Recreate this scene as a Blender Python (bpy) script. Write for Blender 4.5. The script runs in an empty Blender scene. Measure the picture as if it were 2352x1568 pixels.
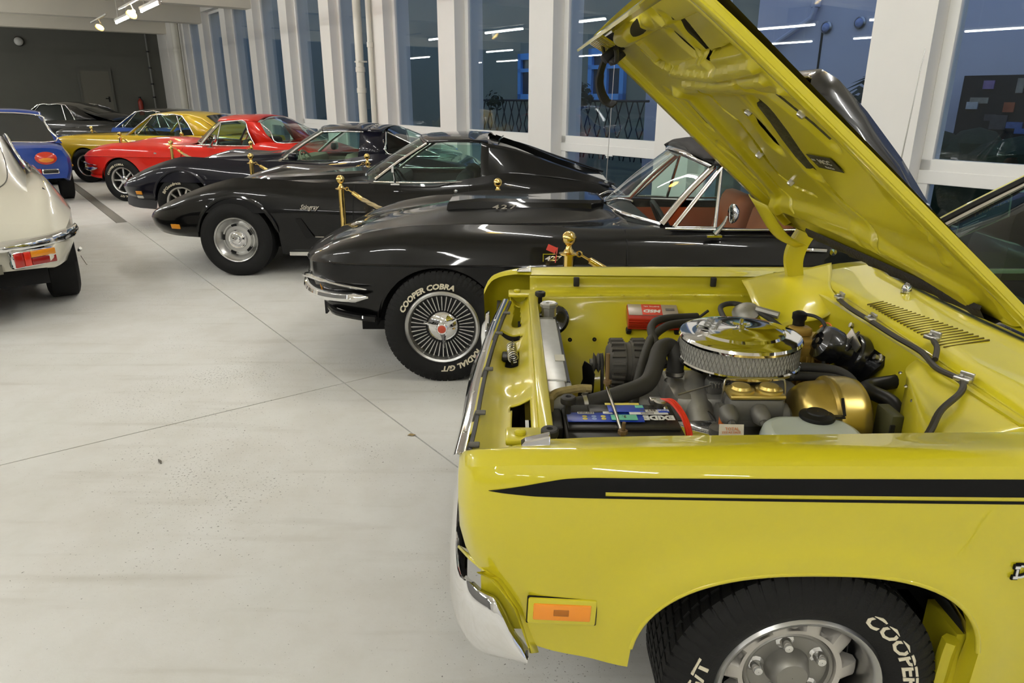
import bpy, bmesh, math, random
from math import sin, cos, pi, radians, sqrt, atan2, hypot, tan
from mathutils import Vector, Matrix, noise
random.seed(11)
sc = bpy.context.scene
COL = sc.collection
# ------------------------------------------------------------------ camera
cam_d = bpy.data.cameras.new('camera'); cam = bpy.data.objects.new('camera', cam_d); COL.objects.link(cam)
PIT, ROL, HC = radians(18.95), radians(0.127), 1.62
_f = Vector((0, cos(PIT), -sin(PIT))); _u0 = Vector((0, sin(PIT), cos(PIT))); _r0 = Vector((1, 0, 0))
_r = cos(ROL)*_r0 + sin(ROL)*_u0; _u = -sin(ROL)*_r0 + cos(ROL)*_u0
cam.matrix_world = Matrix(((_r.x, _u.x, -_f.x, 0), (_r.y, _u.y, -_f.y, 0), (_r.z, _u.z, -_f.z, HC), (0, 0, 0, 1)))
cam_d.sensor_fit = 'HORIZONTAL'; cam_d.sensor_width = 36.0; cam_d.lens = 1631.4/2352*36
cam_d.clip_start = 0.05; cam_d.clip_end = 200
sc.camera = cam
# ------------------------------------------------------------------ world: clear dusk sky outside the windows
w = bpy.data.worlds.new('dusk_sky'); sc.world = w; w.use_nodes = True
_bg = w.node_tree.nodes['Background']; _bg.inputs[0].default_value = (0.16, 0.22, 0.40, 1); _bg.inputs[1].default_value = 2.2
vs = sc.view_settings
vs.view_transform = 'Standard'; vs.look = 'None'; vs.exposure = 0.45; vs.gamma = 1.0; vs.use_curve_mapping = False
sc.cycles.max_bounces = 7; sc.cycles.diffuse_bounces = 4; sc.cycles.glossy_bounces = 4; sc.cycles.caustics_reflective = False; sc.cycles.caustics_refractive = False
TUBE_E = 90.0      # radiance of a fluorescent tube
# room axes: N points to the window wall, U runs along it away from the camera
PSI = radians(36.43)
NV = Vector((cos(PSI), sin(PSI), 0)); UV = Vector((-sin(PSI), cos(PSI), 0))
def RM(n, s, z=0.0):
    p = NV*n + UV*s; return Vector((p.x, p.y, z))
def room_matrix(n, s, z=0.0):       # local x = n, y = s
    p = RM(n, s, z)
    return Matrix(((NV.x, UV.x, 0, p.x), (NV.y, UV.y, 0, p.y), (0, 0, 1, p.z), (0, 0, 0, 1)))
# ------------------------------------------------------------------ materials
MATS = {}
def mat(name, col=(.5, .5, .5), rough=.5, metal=0., coat=0., emit=None, es=1., spec=.5, ior=1.45, trans=0., alpha=1., noise_amt=0., nscale=20., bump=0., bscale=60., coat_r=.03, coat_i=1.5):
    if name in MATS: return MATS[name]
    m = bpy.data.materials.new(name); m.use_nodes = True; nt = m.node_tree; b = nt.nodes['Principled BSDF']
    I = b.inputs
    I['Base Color'].default_value = (*col, 1); I['Roughness'].default_value = rough; I['Metallic'].default_value = metal
    I['Coat Weight'].default_value = coat; I['Coat IOR'].default_value = coat_i; I['Coat Roughness'].default_value = coat_r
    I['Specular IOR Level'].default_value = spec; I['IOR'].default_value = ior; I['Transmission Weight'].default_value = trans; I['Alpha'].default_value = alpha
    if emit: I['Emission Color'].default_value = (*emit, 1); I['Emission Strength'].default_value = es
    if noise_amt or bump:
        tc = nt.nodes.new('ShaderNodeTexCoord'); nz = nt.nodes.new('ShaderNodeTexNoise'); nz.inputs['Scale'].default_value = nscale; nz.inputs['Detail'].default_value = 5
        nt.links.new(tc.outputs['Object'], nz.inputs['Vector'])
        if noise_amt:
            mx = nt.nodes.new('ShaderNodeMix'); mx.data_type = 'RGBA'; mx.inputs[6].default_value = (*[max(0, c*(1-noise_amt)) for c in col], 1); mx.inputs[7].default_value = (*[min(1, c*(1+noise_amt)) for c in col], 1)
            nt.links.new(nz.outputs['Fac'], mx.inputs[0]); nt.links.new(mx.outputs[2], I['Base Color'])
        if bump:
            n2 = nt.nodes.new('ShaderNodeTexNoise'); n2.inputs['Scale'].default_value = bscale; n2.inputs['Detail'].default_value = 4
            nt.links.new(tc.outputs['Object'], n2.inputs['Vector'])
            bp = nt.nodes.new('ShaderNodeBump'); bp.inputs['Strength'].default_value = bump; bp.inputs['Distance'].default_value = .01
            nt.links.new(n2.outputs['Fac'], bp.inputs['Height']); nt.links.new(bp.outputs['Normal'], I['Normal'])
    MATS[name] = m; return m
def glass_mat(name, tint=(.8, .9, .88), ior=1.5, rough=0.0, boost=1.0):
    """thin pane: clear transmission with a tint, mirror reflection by Fresnel"""
    if name in MATS: return MATS[name]
    m = bpy.data.materials.new(name); m.use_nodes = True; nt = m.node_tree
    for n in list(nt.nodes):
        if n.type == 'BSDF_PRINCIPLED': nt.nodes.remove(n)
    out = nt.nodes['Material Output']
    tr = nt.nodes.new('ShaderNodeBsdfTransparent'); tr.inputs[0].default_value = (*tint, 1)
    gl = nt.nodes.new('ShaderNodeBsdfGlossy'); gl.inputs['Roughness'].default_value = rough; gl.inputs[0].default_value = (1, 1, 1, 1)
    f0 = ((ior-1)/(ior+1))**2*boost; ge = nt.nodes.new('ShaderNodeNewGeometry'); dt = nt.nodes.new('ShaderNodeVectorMath'); dt.operation = 'DOT_PRODUCT'
    nt.links.new(ge.outputs['Normal'], dt.inputs[0]); nt.links.new(ge.outputs['Incoming'], dt.inputs[1])
    def mth(op, a, b):
        n = nt.nodes.new('ShaderNodeMath'); n.operation = op
        for i, q in enumerate((a, b)):
            if q is None: continue
            if isinstance(q, (int, float)): n.inputs[i].default_value = q
            else: nt.links.new(q, n.inputs[i])
        return n.outputs[0]
    c = mth('SUBTRACT', 1.0, mth('ABSOLUTE', dt.outputs['Value'], None)); fac = mth('MULTIPLY_ADD', mth('POWER', c, 5.0), 1-f0); fac.node.inputs[2].default_value = f0
    mx = nt.nodes.new('ShaderNodeMixShader')
    nt.links.new(fac, mx.inputs[0]); nt.links.new(tr.outputs[0], mx.inputs[1]); nt.links.new(gl.outputs[0], mx.inputs[2]); nt.links.new(mx.outputs[0], out.inputs[0])
    MATS[name] = m; return m
def paint(name, col, rough=.32, coat=1.0):
    return mat(name, col, rough=rough, coat=coat, spec=.5)
chrome = mat('chrome', (.86, .86, .87), rough=.06, metal=1)
satin = mat('satin_aluminium', (.62, .61, .59), rough=.34, metal=1)
brushed = mat('bare_aluminium', (.55, .55, .53), rough=.45, metal=.9, noise_amt=.12, nscale=30)
rubber = mat('tyre_rubber', (.0085, .0085, .0085), rough=.7, spec=.3, bump=.15, bscale=200)
blackpl = mat('black_plastic', (.010, .010, .010), rough=.42, spec=.3)
blackgl = mat('black_gloss', (.006, .006, .007), rough=.25, coat=.6)
darkvoid = mat('dark_inside', (.006, .006, .006), rough=.9)
steel = mat('zinc_steel', (.50, .49, .46), rough=.3, metal=1)
brass = mat('polished_brass', (.83, .60, .20), rough=.14, metal=1)
whitetxt = mat('cream_lettering', (.72, .66, .50), rough=.7)
# ------------------------------------------------------------------ mesh builder
ORG = [Vector((0, 0, 0))]
class MB:
    def __init__(s): s.v = []; s.f = []; s.m = []
    def add(s, vs, fs, mi=0):
        b = len(s.v); s.v += [tuple(v) for v in vs]; s.f += [tuple(i+b for i in f) for f in fs]; s.m += [mi]*len(fs); return s
    def box(s, c, d, M=None, mi=0):
        hx, hy, hz = d[0]/2, d[1]/2, d[2]/2
        vs = [Vector((x*hx, y*hy, z*hz)) for x in (-1, 1) for y in (-1, 1) for z in (-1, 1)]
        if M: vs = [M @ v for v in vs]
        c = Vector(c); vs = [v+c for v in vs]
        return s.add(vs, [(0, 1, 3, 2), (4, 6, 7, 5), (0, 4, 5, 1), (2, 3, 7, 6), (0, 2, 6, 4), (1, 5, 7, 3)], mi)
    def rbox(s, c, d, r=.01, M=None, mi=0):        # box with rounded vertical + horizontal edges (two chamfer rings)
        hx, hy, hz = d[0]/2, d[1]/2, d[2]/2; r = min(r, hx*.9, hy*.9, hz*.9); rows = []
        def ring(ix, z):
            pts = []
            for (sx, sy, a0) in ((1, 1, 0), (-1, 1, pi/2), (-1, -1, pi), (1, -1, 1.5*pi)):
                for k in range(3):
                    a = a0+k*pi/4; rr = r-ix
                    pts.append(Vector((sx*(hx-r)+rr*cos(a), sy*(hy-r)+rr*sin(a), z)))
            return pts
        prof = [(r, -hz), (r*.3, -hz+r*.3), (0, -hz+r), (0, hz-r), (r*.3, hz-r*.3), (r, hz)]
        c = Vector(c)
        for ix, z in prof:
            p = ring(ix*.999, z)
            if M: p = [M @ v for v in p]
            rows.append([v+c for v in p])
        b = len(s.v); s.grid(rows, closev=True, mi=mi); n = len(rows[0]); N = len(rows)
        s.add([], []); s.f += [tuple(b+i for i in reversed(range(n))), tuple(b+(N-1)*n+i for i in range(n))]; s.m += [mi, mi]
        return s
    def grid(s, rows, closeu=False, closev=False, mi=0, flip=False):
        R = len(rows); C = len(rows[0]); vs = [v for r in rows for v in r]; fs = []
        for i in range(R if closeu else R-1):
            for j in range(C if closev else C-1):
                a, b2, c, d = i*C+j, i*C+(j+1) % C, ((i+1) % R)*C+(j+1) % C, ((i+1) % R)*C+j
                fs.append((a, d, c, b2) if flip else (a, b2, c, d))
        return s.add(vs, fs, mi)
    def tube(s, pts, r, n=8, cap=True, mi=0, closed=False, flat=None):
        pts = [Vector(p) for p in pts]; N = len(pts); rr = r if isinstance(r, (list, tuple)) else [r]*N; rows = []; up = None
        for i, p in enumerate(pts):
            if closed: t = (pts[(i+1) % N]-pts[i-1])
            else: t = pts[min(i+1, N-1)]-pts[max(i-1, 0)]
            t.normalize()
            if up is None:
                up = Vector((0, 0, 1)) if abs(t.z) < .9 else Vector((1, 0, 0))
            a = t.cross(up)
            if a.length < 1e-6: a = t.orthogonal()
            a.normalize(); b = a.cross(t).normalized(); up = b
            k = flat if flat else 1.
            rows.append([p+a*(cos(2*pi*j/n)*rr[i])+b*(sin(2*pi*j/n)*rr[i]*k) for j in range(n)])
        b0 = len(s.v); s.grid(rows, closeu=closed, closev=True, mi=mi, flip=True)
        if cap and not closed:
            s.f += [tuple(b0+j for j in range(n)), tuple(b0+(N-1)*n+j for j in reversed(range(n)))]; s.m += [mi, mi]
        return s
    def lathe(s, prof, n=24, M=None, mi=0, a0=0, a1=2*pi):
        full = abs(a1-a0-2*pi) < 1e-6; k = n if full else n+1; rows = []
        for (r, z) in prof:
            row = [Vector((r*cos(a0+(a1-a0)*j/n), r*sin(a0+(a1-a0)*j/n), z)) for j in range(k)]
            rows.append([M @ v for v in row] if M else row)
        return s.grid(rows, closev=full, mi=mi, flip=False)
    def prism(s, poly, h, M=None, mi=0):           # polygon (x,y) extruded along z
        n = len(poly); vs = [Vector((p[0], p[1], 0)) for p in poly]+[Vector((p[0], p[1], h)) for p in poly]
        if M: vs = [M @ v for v in vs]
        fs = [tuple(reversed(range(n))), tuple(range(n, 2*n))]+[(i, (i+1) % n, n+(i+1) % n, n+i) for i in range(n)]
        return s.add(vs, fs, mi)
    def poly3(s, pts, mi=0): return s.add(pts, [tuple(range(len(pts)))], mi)
    def ball(s, c, r, n=12, m=8, mi=0, sc=(1, 1, 1), M=None):
        c = Vector(c); rows = []
        for i in range(m+1):
            a = -pi/2+pi*i/m; rr = max(cos(a), 1e-4)
            row = [Vector((rr*cos(2*pi*j/n)*r*sc[0], rr*sin(2*pi*j/n)*r*sc[1], sin(a)*r*sc[2])) for j in range(n)]
            rows.append([(M @ v if M else v)+c for v in row])
        return s.grid(rows, closev=True, mi=mi)
def link(o, parent=None):
    COL.objects.link(o)
    if parent: o.parent = parent
    return o
def obj(name, mb, mats, parent=None, smooth=35, solid=0., sub=0, bev=0., loc=None):
    me = bpy.data.meshes.new(name); og = ORG[0]
    me.from_pydata([(v[0]-og.x, v[1]-og.y, v[2]-og.z) for v in mb.v], [], mb.f)
    if not isinstance(mats, (list, tuple)): mats = [mats]
    for m in mats: me.materials.append(m)
    if len(mats) > 1:
        for p, mi in zip(me.polygons, mb.m): p.material_index = mi
    me.validate(); me.update()
    if smooth is not None:
        for p in me.polygons: p.use_smooth = True
        me.set_sharp_from_angle(angle=radians(smooth))
    o = bpy.data.objects.new(name, me); link(o, parent)
    if bev: md = o.modifiers.new('bevel', 'BEVEL'); md.width = bev; md.segments = 2; md.limit_method = 'ANGLE'; md.angle_limit = radians(40)
    if solid: md = o.modifiers.new('solid', 'SOLIDIFY'); md.thickness = abs(solid); md.offset = -1 if solid > 0 else 1
    if sub: md = o.modifiers.new('sub', 'SUBSURF'); md.levels = sub; md.render_levels = sub
    if loc: o.location = loc
    return o
def tag(o, label=None, cat=None, group=None, kind=None):
    if label: o['label'] = label
    if cat: o['category'] = cat
    if group: o['group'] = group
    if kind: o['kind'] = kind
    return o
def empty(name, loc=(0, 0, 0), rz=0.):
    o = bpy.data.objects.new(name, None); COL.objects.link(o); o.location = loc; o.rotation_euler = (0, 0, rz); o.empty_display_size = .2
    return o
def copy_tree(o, parent=None):
    c = o.copy(); COL.objects.link(c); c.parent = parent
    for k in o.children: copy_tree(k, c)
    return c
def T(x, y, z): return Matrix.Translation((x, y, z))
def RX(a): return Matrix.Rotation(radians(a), 4, 'X')
def RY(a): return Matrix.Rotation(radians(a), 4, 'Y')
def RZ(a): return Matrix.Rotation(radians(a), 4, 'Z')
def frame(o, x, z):                                  # matrix with origin o, x axis ~x and z axis ~z
    z = Vector(z).normalized(); x = Vector(x); x = (x-z*x.dot(z)).normalized(); y = z.cross(x); o = Vector(o)
    return Matrix(((x.x, y.x, z.x, o.x), (x.y, y.y, z.y, o.y), (x.z, y.z, z.z, o.z), (0, 0, 0, 1)))
def text_mb(s, size, depth=.002, bold=0., shear=0., res=2, space=1.):
    cu = bpy.data.curves.new('txt', 'FONT'); cu.body = s; cu.size = size; cu.extrude = depth/2; cu.offset = bold; cu.shear = shear; cu.resolution_u = res; cu.space_character = space
    o = bpy.data.objects.new('txt', cu); COL.objects.link(o)
    dg = bpy.context.evaluated_depsgraph_get(); me = bpy.data.meshes.new_from_object(o.evaluated_get(dg))
    vs = [tuple(v.co) for v in me.vertices]; fs = [tuple(p.vertices) for p in me.polygons]
    bpy.data.objects.remove(o); bpy.data.curves.remove(cu); bpy.data.meshes.remove(me)
    return vs, fs
def put_text(mb, s, size, M, depth=.002, bold=0., shear=0., center=True, mi=0, sx=1., space=1.):
    vs, fs = text_mb(s, size, depth, bold, shear, space=space)
    x0 = min(v[0] for v in vs); x1 = max(v[0] for v in vs); y0 = min(v[1] for v in vs); y1 = max(v[1] for v in vs)
    ox, oy = ((x0+x1)/2, (y0+y1)/2) if center else (x0, y0)
    mb.add([M @ Vector(((v[0]-ox)*sx, v[1]-oy, v[2])) for v in vs], fs, mi); return (x1-x0)*sx
def arc_text(mb, s, size, R, a_mid, z, bold=.0, shear=0., mi=0, sx=1., depth=.003):
    """text bent on a circle of baseline radius R in the xy plane, reading clockwise, centred on angle a_mid (from +x, counter-clockwise)"""
    vs, fs = text_mb(s, size, depth, bold, shear)
    x0 = min(v[0] for v in vs); x1 = max(v[0] for v in vs); w = (x1-x0)*sx
    out = []
    for v in vs:
        a = a_mid+(w/2-(v[0]-x0)*sx)/R; r = R+v[1]; out.append((r*cos(a), r*sin(a), z+v[2]))
    mb.add(out, fs, mi)
# ------------------------------------------------------------------ curves
def catmull(P, n, closed=False):
    P = [Vector(p) for p in P]; out = []; N = len(P)
    for i in range(N if closed else N-1):
        p0 = P[i-1] if (i > 0 or closed) else P[0]*2-P[1]; p1 = P[i]; p2 = P[(i+1) % N]; p3 = P[(i+2) % N] if (i+2 < N or closed) else P[-1]*2-P[-2]
        for k in range(n):
            t = k/n; out.append(.5*((2*p1)+(p2-p0)*t+(2*p0-5*p1+4*p2-p3)*t*t+(3*p1-p0-3*p2+p3)*t**3))
    if not closed: out.append(P[-1].copy())
    return out
def pchip(xs, ys):
    n = len(xs); h = [xs[i+1]-xs[i] for i in range(n-1)]; d = [(ys[i+1]-ys[i])/h[i] for i in range(n-1)]; m = [0.]*n
    for i in range(1, n-1):
        if d[i-1]*d[i] > 0:
            w1, w2 = 2*h[i]+h[i-1], h[i]+2*h[i-1]; m[i] = (w1+w2)/(w1/d[i-1]+w2/d[i])
    m[0] = d[0]; m[-1] = d[-1]
    def f(x):
        if x <= xs[0]: return ys[0]
        if x >= xs[-1]: return ys[-1]
        i = 0
        while x > xs[i+1]: i += 1
        t = (x-xs[i])/h[i]
        return ys[i]*(1+2*t)*(1-t)**2+h[i]*m[i]*t*(1-t)**2+ys[i+1]*t*t*(3-2*t)+h[i]*m[i+1]*t*t*(t-1)
    return f
def curve_fn(pts): return pchip([p[0] for p in pts], [p[1] for p in pts])
def resample(pl, n):
    L = [0.]
    for i in range(1, len(pl)): L.append(L[-1]+(pl[i]-pl[i-1]).length)
    out = []; j = 0
    for k in range(n+1):
        t = L[-1]*k/n
        while j < len(L)-2 and L[j+1] < t: j += 1
        d = L[j+1]-L[j]; out.append(pl[j].lerp(pl[j+1], (t-L[j])/d if d > 1e-9 else 0))
    return out
class Loft:
    """car skin: half sections (y outwards, z) keyed along x; side segment is cut by the wheel arches"""
    def __init__(s, keys, segs, arches=(), step=.05, x0=None, x1=None, pw=2.0):
        s.post = None; s.pw = pw; s.keys = keys; s.segs = segs; s.arches = arches; N = len(keys[0][1]); X = [k[0] for k in keys]
        s.fy = [pchip(X, [k[1][i][0] for k in keys]) for i in range(N)]; s.fz = [pchip(X, [k[1][i][1] for k in keys]) for i in range(N)]
        a = X[0] if x0 is None else x0; b = X[-1] if x1 is None else x1
        xs = {round(a+(b-a)*i/max(1, int((b-a)/step)), 4) for i in range(int((b-a)/step)+1)} | {round(b, 4)} | {round(x, 4) for x in X if a <= x <= b}
        for (xc, zc, r, ky) in arches:
            xs |= {round(xc+r*cos(pi*k/22), 4) for k in range(23) if a <= xc+r*cos(pi*k/22) <= b}
        s.xs = sorted(xs); o = [s.xs[0]]
        for x in s.xs[1:]:
            if x-o[-1] > .0025: o.append(x)
        s.xs = o
    def arch_z(s, x):
        z = -9
        for (xc, zc, r, ky) in s.arches:
            if abs(x-xc) < r: z = max(z, zc+ky*r*(1-(abs(x-xc)/r)**s.pw)**(1/s.pw))
        return z
    def pt(s, x, i): return Vector((s.fy[i](x), s.fz[i](x)))
    def section(s, x):
        C = [s.pt(x, i) for i in range(len(s.fy))]; out = []
        for q, (i0, i1, n, smooth) in enumerate(s.segs):
            pl = catmull([c.to_3d() for c in C[i0:i1+1]], 8) if smooth else [c.to_3d() for c in C[i0:i1+1]]
            if q == len(s.segs)-1:
                za = s.arch_z(x); rs = resample(pl, n)
                if za > pl[-1].y:      # rows stay level; those inside the arch close up on its rim
                    cp = pl[0]
                    for a, b in zip(pl, pl[1:]):
                        if b.y <= za: cp = a.lerp(b, min(1, max(0, (a.y-za)/max(1e-6, a.y-b.y)))); break
                    rs = [r if r.y > za else cp for r in rs]
            else: rs = resample(pl, n)
            out += rs if q == 0 else rs[1:]
        return [s.post(x, p) for p in out] if s.post else out
    def build(s, mb, mi=0, cap0=True, cap1=True, sides=(-1, 1), lip=.045, skip=None, mifn=None):
        S = [(x, s.section(x)) for x in s.xs]
        for sd in sides:
            rows = [[Vector((x, sd*p.x, p.y)) for p in sec] for x, sec in S]; C = len(rows[0]); fs = []; ms = []
            for i in range(len(rows)-1):
                xm = (s.xs[i]+s.xs[i+1])/2
                for j in range(C-1):
                    if skip and skip(xm, j): continue
                    q = (i*C+j, i*C+j+1, (i+1)*C+j+1, (i+1)*C+j)
                    fs.append(q if sd < 0 else tuple(reversed(q))); ms.append(mifn(xm, j) if mifn else mi)
            b = len(mb.v); mb.v += [tuple(v) for r in rows for v in r]; mb.f += [tuple(k+b for k in f) for f in fs]; mb.m += ms
            if lip:
                e = [r[-1] for r in rows]; mb.grid([[p, p+Vector((0, -sd*.012, -.004)), p+Vector((0, -sd*lip, .0))] for p in e], mi=mi, flip=(sd > 0))
        for end, do in ((0, cap0), (-1, cap1)):
            if do and len(sides) == 2:
                x, sec = S[end]; mb.poly3([Vector((x, -p.x, p.y)) for p in sec]+[Vector((x, p.x, p.y)) for p in reversed(sec[1:])], mi)
        return mb
    def at(s, x, seg_i, t=0.5):      # a point on the skin (near side)
        sec = s.section(x); k = sum(q[2] for q in s.segs[:seg_i])+t*s.segs[seg_i][2]; i = min(int(k), len(sec)-2); p = sec[i].lerp(sec[i+1], k-i); return Vector((x, -p.x, p.y))
    def y_at(s, x, z):               # half width at a height on the side
        sec = s.section(x)
        for a, b in zip(reversed(sec[:-1]), reversed(sec[1:])):
            if b.y <= z <= a.y: return b.lerp(a, (z-b.y)/max(1e-6, a.y-b.y)).x
        return sec[-1].x
def wheel_wells(car, arches, yout, w=.34):
    for (xc, zc, r, ky) in arches:
        for sd in (-1, 1):
            mb = MB()
            rows = []
            for k in range(17):
                a = pi*k/16; x = xc+(r+.012)*cos(a); z = zc+ky*(r+.012)*sin(a)
                rows.append([Vector((x, sd*(yout-.02), z)), Vector((x, sd*(yout-w), z))])
            mb.grid(rows); mb.poly3([r[1] for r in rows]); obj('wheel_well', mb, darkvoid, car)
# ------------------------------------------------------------------ room shell
def floor_mat():
    m = bpy.data.materials.new('painted_concrete'); m.use_nodes = True; nt = m.node_tree; b = nt.nodes['Principled BSDF']; L = nt.links.new
    tc = nt.nodes.new('ShaderNodeTexCoord')
    def nz(scale, detail=6, rough=.6):
        n = nt.nodes.new('ShaderNodeTexNoise'); n.inputs['Scale'].default_value = scale; n.inputs['Detail'].default_value = detail; n.inputs['Roughness'].default_value = rough; L(tc.outputs['Object'], n.inputs['Vector']); return n
    def ramp(src, stops):
        r = nt.nodes.new('ShaderNodeValToRGB'); e = r.color_ramp.elements
        while len(e) < len(stops): e.new(.5)
        for k, (p, c) in zip(e, stops): k.position = p; k.color = (*c, 1)
        L(src, r.inputs[0]); return r
    big = nz(.55, 4); base = ramp(big.outputs['Fac'], [(.3, (.60, .59, .555)), (.5, (.645, .64, .61)), (.7, (.68, .68, .66))])
    mid = nz(3.5, 8, .7); mr = ramp(mid.outputs['Fac'], [(.35, (.93, .92, .9)), (.6, (1, 1, 1))])
    mx = nt.nodes.new('ShaderNodeMix'); mx.data_type = 'RGBA'; mx.blend_type = 'MULTIPLY'; mx.inputs[0].default_value = 1; L(base.outputs[0], mx.inputs[6]); L(mr.outputs[0], mx.inputs[7])
    sp = nz(85, 3, .65); area = nz(.9, 3)                      # dark grit, denser in worn patches
    ar = nt.nodes.new('ShaderNodeMapRange'); ar.inputs[1].default_value = .38; ar.inputs[2].default_value = .68; ar.inputs[3].default_value = .30; ar.inputs[4].default_value = .425; L(area.outputs['Fac'], ar.inputs[0])
    lt = nt.nodes.new('ShaderNodeMath'); lt.operation = 'SUBTRACT'; L(ar.outputs[0], lt.inputs[0]); L(sp.outputs['Fac'], lt.inputs[1])
    sc2 = nt.nodes.new('ShaderNodeMath'); sc2.operation = 'MULTIPLY'; sc2.inputs[1].default_value = 16; sc2.use_clamp = True; L(lt.outputs[0], sc2.inputs[0])
    m2 = nt.nodes.new('ShaderNodeMix'); m2.data_type = 'RGBA'; L(sc2.outputs[0], m2.inputs[0]); L(mx.outputs[2], m2.inputs[6]); m2.inputs[7].default_value = (.17, .165, .15, 1)
    # long dull scuffs left by tyres
    mp = nt.nodes.new('ShaderNodeMapping'); mp.inputs['Scale'].default_value = (.5, 5, 1); mp.inputs['Rotation'].default_value = (0, 0, .5); L(tc.outputs['Object'], mp.inputs[0])
    st = nt.nodes.new('ShaderNodeTexNoise'); st.inputs['Scale'].default_value = 2.2; st.inputs['Detail'].default_value = 5; L(mp.outputs[0], st.inputs['Vector'])
    sr = ramp(st.outputs['Fac'], [(.56, (1, 1, 1)), (.75, (.88, .87, .85))])
    m3 = nt.nodes.new('ShaderNodeMix'); m3.data_type = 'RGBA'; m3.blend_type = 'MULTIPLY'; m3.inputs[0].default_value = 1; L(m2.outputs[2], m3.inputs[6]); L(sr.outputs[0], m3.inputs[7])
    L(m3.outputs[2], b.inputs['Base Color']); b.inputs['Roughness'].default_value = .62; b.inputs['Specular IOR Level'].default_value = .35
    bp = nt.nodes.new('ShaderNodeBump'); bp.inputs['Strength'].default_value = .12; bp.inputs['Distance'].default_value = .004; L(sp.outputs['Fac'], bp.inputs['Height']); L(bp.outputs[0], b.inputs['Normal'])
    return m
FLOOR = floor_mat()
WHITE = mat('white_wall_paint', (.80, .78, .74), rough=.75, noise_amt=.03, nscale=3, bump=.05, bscale=120)
WFRAME = mat('white_window_frame', (.82, .81, .78), rough=.35)
CEIL = mat('ceiling_paint', (.70, .66, .57), rough=.85, noise_amt=.04, nscale=2)
GREYW = mat('dark_grey_wall', (.115, .115, .10), rough=.9, noise_amt=.10, nscale=1.5)
GUTTER = mat('grey_drain_strip', (.20, .19, .165), rough=.8, noise_amt=.12, nscale=12)
PANE = glass_mat('window_pane', (.74, .80, .82), ior=1.65, boost=1.0)
N0, NG, NX = 6.8, 7.05, 7.36                 # inner face of the pillars, glass, outer face
S0, PER, PW = 3.17, 2.553, .54               # first pillar, spacing, width
SMIN, SMAX, NMIN = -9.0, 33.0, -9.5
ZC = 4.55
def rbx(mb, n0, n1, s0, s1, z0, z1, mi=0):   # box in room axes
    vs = [RM(n, s, z) for n in (n0, n1) for s in (s0, s1) for z in (z0, z1)]
    return mb.add(vs, [(0, 1, 3, 2), (4, 6, 7, 5), (0, 4, 5, 1), (2, 3, 7, 6), (0, 2, 6, 4), (1, 5, 7, 3)], mi)
# floor: bed + slabs parted by saw joints
fl = MB(); rbx(fl, NMIN, NX, SMIN, SMAX, -.20, -.012); floor = tag(obj('floor', fl, darkvoid, smooth=None), kind='structure')
JN, JS, J2 = 1.535, 3.77, .004
for (n0, n1, s0, s1) in ((NMIN, JN, SMIN, JS), (JN, NX, SMIN, JS), (NMIN, JN, JS, 10.93), (JN, NX, JS, SMAX), (NMIN, JN-.135, 10.93, SMAX)):
    m = MB(); rbx(m, n0+(J2 if n0 > NMIN else 0), n1-(J2 if n1 < NX else 0), s0+(J2 if s0 > SMIN else 0), s1-(J2 if s1 < SMAX else 0), -.012, 0)
    obj('floor_slab', m, FLOOR, floor, smooth=None)
m = MB(); rbx(m, JN-.131, JN-J2, 10.934, SMAX, -.012, -.001); obj('drain_strip', m, GUTTER, floor, smooth=None)
# ceiling and beams
cl = MB(); rbx(cl, NMIN, NX, SMIN, SMAX, ZC, ZC+.2); ceiling = tag(obj('ceiling', cl, CEIL, smooth=None), kind='structure')
for k in range(-3, 12, 2):
    m = MB(); c = S0+PW/2+PER*k; rbx(m, NMIN, N0, c-.24, c+.24, 3.87, ZC); tag(obj('trim_%d' % ((k+5)//2), m, CEIL, smooth=None), kind='structure')
# window wall
wr = MB(); rbx(wr, N0, NX, SMIN, SMAX, 4.2, ZC); rbx(wr, N0+.1, NX, SMIN, SMAX, 0, .14); rbx(wr, N0, NX, 28.9, SMAX, .14, 4.2)
wall_right = tag(obj('wall_right', wr, WHITE, smooth=None), kind='structure')
ks = range(-4, 10)
for k in range(-4, 11):
    m = MB(); a = S0+PER*k; rbx(m, N0, NX, a, a+PW, 0, 4.2); obj('pillar', m, WHITE, wall_right, smooth=None)
m = MB(); rbx(m, N0-.06, N0, 30.2, 30.7, 0, 4.5); rbx(m, N0-.03, N0, 31.4, 32.1, 0, 4.5); obj('pilaster', m, WHITE, wall_right, smooth=None)
for i, k in enumerate(range(-3, 10)):
    a = S0+PER*k+PW; b = S0+PER*(k+1); f = MB(); W_ = .075
    for (z0, z1) in ((.14, .945), (.945, 4.2)):            # lower and upper sash frames
        rbx(f, NG-.05, NG+.03, a, a+W_, z0, z1); rbx(f, NG-.05, NG+.03, b-W_-.02, b, z0, z1)
        rbx(f, NG-.05, NG+.03, a, b, z0, z0+(W_ if z0 < .5 else .155)); rbx(f, NG-.05, NG+.03, a, b, z1-(.06 if z0 < .5 else W_), z1)
    rbx(f, NG-.062, NG-.05, a, b, .88, 1.0)
    wnd = tag(obj('window_%d' % (i+1), f, WFRAME, smooth=None, bev=.006), kind='structure')
    for (z0, z1) in ((.14+W_, .89), (1.10, 4.2-W_)):
        g = MB(); rbx(g, NG-.012, NG+.006, a+W_-.005, b-W_-.015, z0, z1); obj('pane', g, PANE, wnd, smooth=None)
    h = MB(); c = (a+b)/2; h.box(RM(NG-.075, c, .865), (.03, .03, .05)); h.box(RM(NG-.09, c-.05, .88), (.02, .13, .02), M=RZ(math.degrees(PSI)).to_3x3().to_4x4())
    obj('handle', h, WFRAME, wnd, smooth=None)
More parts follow.
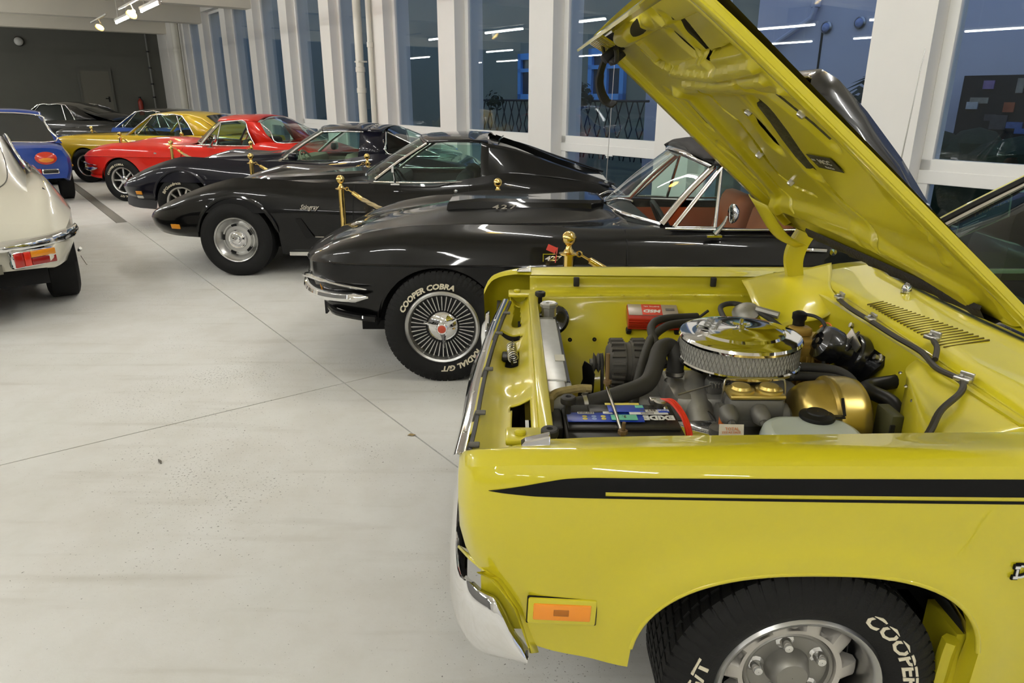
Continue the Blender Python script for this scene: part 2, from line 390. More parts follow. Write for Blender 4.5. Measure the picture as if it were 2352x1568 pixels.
# other walls
m = MB(); rbx(m, NMIN, NX, SMAX, SMAX+.25, 0, ZC); wb = tag(obj('wall_back', m, GREYW, smooth=None), kind='structure')
m = MB(); rbx(m, NMIN, NX, SMIN-.25, SMIN, 0, ZC); tag(obj('wall_front', m, WHITE, smooth=None), kind='structure')
m = MB(); rbx(m, NMIN-.25, NMIN, SMIN, SMAX, 0, ZC); tag(obj('wall_left', m, mat('grey_wall_paint', (.16, .155, .145), rough=.85), smooth=None), kind='structure')
# back door
DOORM = mat('grey_door_paint', (.135, .13, .105), rough=.6)
m = MB(); rbx(m, 3.86, 4.86, SMAX-.05, SMAX-.005, 0, 2.55); door = tag(obj('door_1', m, DOORM, smooth=None), kind='structure')
m = MB(); rbx(m, 3.78, 3.86, SMAX-.07, SMAX-.005, 0, 2.63); rbx(m, 4.86, 4.94, SMAX-.07, SMAX-.005, 0, 2.63); rbx(m, 3.86, 4.86, SMAX-.07, SMAX-.005, 2.55, 2.63); obj('door_frame', m, GREYW, door, smooth=None)
m = MB(); m.tube([RM(4.74, SMAX-.05, 1.55), RM(4.74, SMAX-.11, 1.55), RM(4.60, SMAX-.12, 1.55)], .016, 8); rbx(m, 4.71, 4.77, SMAX-.062, SMAX-.05, 1.42, 1.62); obj('door_handle', m, blackpl, door)
# conduit with clips at the far corner, bulkhead lamp, extinguisher
m = MB(); m.tube([RM(6.35, SMAX-.10, z) for z in (.0, 1.5, 3.0, 4.2)], .03, 8); cnd = tag(obj('conduit', m, mat('conduit_grey', (.20, .20, .19), rough=.5)), 'grey conduit running up the dark back wall near the corner', 'conduit')
for z in (1.6, 2.1, 2.7, 3.3):
    m = MB(); m.box(RM(6.35, SMAX-.10, z), (.09, .09, .06)); obj('clip', m, blackpl, cnd, smooth=None)
m = MB(); M = frame(RM(2.13, SMAX-.02, 3.5), UV.cross(Vector((0, 0, 1))), -UV)
m.lathe([(.15, 0), (.17, .03), (.16, .06)], 20, M); bl = tag(obj('bulkhead_lamp', m, GREYW), 'unlit round bulkhead lamp high on the dark back wall', 'lamp')
m = MB(); m.lathe([(.145, .05), (.13, .10), (.08, .14), (.001, .155)], 20, M); obj('diffuser', m, mat('frosted_glass', (.55, .55, .52), rough=.3), bl)
M = T(*RM(5.80, SMAX-.15, .92))
m = MB(); m.lathe([(.001, .0), (.085, .0), (.09, .03), (.09, .50), (.07, .57), (.03, .61), (.03, .64), (.001, .64)], 18, M)
ex = tag(obj('fire_extinguisher', m, mat('extinguisher_red', (.30, .03, .015), rough=.4)), 'red fire extinguisher hanging on the dark back wall', 'extinguisher')
m = MB(); m.box(M @ Vector((0, 0, .67)), (.05, .12, .05)); m.tube([M @ Vector(p) for p in ((.03, 0, .64), (.12, 0, .55), (.11, 0, .3), (.095, 0, .15))], .013, 6); obj('valve', m, blackpl, ex)
# rain pipes on the window wall
PIPE = mat('cream_pipe', (.70, .68, .60), rough=.35)
def pipe(name, n, s, r, label, sockets):
    m = MB(); m.tube([RM(n, s, z) for z in (0, 2.2, 4.5)], r, 14); o = tag(obj(name, m, PIPE), label, 'pipe')
    for z in sockets:
        q = MB(); q.tube([RM(n, s, z-.05), RM(n, s, z-.045), RM(n, s, z+.045), RM(n, s, z+.05)], [r+.004, r+.012, r+.012, r+.004], 14); obj('socket', q, PIPE, o)
    return o
p1 = pipe('rain_pipe', 6.70, 14.30, .085, 'thick cream rain pipe with sockets in front of the fifth white pillar', (1.75, 2.15))
m = MB(); m.box(RM(6.72, 14.30, 2.30), (.19, .19, .03), M=RZ(math.degrees(PSI))); obj('pipe_clamp', m, PIPE, p1, smooth=None)
pipe('rain_pipe', 6.73, 13.86, .05, 'thin cream rain pipe right beside the thick one', (2.6,))
pipe('rain_pipe', 6.68, 29.45, .13, 'cream rain pipe near the dark far corner of the window wall', (3.2,))
# ------------------------------------------------------------------ fluorescent tubes on a track, with small spot lamps
TUBEM = mat('lit_tube', (1, 1, 1), emit=(1.0, 1.0, .97), es=TUBE_E)
FIXT = mat('lamp_housing', (.55, .54, .5), rough=.5)
SPOTM = mat('lit_spot', (1, .8, .3), emit=(1, .62, .12), es=26)
def tube_lamp(n, s, z, label, L=1.56):
    r = empty('fluorescent_lamp', RM(n, s, z)); ORG[0] = RM(n, s, z)
    m = MB(); m.tube([RM(n, s-L/2, z), RM(n, s+L/2, z)], .019, 10); obj('tube', m, TUBEM, r)
    h = MB(); rbx(h, n-.035, n+.035, s-L/2-.05, s+L/2+.05, z+.03, z+.075)
    for e in (-1, 1): rbx(h, n-.02, n+.02, s+e*(L/2+.02)-.02, s+e*(L/2+.02)+.02, z-.025, z+.04)
    obj('housing', h, FIXT, r, smooth=None)
    for e in (-.5, .5):
        q = ((s+e-S0-PW/2)/PER) % 2; zt = ZC-.004 if abs(q-1) > .115 else 3.866
        h = MB(); h.tube([RM(n, s+e, z+.07), RM(n, s+e, zt)], .006, 6); obj('suspension', h, FIXT, r)
    ORG[0] = Vector((0, 0, 0))
    return tag(r, label, 'lamp', 'fluorescent tube lamps')
rows = [(3.10, 'over the parked cars beside the windows'), (-1.4, 'over the middle of the aisle, row extended to brighten the far end'), (-5.8, 'over the far side of the aisle, row extended to brighten the far end')]
ORD = ['first', 'second', 'third', 'fourth', 'fifth', 'sixth', 'seventh', 'eighth', 'ninth', 'tenth', 'eleventh', 'twelfth', 'thirteenth', 'fourteenth']
for (n, txt) in rows:
    last = 5 if n > 0 else 9  # aisle rows run on with unseen lamps added to brighten the far end
    for i in range(-4, last+1):
        s = 18.05-2.8*(5-i)+(0 if n > 0 else .9)
        tube_lamp(n, s, 3.15, ('fluorescent tube lamp at the far end of the row over the cars' if (n > 0 and i == 5) else 'fluorescent tube lamp second from the far end over the cars' if (n > 0 and i == 4) else ORD[last-i]+' fluorescent tube lamp from the far end '+txt))
def spot_lamp(n, s, z, label, tilt=30):
    r = empty('spot_lamp', RM(n, s, z)); ORG[0] = RM(n, s, z); d = (NV*-.5+UV*-.45+Vector((0, 0, -.75))).normalized(); M = frame(RM(n, s, z), (1, 0, 0), d)
    m = MB(); m.lathe([(.02, -.10), (.035, -.09), (.05, -.05), (.095, .02), (.10, .025), (.095, .02), (.05, -.03)], 18, M); obj('shade', m, FIXT, r)
    m = MB(); m.lathe([(.001, .012), (.06, .008), (.09, .0)], 18, M); obj('bulb', m, SPOTM, r)
    m = MB(); m.tube([M @ Vector((0, 0, -.09)), RM(n, s, z+.18)], .012, 6); rbx(m, n-.02, n+.02, s-1.2, s+1.2, z+.17, z+.2); obj('track', m, FIXT, r)
    ORG[0] = Vector((0, 0, 0)); return tag(r, label, 'lamp')
spot_lamp(3.02, 20.6, 3.18, 'small warm spot lamp glowing at the end of the ceiling track')
spot_lamp(2.90, 15.9, 3.08, 'small warm spot lamp between the two fluorescent tubes')
for s, w_ in ((1.3, 'yellow muscle car'), (4.2, 'black soft-top car'), (7.0, 'Stingray car'), (9.8, 'navy fastback')):
    spot_lamp(2.95, s, 3.08, 'small warm spot lamp on the track above the '+w_)['group'] = 'spot lamps over the cars'
# ------------------------------------------------------------------ what shows through the panes
FACADE = mat('lilac_render', (.60, .58, .66), rough=.9, noise_amt=.05, nscale=2)
FACAD2 = mat('olive_render', (.24, .27, .22), rough=.9, noise_amt=.08, nscale=2)
NE = 11.0
m = MB(); rbx(m, -4, 40, -30, 90, -.45, -.25); tag(obj('ground_outside', m, mat('dark_asphalt', (.10, .105, .12), rough=.9, noise_amt=.2, nscale=4), smooth=None), kind='structure')
bh = empty('neighbour_house', RM(NE, 9, -.2)); ORG[0] = RM(NE, 9, -.2)
m = MB(); rbx(m, NE, NE+3, -6, 8.0, -.25, 6); obj('pale_wall', m, FACADE, bh, smooth=None)
m = MB(); rbx(m, NE+.25, NE+3, 8.0, 75, -.25, 7); obj('olive_wall', m, FACAD2, bh, smooth=None)
m = MB(); rbx(m, NE-.1, NE+.3, 9.75, 10.35, -.25, 6); obj('corner_pier', m, FACADE, bh, smooth=None)
BLUEW = mat('blue_window_paint', (.12, .42, .90), rough=.5)
GLD = mat('dark_house_glass', (.02, .05, .09), rough=.1)
for s0, s1, lab in ((11.25, 12.35, ''), (13.9, 14.9, ''), (17.5, 18.5, ''), (20.5, 21.5, '')):
    f = MB(); z0, z1 = 1.58, 2.62
    for a, b_, c, d in ((s0, s0+.12, z0, z1), (s1-.12, s1, z0, z1), (s0, s1, z0, z0+.12), (s0, s1, z1-.14, z1), ((s0+s1)/2-.05, (s0+s1)/2+.05, z0, z1), (s0, s1, z0+.62, z0+.70)): rbx(f, NE+.15, NE+.26, a, b_, c, d)
    o = obj('window', f, BLUEW, bh, smooth=None)
    g = MB(); rbx(g, NE+.22, NE+.25, s0+.1, s1-.1, z0+.1, z1-.1); obj('pane', g, GLD, o, smooth=None)
m = MB(); m.tube([RM(NE-.06, 6.93, 4.5), RM(NE-.06, 6.93, 2.95)], .07, 10); m.tube([RM(NE-.08, 6.92, 2.95), RM(NE-.08, 6.96, 2.80), RM(NE-.08, 7.55, 2.47), RM(NE-.08, 8.2, 2.12)], .045, 10); obj('downpipe', m, FACADE, bh)
m = MB(); rbx(m, NE-.012, NE, 6.78, 6.81, -.2, 2.72); obj('cable', m, blackpl, bh, smooth=None)
for s, z in ((6.73, 2.65), (6.20, 2.68)):
    m = MB(); M = frame(RM(NE, s, z), (0, 0, 1), -NV); m.lathe([(.085, 0), (.09, .03), (.07, .05)], 16, M); o = obj('wall_lamp', m, steel, bh); q = MB(); q.lathe([(.07, .04), (.05, .07), (.001, .085)], 16, M); obj('glass', q, mat('lamp_glass', (.35, .40, .62), rough=.2), o)
ORG[0] = Vector((0, 0, 0)); tag(bh, 'house across the yard with blue windows and a downpipe, seen through the panes', 'house')
# wrought railing in front of the house
rl = empty('yard_railing', RM(10.2, 11, 0)); ORG[0] = RM(10.2, 11, 0); IRON = mat('black_iron', (.012, .013, .015), rough=.6)
m = MB(); m.tube([RM(10.2, 9.6, 1.56), RM(10.2, 16, 1.56)], .025, 6); m.tube([RM(10.2, 9.6, .55), RM(10.2, 16, .55)], .02, 6); obj('rail', m, IRON, rl)
for i in range(22):
    s = 9.7+i*.29; m = MB(); m.tube([RM(10.2, s, .45), RM(10.2, s+.1, .85), RM(10.2, s+.19, 1.05), RM(10.2, s+.1, 1.3), RM(10.2, s, 1.56)], .013, 5); m.tube([RM(10.2, s+.2, .45), RM(10.2, s+.1, .85), RM(10.2, s+.01, 1.05), RM(10.2, s+.1, 1.3), RM(10.2, s+.2, 1.56)], .013, 5); obj('scroll_bar', m, IRON, rl)
ORG[0] = Vector((0, 0, 0)); tag(rl, 'black wrought iron railing in the yard behind the middle window', 'railing')
LEAF = mat('dark_leaves', (.02, .035, .02), rough=.7)
def shrub(n, s, z, r, label, cnt=90, spike=False):
    m = MB(); rnd = random.Random(int(s*100))
    for i in range(cnt):
        d = Vector((rnd.gauss(0, 1), rnd.gauss(0, 1), abs(rnd.gauss(0, 1)) if spike else rnd.gauss(0, .8))).normalized(); c = RM(n, s, z); L = r*(1 if spike else rnd.uniform(.5, 1)); t = d.orthogonal().normalized()*(.02 if spike else .07)*r/.4
        if spike: mid = c+d*L*.6; tip = c+d*L*.95+Vector((0, 0, -.35*L)); m.add([c-t, c+t, mid+t, mid-t, tip], [(0, 1, 2, 3), (3, 2, 4)])
        else:
            p = c+d*L; b_ = t.cross(d).normalized()*.06; m.add([p-t, p+b_, p+t, p-b_], [(0, 1, 2, 3)])
    return tag(obj('yard_plant', m, LEAF, smooth=None), label, 'plant')
shrub(9.75, 11.0, 1.62, .30, 'dark bushy plant standing on the yard railing')
shrub(9.8, 13.9, 1.55, .25, 'small dark plant at the left end of the yard railing', 60)
shrub(9.4, 4.75, 1.55, .75, 'dark spiky palm plant left of the picture board outside', 46, True)
# picture board with posters outside the right window
pb = empty('picture_board', RM(10.6, 3.2, 0)); ORG[0] = RM(10.6, 3.2, 0)
m = MB(); rbx(m, 10.6, 10.66, 1.6, 4.45, 1.13, 1.90); rbx(m, 10.62, 10.66, 4.3, 4.4, -.2, 1.2); rbx(m, 10.62, 10.66, 1.7, 1.8, -.2, 1.2); obj('board', m, mat('board_black', (.012, .012, .014), rough=.8), pb, smooth=None)
rnd = random.Random(5); cols = [(.25, .16, .36), (.05, .05, .06), (.30, .27, .22), (.45, .45, .43), (.35, .08, .03), (.05, .12, .35), (.22, .20, .16), (.5, .5, .52), (.15, .30, .42)]
for i in range(30):
    s = 1.75+rnd.random()*2.5; z = 1.17+rnd.random()*.6; a = .07+rnd.random()*.16; h = .06+rnd.random()*.12
    m = MB(); rbx(m, 10.585-.0004*i, 10.60, s, s+a, z, min(1.88, z+h)); c = cols[i % 9]; obj('picture', m, mat('poster_%d' % (i % 9), c, rough=.6, noise_amt=.6, nscale=14), pb, smooth=None)
ORG[0] = Vector((0, 0, 0)); tag(pb, 'black board covered with small coloured pictures outside the right window', 'board')
m = MB()
for i in range(60):
    s = -2+i*.13; r = .10+.05*rnd.random(); m.ball(RM(9.9+rnd.random()*.3, s, .75+.3*rnd.random()), .28+.1*rnd.random(), 7, 5, sc=(1, 1, .8))
rbx(m, 9.8, 10.3, -2, 5.8, -.25, .8)
tag(obj('low_hedge', m, mat('hedge_leaves', (.015, .03, .014), rough=.9, noise_amt=.6, nscale=9, bump=.6, bscale=30)), 'low dark hedge outside below the picture board', 'hedge')
# ------------------------------------------------------------------ wheels (built round z, +z faces outwards)
def tyre_mb(R, r_in, w, tread=0, deep=.007):
    """R outer radius, r_in rim radius, w width; tread = number of cut blocks round the tyre"""
    m = MB(); h = w/2
    side = [(r_in-.012, h*.50), (r_in+.004, h*.80), (r_in+.012, h*.86), (r_in+(R-r_in)*.30, h*1.0), (r_in+(R-r_in)*.55, h*1.03), (R-.045, h*.985), (R-.022, h*.92), (R-.012, h*.86)]
    n_ribs = 5; tr = []
    if tread:
        zs = [h*.84-(2*h*.84)*i/n_ribs for i in range(n_ribs+1)]; g = .0045
        for i in range(n_ribs):
            a, b = zs[i], zs[i+1]; tr += [(R-deep, a-0.0005, 0), (R, a-g, 1), (R, b+g, 1), (R-deep, b+0.0005, 0)]
    else:
        tr = [(R-.002, h*.80, 1), (R, h*.6, 1), (R, -h*.6, 1), (R-.002, -h*.80, 1)]
    prof = [(a, b, 0) for a, b in side]+tr+[(a, -b, 0) for a, b in reversed(side)]
    if not tread: m.lathe([(a, b) for a, b, _ in prof], 56); return m
    rows = []
    angs = []
    for k in range(tread):
        for f, up in ((.0, 0), (.06, 1), (.80, 1), (.86, 0)): angs.append(((k+f)*2*pi/tread, up))
    for (r, z, blk) in prof:
        row = []
        for a, up in angs:
            rr = r; sk = .9*z/h*2*pi/tread
            if blk: rr = r if up else r-deep
            elif r > R-.046 and r > R-.03 and z > 0: rr = r if up else r-.003
            elif r > R-.046 and z > 0: rr = r if up else r-.0025
            row.append((rr*cos(a+sk), rr*sin(a+sk), z))
        rows.append(row)
    m.grid(rows, closev=True); return m
def ringmb(m, r0, r1, z0, z1, n=48, mi=0): m.lathe([(r0, z0), (r0, z1), (r1, z1), (r1, z0)], n, mi=mi); return m
WM = lambda x, y, z, side=-1: frame((x, y, z), (1, 0, 0) if side < 0 else (-1, 0, 0), (0, side, 0))
SILV = mat('silver_wheel_paint', (.56, .53, .48), rough=.4, metal=.25)
SILVD = mat('dull_silver_centre', (.30, .29, .265), rough=.45, metal=.7)
SILVR = mat('bright_trim_ring', (.55, .55, .54), rough=.28, metal=1)
WBLACK = mat('wheel_black', (.008, .008, .009), rough=.45)
def base_wheel(car, mat_rim, mb_rim, loc, side, steer=0.):
    o = obj('wheel', mb_rim, mat_rim, car); o.matrix_local = T(*loc) @ RZ(steer) @ WM(0, 0, 0, side); return o
def sub(parent, name, mb, mt, smooth=35): return obj(name, mb, mt, parent, smooth)
def barrel(r, h, depth):            # rim lip, barrel and dark back plate
    m = MB(); m.lathe([(r+.006, h*.70), (r+.010, h*.84), (r+.004, h*.90), (r-.006, h*.86), (r-.012, h*.78), (r-.018, h*.45), (r-.020, -h*.6), (r+.004, -h*.80), (r+.012, -h*.84)], 56); return m
def wheel_rally_hero(car, loc, R, steer=0.):
    r, w = .188, .235; h = w/2
    o = base_wheel(car, [SILVR], barrel(r, h, .1), loc, -1, steer)
    sub(o, 'tyre', tyre_mb(R, r, w, 66), rubber, 30)
    d = MB(); d.lathe([(r-.02, -.02), (.05, -.03), (.001, -.03)], 40); sub(o, 'brake_backing', d, darkvoid)
    # scalloped disc: ten windows open towards the rim
    NW = 10; ri = .112; prof = []; N = NW*14
    def ro(a):
        t = (a/(2*pi/NW)) % 1.0; x = abs(t-.5)/.27
        return .166 if x >= 1 else .166-.042*sqrt(max(0, 1-x**2.4))
    rows = []
    for k in range(N):
        a = 2*pi*k/N+.12; R0 = ro(a); R1 = min(R0, .166)
        rows.append([Vector((q*cos(a), q*sin(a), z)) for q, z in ((.166 if R0 > .165 else R0, .012 if R0 > .165 else .004), (R0, .030), (R0-.006, .036), (ri+.012, .050), (ri, .046), (ri-.004, .028))])
    d = MB(); d.grid(rows, closeu=True, flip=True); sub(o, 'wheel_disc', d, SILV, 40)
    c = MB(); c.lathe([(ri-.002, .02), (ri-.003, .040), (ri-.008, .044), (ri-.014, .040), (ri-.016, .030), (.055, .026), (.048, .045), (.044, .058), (.036, .066), (.001, .068)], 48); sub(o, 'hub_centre', c, SILVD)
    for k in range(5):
        a = 2*pi*k/5+pi/2+.18; q = MB(); M = T(.079*cos(a), .079*sin(a), .024)
        q.lathe([(.021, 0), (.022, .006), (.014, .010), (.0125, .030), (.010, .034), (.001, .035)], 12, M); sub(o, 'lug_nut', q, chrome)
    q = MB(); q.tube([(.178*cos(1.15), .178*sin(1.15), .03), (.160*cos(1.15), .160*sin(1.15), .055)], .004, 8); sub(o, 'valve', q, steel)
    t = MB(); arc_text(t, 'COOPER COBRA', .047, .233, .12, h*1.015, bold=.0012, shear=.15, sx=1.25); sub(o, 'lettering', t, whitetxt, None); t = MB(); arc_text(t, 'RADIAL G/T', .047, .233, 3.40, h*1.015, bold=.0012, shear=.15, sx=1.25); sub(o, 'lettering', t, whitetxt, None)
    return o
def wheel_turbine(car, loc, R, side=-1, letters=True):
    r, w = .205, .20; h = w/2
    o = base_wheel(car, [satin], barrel(r, h, .1), loc, side)
    sub(o, 'tyre', tyre_mb(R, r, w, 60 if letters else 0), rubber, 30)
    d = MB(); d.lathe([(r-.012, h*.55), (.19, h*.50), (.09, h*.42), (.001, h*.42)], 48); sub(o, 'black_dish', d, WBLACK)
    d = MB(); d.lathe([(r-.018, h*.62), (r-.006, h*.92), (r+.006, h*.97), (r+.016, h*.90)], 64); sub(o, 'trim_ring', d, SILVR)
    NS = 40; f = MB(); f.add([(.100, -.0022, h*.52), (.188, -.0030, h*.58), (.188, .0030, h*.58), (.100, .0022, h*.52), (.100, -.0022, h*.66), (.186, -.0030, h*.72), (.186, .0030, h*.72), (.100, .0022, h*.66)], [(4, 5, 6, 7), (0, 1, 5, 4), (1, 2, 6, 5), (2, 3, 7, 6), (3, 0, 4, 7)])
    fin = sub(o, 'fin', f, satin, None)
    for k in range(1, NS):
        c = fin.copy(); COL.objects.link(c); c.parent = o; c.rotation_euler = (0, 0, 2*pi*k/NS)
    c = MB(); c.lathe([(.088, h*.45), (.090, h*.62), (.080, h*.74), (.050, h*.86), (.036, h*.90), (.034, h*1.14), (.030, h*1.18), (.001, h*1.20)], 40); sub(o, 'hub_cone', c, chrome)
    q = MB(); q.lathe([(.001, h*1.21), (.020, h*1.205), (.024, h*1.19)], 24); sub(o, 'hub_emblem', q, mat('emblem_red', (.55, .08, .04), rough=.3))
    for k in range(3):
        a = pi/2+pi*.72+2*pi*k/3-.35*pi; q = MB(); M = RZ(math.degrees(a)); P = [(.028, -.022), (.060, -.012), (.112, -.004), (.112, .004), (.060, .012), (.028, .022)]
        vs_ = [M @ Vector((x, y, h*(.92+.22*(x-.028)/.084))) for x, y in P]+[M @ Vector((x, y*.6, h*(1.10+.20*(x-.028)/.084))) for x, y in P]
        n = 6; q.add(vs_, [tuple(range(n, 2*n))]+[(i, (i+1) % n, n+(i+1) % n, n+i) for i in range(n)]); sub(o, 'spinner_wing', q, chrome)
    if letters:
        t = MB(); arc_text(t, 'COOPER COBRA', .044, .238, radians(114), h*1.02, bold=.0018, shear=.2, sx=1.06); sub(o, 'lettering', t, whitetxt, None); t = MB(); arc_text(t, 'RADIAL G/T', .044, .238, radians(-62), h*1.02, bold=.0018, shear=.2, sx=1.06); sub(o, 'lettering', t, whitetxt, None)
    return o
def wheel_rally(car, loc, R, side=-1):
    r, w = .205, .24; h = w/2
    o = base_wheel(car, [SILVR], barrel(r, h, .1), loc, side); sub(o, 'tyre', tyre_mb(R, r, w), rubber, 30)
    d = MB(); d.lathe([(r-.012, h*.80), (r-.030, h*.62), (.160, h*.46), (.152, h*.30), (.140, h*.30), (.122, h*.44), (.09, h*.46), (.082, h*.40)], 56); sub(o, 'wheel_disc', d, SILVR)
    for k in range(5):
        a0 = 2*pi*k/5+.3; q = MB(); q.grid([[Vector((rr*cos(a0+t*.08), rr*sin(a0+t*.08), h*.475)) for rr in (.124, .146)] for t in range(6)]); sub(o, 'slot', q, darkvoid, None)
    c = MB(); c.lathe([(.086, h*.36), (.088, h*.58), (.082, h*.66), (.070, h*.62), (.066, h*.66), (.050, h*.72), (.046, h*.84), (.034, h*.95), (.001, h*.99)], 40); sub(o, 'centre_cap', c, chrome)
    return o
def wheel_spoke(car, loc, R, side=-1, n=8, letters=None, dark=False, rim=SILVR):
    r, w = .200, .21; h = w/2
    o = base_wheel(car, [rim], barrel(r, h, .1), loc, side); sub(o, 'tyre', tyre_mb(R, r, w), rubber, 30)
    d = MB(); d.lathe([(r-.016, -.01), (.05, -.01), (.001, -.01)], 32); sub(o, 'brake_backing', d, darkvoid)
    f = MB(); f.add([(.05, -.020, .02), (r-.012, -.016, .03), (r-.012, .016, .03), (.05, .020, .02), (.05, -.012, h*.62), (r-.012, -.011, h*.50), (r-.012, .011, h*.50), (.05, .012, h*.62)], [(4, 5, 6, 7), (0, 1, 5, 4), (1, 2, 6, 5), (2, 3, 7, 6), (3, 0, 4, 7)])
    s0 = sub(o, 'spoke', f, WBLACK if dark else satin, None)
    for k in range(1, n):
        c = s0.copy(); COL.objects.link(c); c.parent = o; c.rotation_euler = (0, 0, 2*pi*k/n)
    c = MB(); c.lathe([(.062, .01), (.064, h*.6), (.045, h*.7), (.040, h*.82), (.001, h*.86)], 28); sub(o, 'centre_cap', c, chrome)
    if letters:
        for (s, a, sz) in letters: t = MB(); arc_text(t, s, sz, .240, radians(a), h*1.02, bold=.001, sx=1.1); sub(o, 'lettering', t, whitetxt, None)
    return o
def wheel_plain(car, loc, R, side=-1, w=.2):
    r = .19; h = w/2; o = base_wheel(car, [WBLACK], barrel(r, h, .1), loc, side); sub(o, 'tyre', tyre_mb(R, r, w), rubber, 30)
    d = MB(); d.lathe([(r-.014, h*.6), (.12, h*.5), (.06, h*.62), (.001, h*.66)], 32); sub(o, 'wheel_disc', d, SILV); return o
# ------------------------------------------------------------------ two sports cars with peaked fenders (black soft top, red hard top)
CGLASS = glass_mat('car_glass', (.62, .80, .74), ior=1.5)
CGLASSC = glass_mat('car_glass_clear', (.80, .88, .86), ior=1.5)
TRIMG = mat('stainless_trim', (.66, .64, .60), rough=.22, metal=1)
def sheet(rows, n=6):       # smooth patch through rows of points
    R = [catmull(r, n) for r in rows]; cols = [catmull([r[j] for r in R], n) for j in range(len(R[0]))]
    return [[c[i] for c in cols] for i in range(len(cols[0]))]
def glass(car, name, rows, mt=None, n=5):
    m = MB(); m.grid(sheet(rows, n)); return obj(name, m, mt or CGLASS, car, 60)
def strip(car, name, pts, r, mt, n=8, flat=None, smooth=50, sm=4):
    m = MB(); m.tube(catmull(pts, sm) if len(pts) > 2 and sm > 1 else pts, r, n, flat=flat); return obj(name, m, mt, car, smooth)
def seat(car, x, y, mt, z0=.32, h=.62, w=.50):
    m = MB(); m.rbox((x, y, z0+.07), (.50, w, .16), .06); m.rbox((x+.27, y, z0+.36), (.15, w*.94, h), .06, M=RY(14)); return obj('seat', m, mt, car, 50)
def steering(car, x, y, z, mt=blackpl, r=.19):
    M = frame((x, y, z), (0, 1, 0), (1, 0, .55)); m = MB(); m.tube([M @ Vector((r*cos(a*pi/12), r*sin(a*pi/12), 0)) for a in range(24)], .013, 6, closed=True)
    for a in (0, 2.1, 4.2): m.tube([M @ Vector((0, 0, 0)), M @ Vector((r*cos(a-.5), r*sin(a-.5), 0))], .009, 5)
    m.tube([M @ Vector((0, 0, 0)), M @ Vector((0, 0, -.3))], .02, 6); return obj('steering_wheel', m, mt, car)
def cabin(car, x0, x1, w, zb, mt, ztop=.86):
    m = MB(); m.box(((x0+x1)/2, 0, zb), (x1-x0, 2*w, .02)); m.box((x0, 0, (zb+ztop)/2), (.02, 2*w, ztop-zb)); m.box((x1, 0, (zb+ztop)/2), (.02, 2*w, ztop-zb))
    for s_ in (-1, 1): m.box(((x0+x1)/2, s_*w, (zb+ztop-.04)/2), (x1-x0, .02, ztop-.04-zb))
    return obj('cabin_trim', m, mt, car, None)
C2_ARCH = [(-.015, .335, .362, 1.0), (2.49, .335, .362, 1.0)]
C2_KEYS = [
 (-.92, [(0, .69), (.04, .69), (.09, .685), (.12, .682), (.15, .68), (.17, .68), (.19, .675), (.19, .65), (.18, .62)]),
 (-.87, [(0, .715), (.12, .715), (.24, .712), (.33, .706), (.38, .70), (.43, .695), (.47, .685), (.45, .61), (.41, .55)]),
 (-.78, [(0, .755), (.2, .755), (.38, .75), (.50, .745), (.56, .742), (.63, .728), (.69, .70), (.67, .59), (.61, .47)]),
 (-.62, [(0, .815), (.22, .812), (.44, .80), (.57, .808), (.645, .812), (.74, .782), (.80, .708), (.79, .56), (.73, .41)]),
 (-.40, [(0, .875), (.22, .87), (.46, .845), (.60, .865), (.68, .875), (.79, .825), (.855, .71), (.835, .55), (.79, .38)]),
 (-.15, [(0, .925), (.2, .915), (.46, .87), (.61, .898), (.69, .910), (.815, .85), (.88, .71), (.85, .53), (.81, .30)]),
 (.10, [(0, .970), (.19, .955), (.44, .875), (.61, .902), (.695, .918), (.82, .85), (.885, .71), (.85, .50), (.82, .25)]),
 (.50, [(0, .99), (.19, .975), (.42, .88), (.61, .90), (.69, .912), (.815, .85), (.882, .71), (.87, .48), (.82, .22)]),
 (.95, [(0, .965), (.2, .955), (.44, .90), (.6, .895), (.68, .89), (.79, .84), (.865, .71), (.855, .48), (.81, .20)]),
 (1.3, [(0, .93), (.2, .93), (.46, .915), (.6, .90), (.68, .887), (.78, .84), (.855, .71), (.845, .46), (.80, .19)]),
 (2.0, [(0, .88), (.2, .88), (.46, .88), (.6, .88), (.69, .878), (.79, .84), (.86, .71), (.85, .46), (.80, .19)]),
 (2.45, [(0, .93), (.2, .93), (.45, .93), (.6, .945), (.70, .95), (.82, .87), (.885, .71), (.87, .5), (.82, .25)]),
 (3.0, [(0, .90), (.2, .90), (.45, .905), (.6, .905), (.68, .90), (.79, .83), (.85, .70), (.83, .5), (.77, .30)]),
 (3.5, [(0, .80), (.2, .80), (.42, .79), (.55, .78), (.62, .76), (.70, .72), (.74, .66), (.72, .5), (.66, .38)])]
C2_KEYS = [(x, k[:6]+[(k[6][0]-.010, k[6][1]+.006), (k[6][0]+.002, k[6][1]), (k[6][0]-.015, k[6][1]-.008)]+k[7:]) for x, k in C2_KEYS]      # small ledge under the side crease
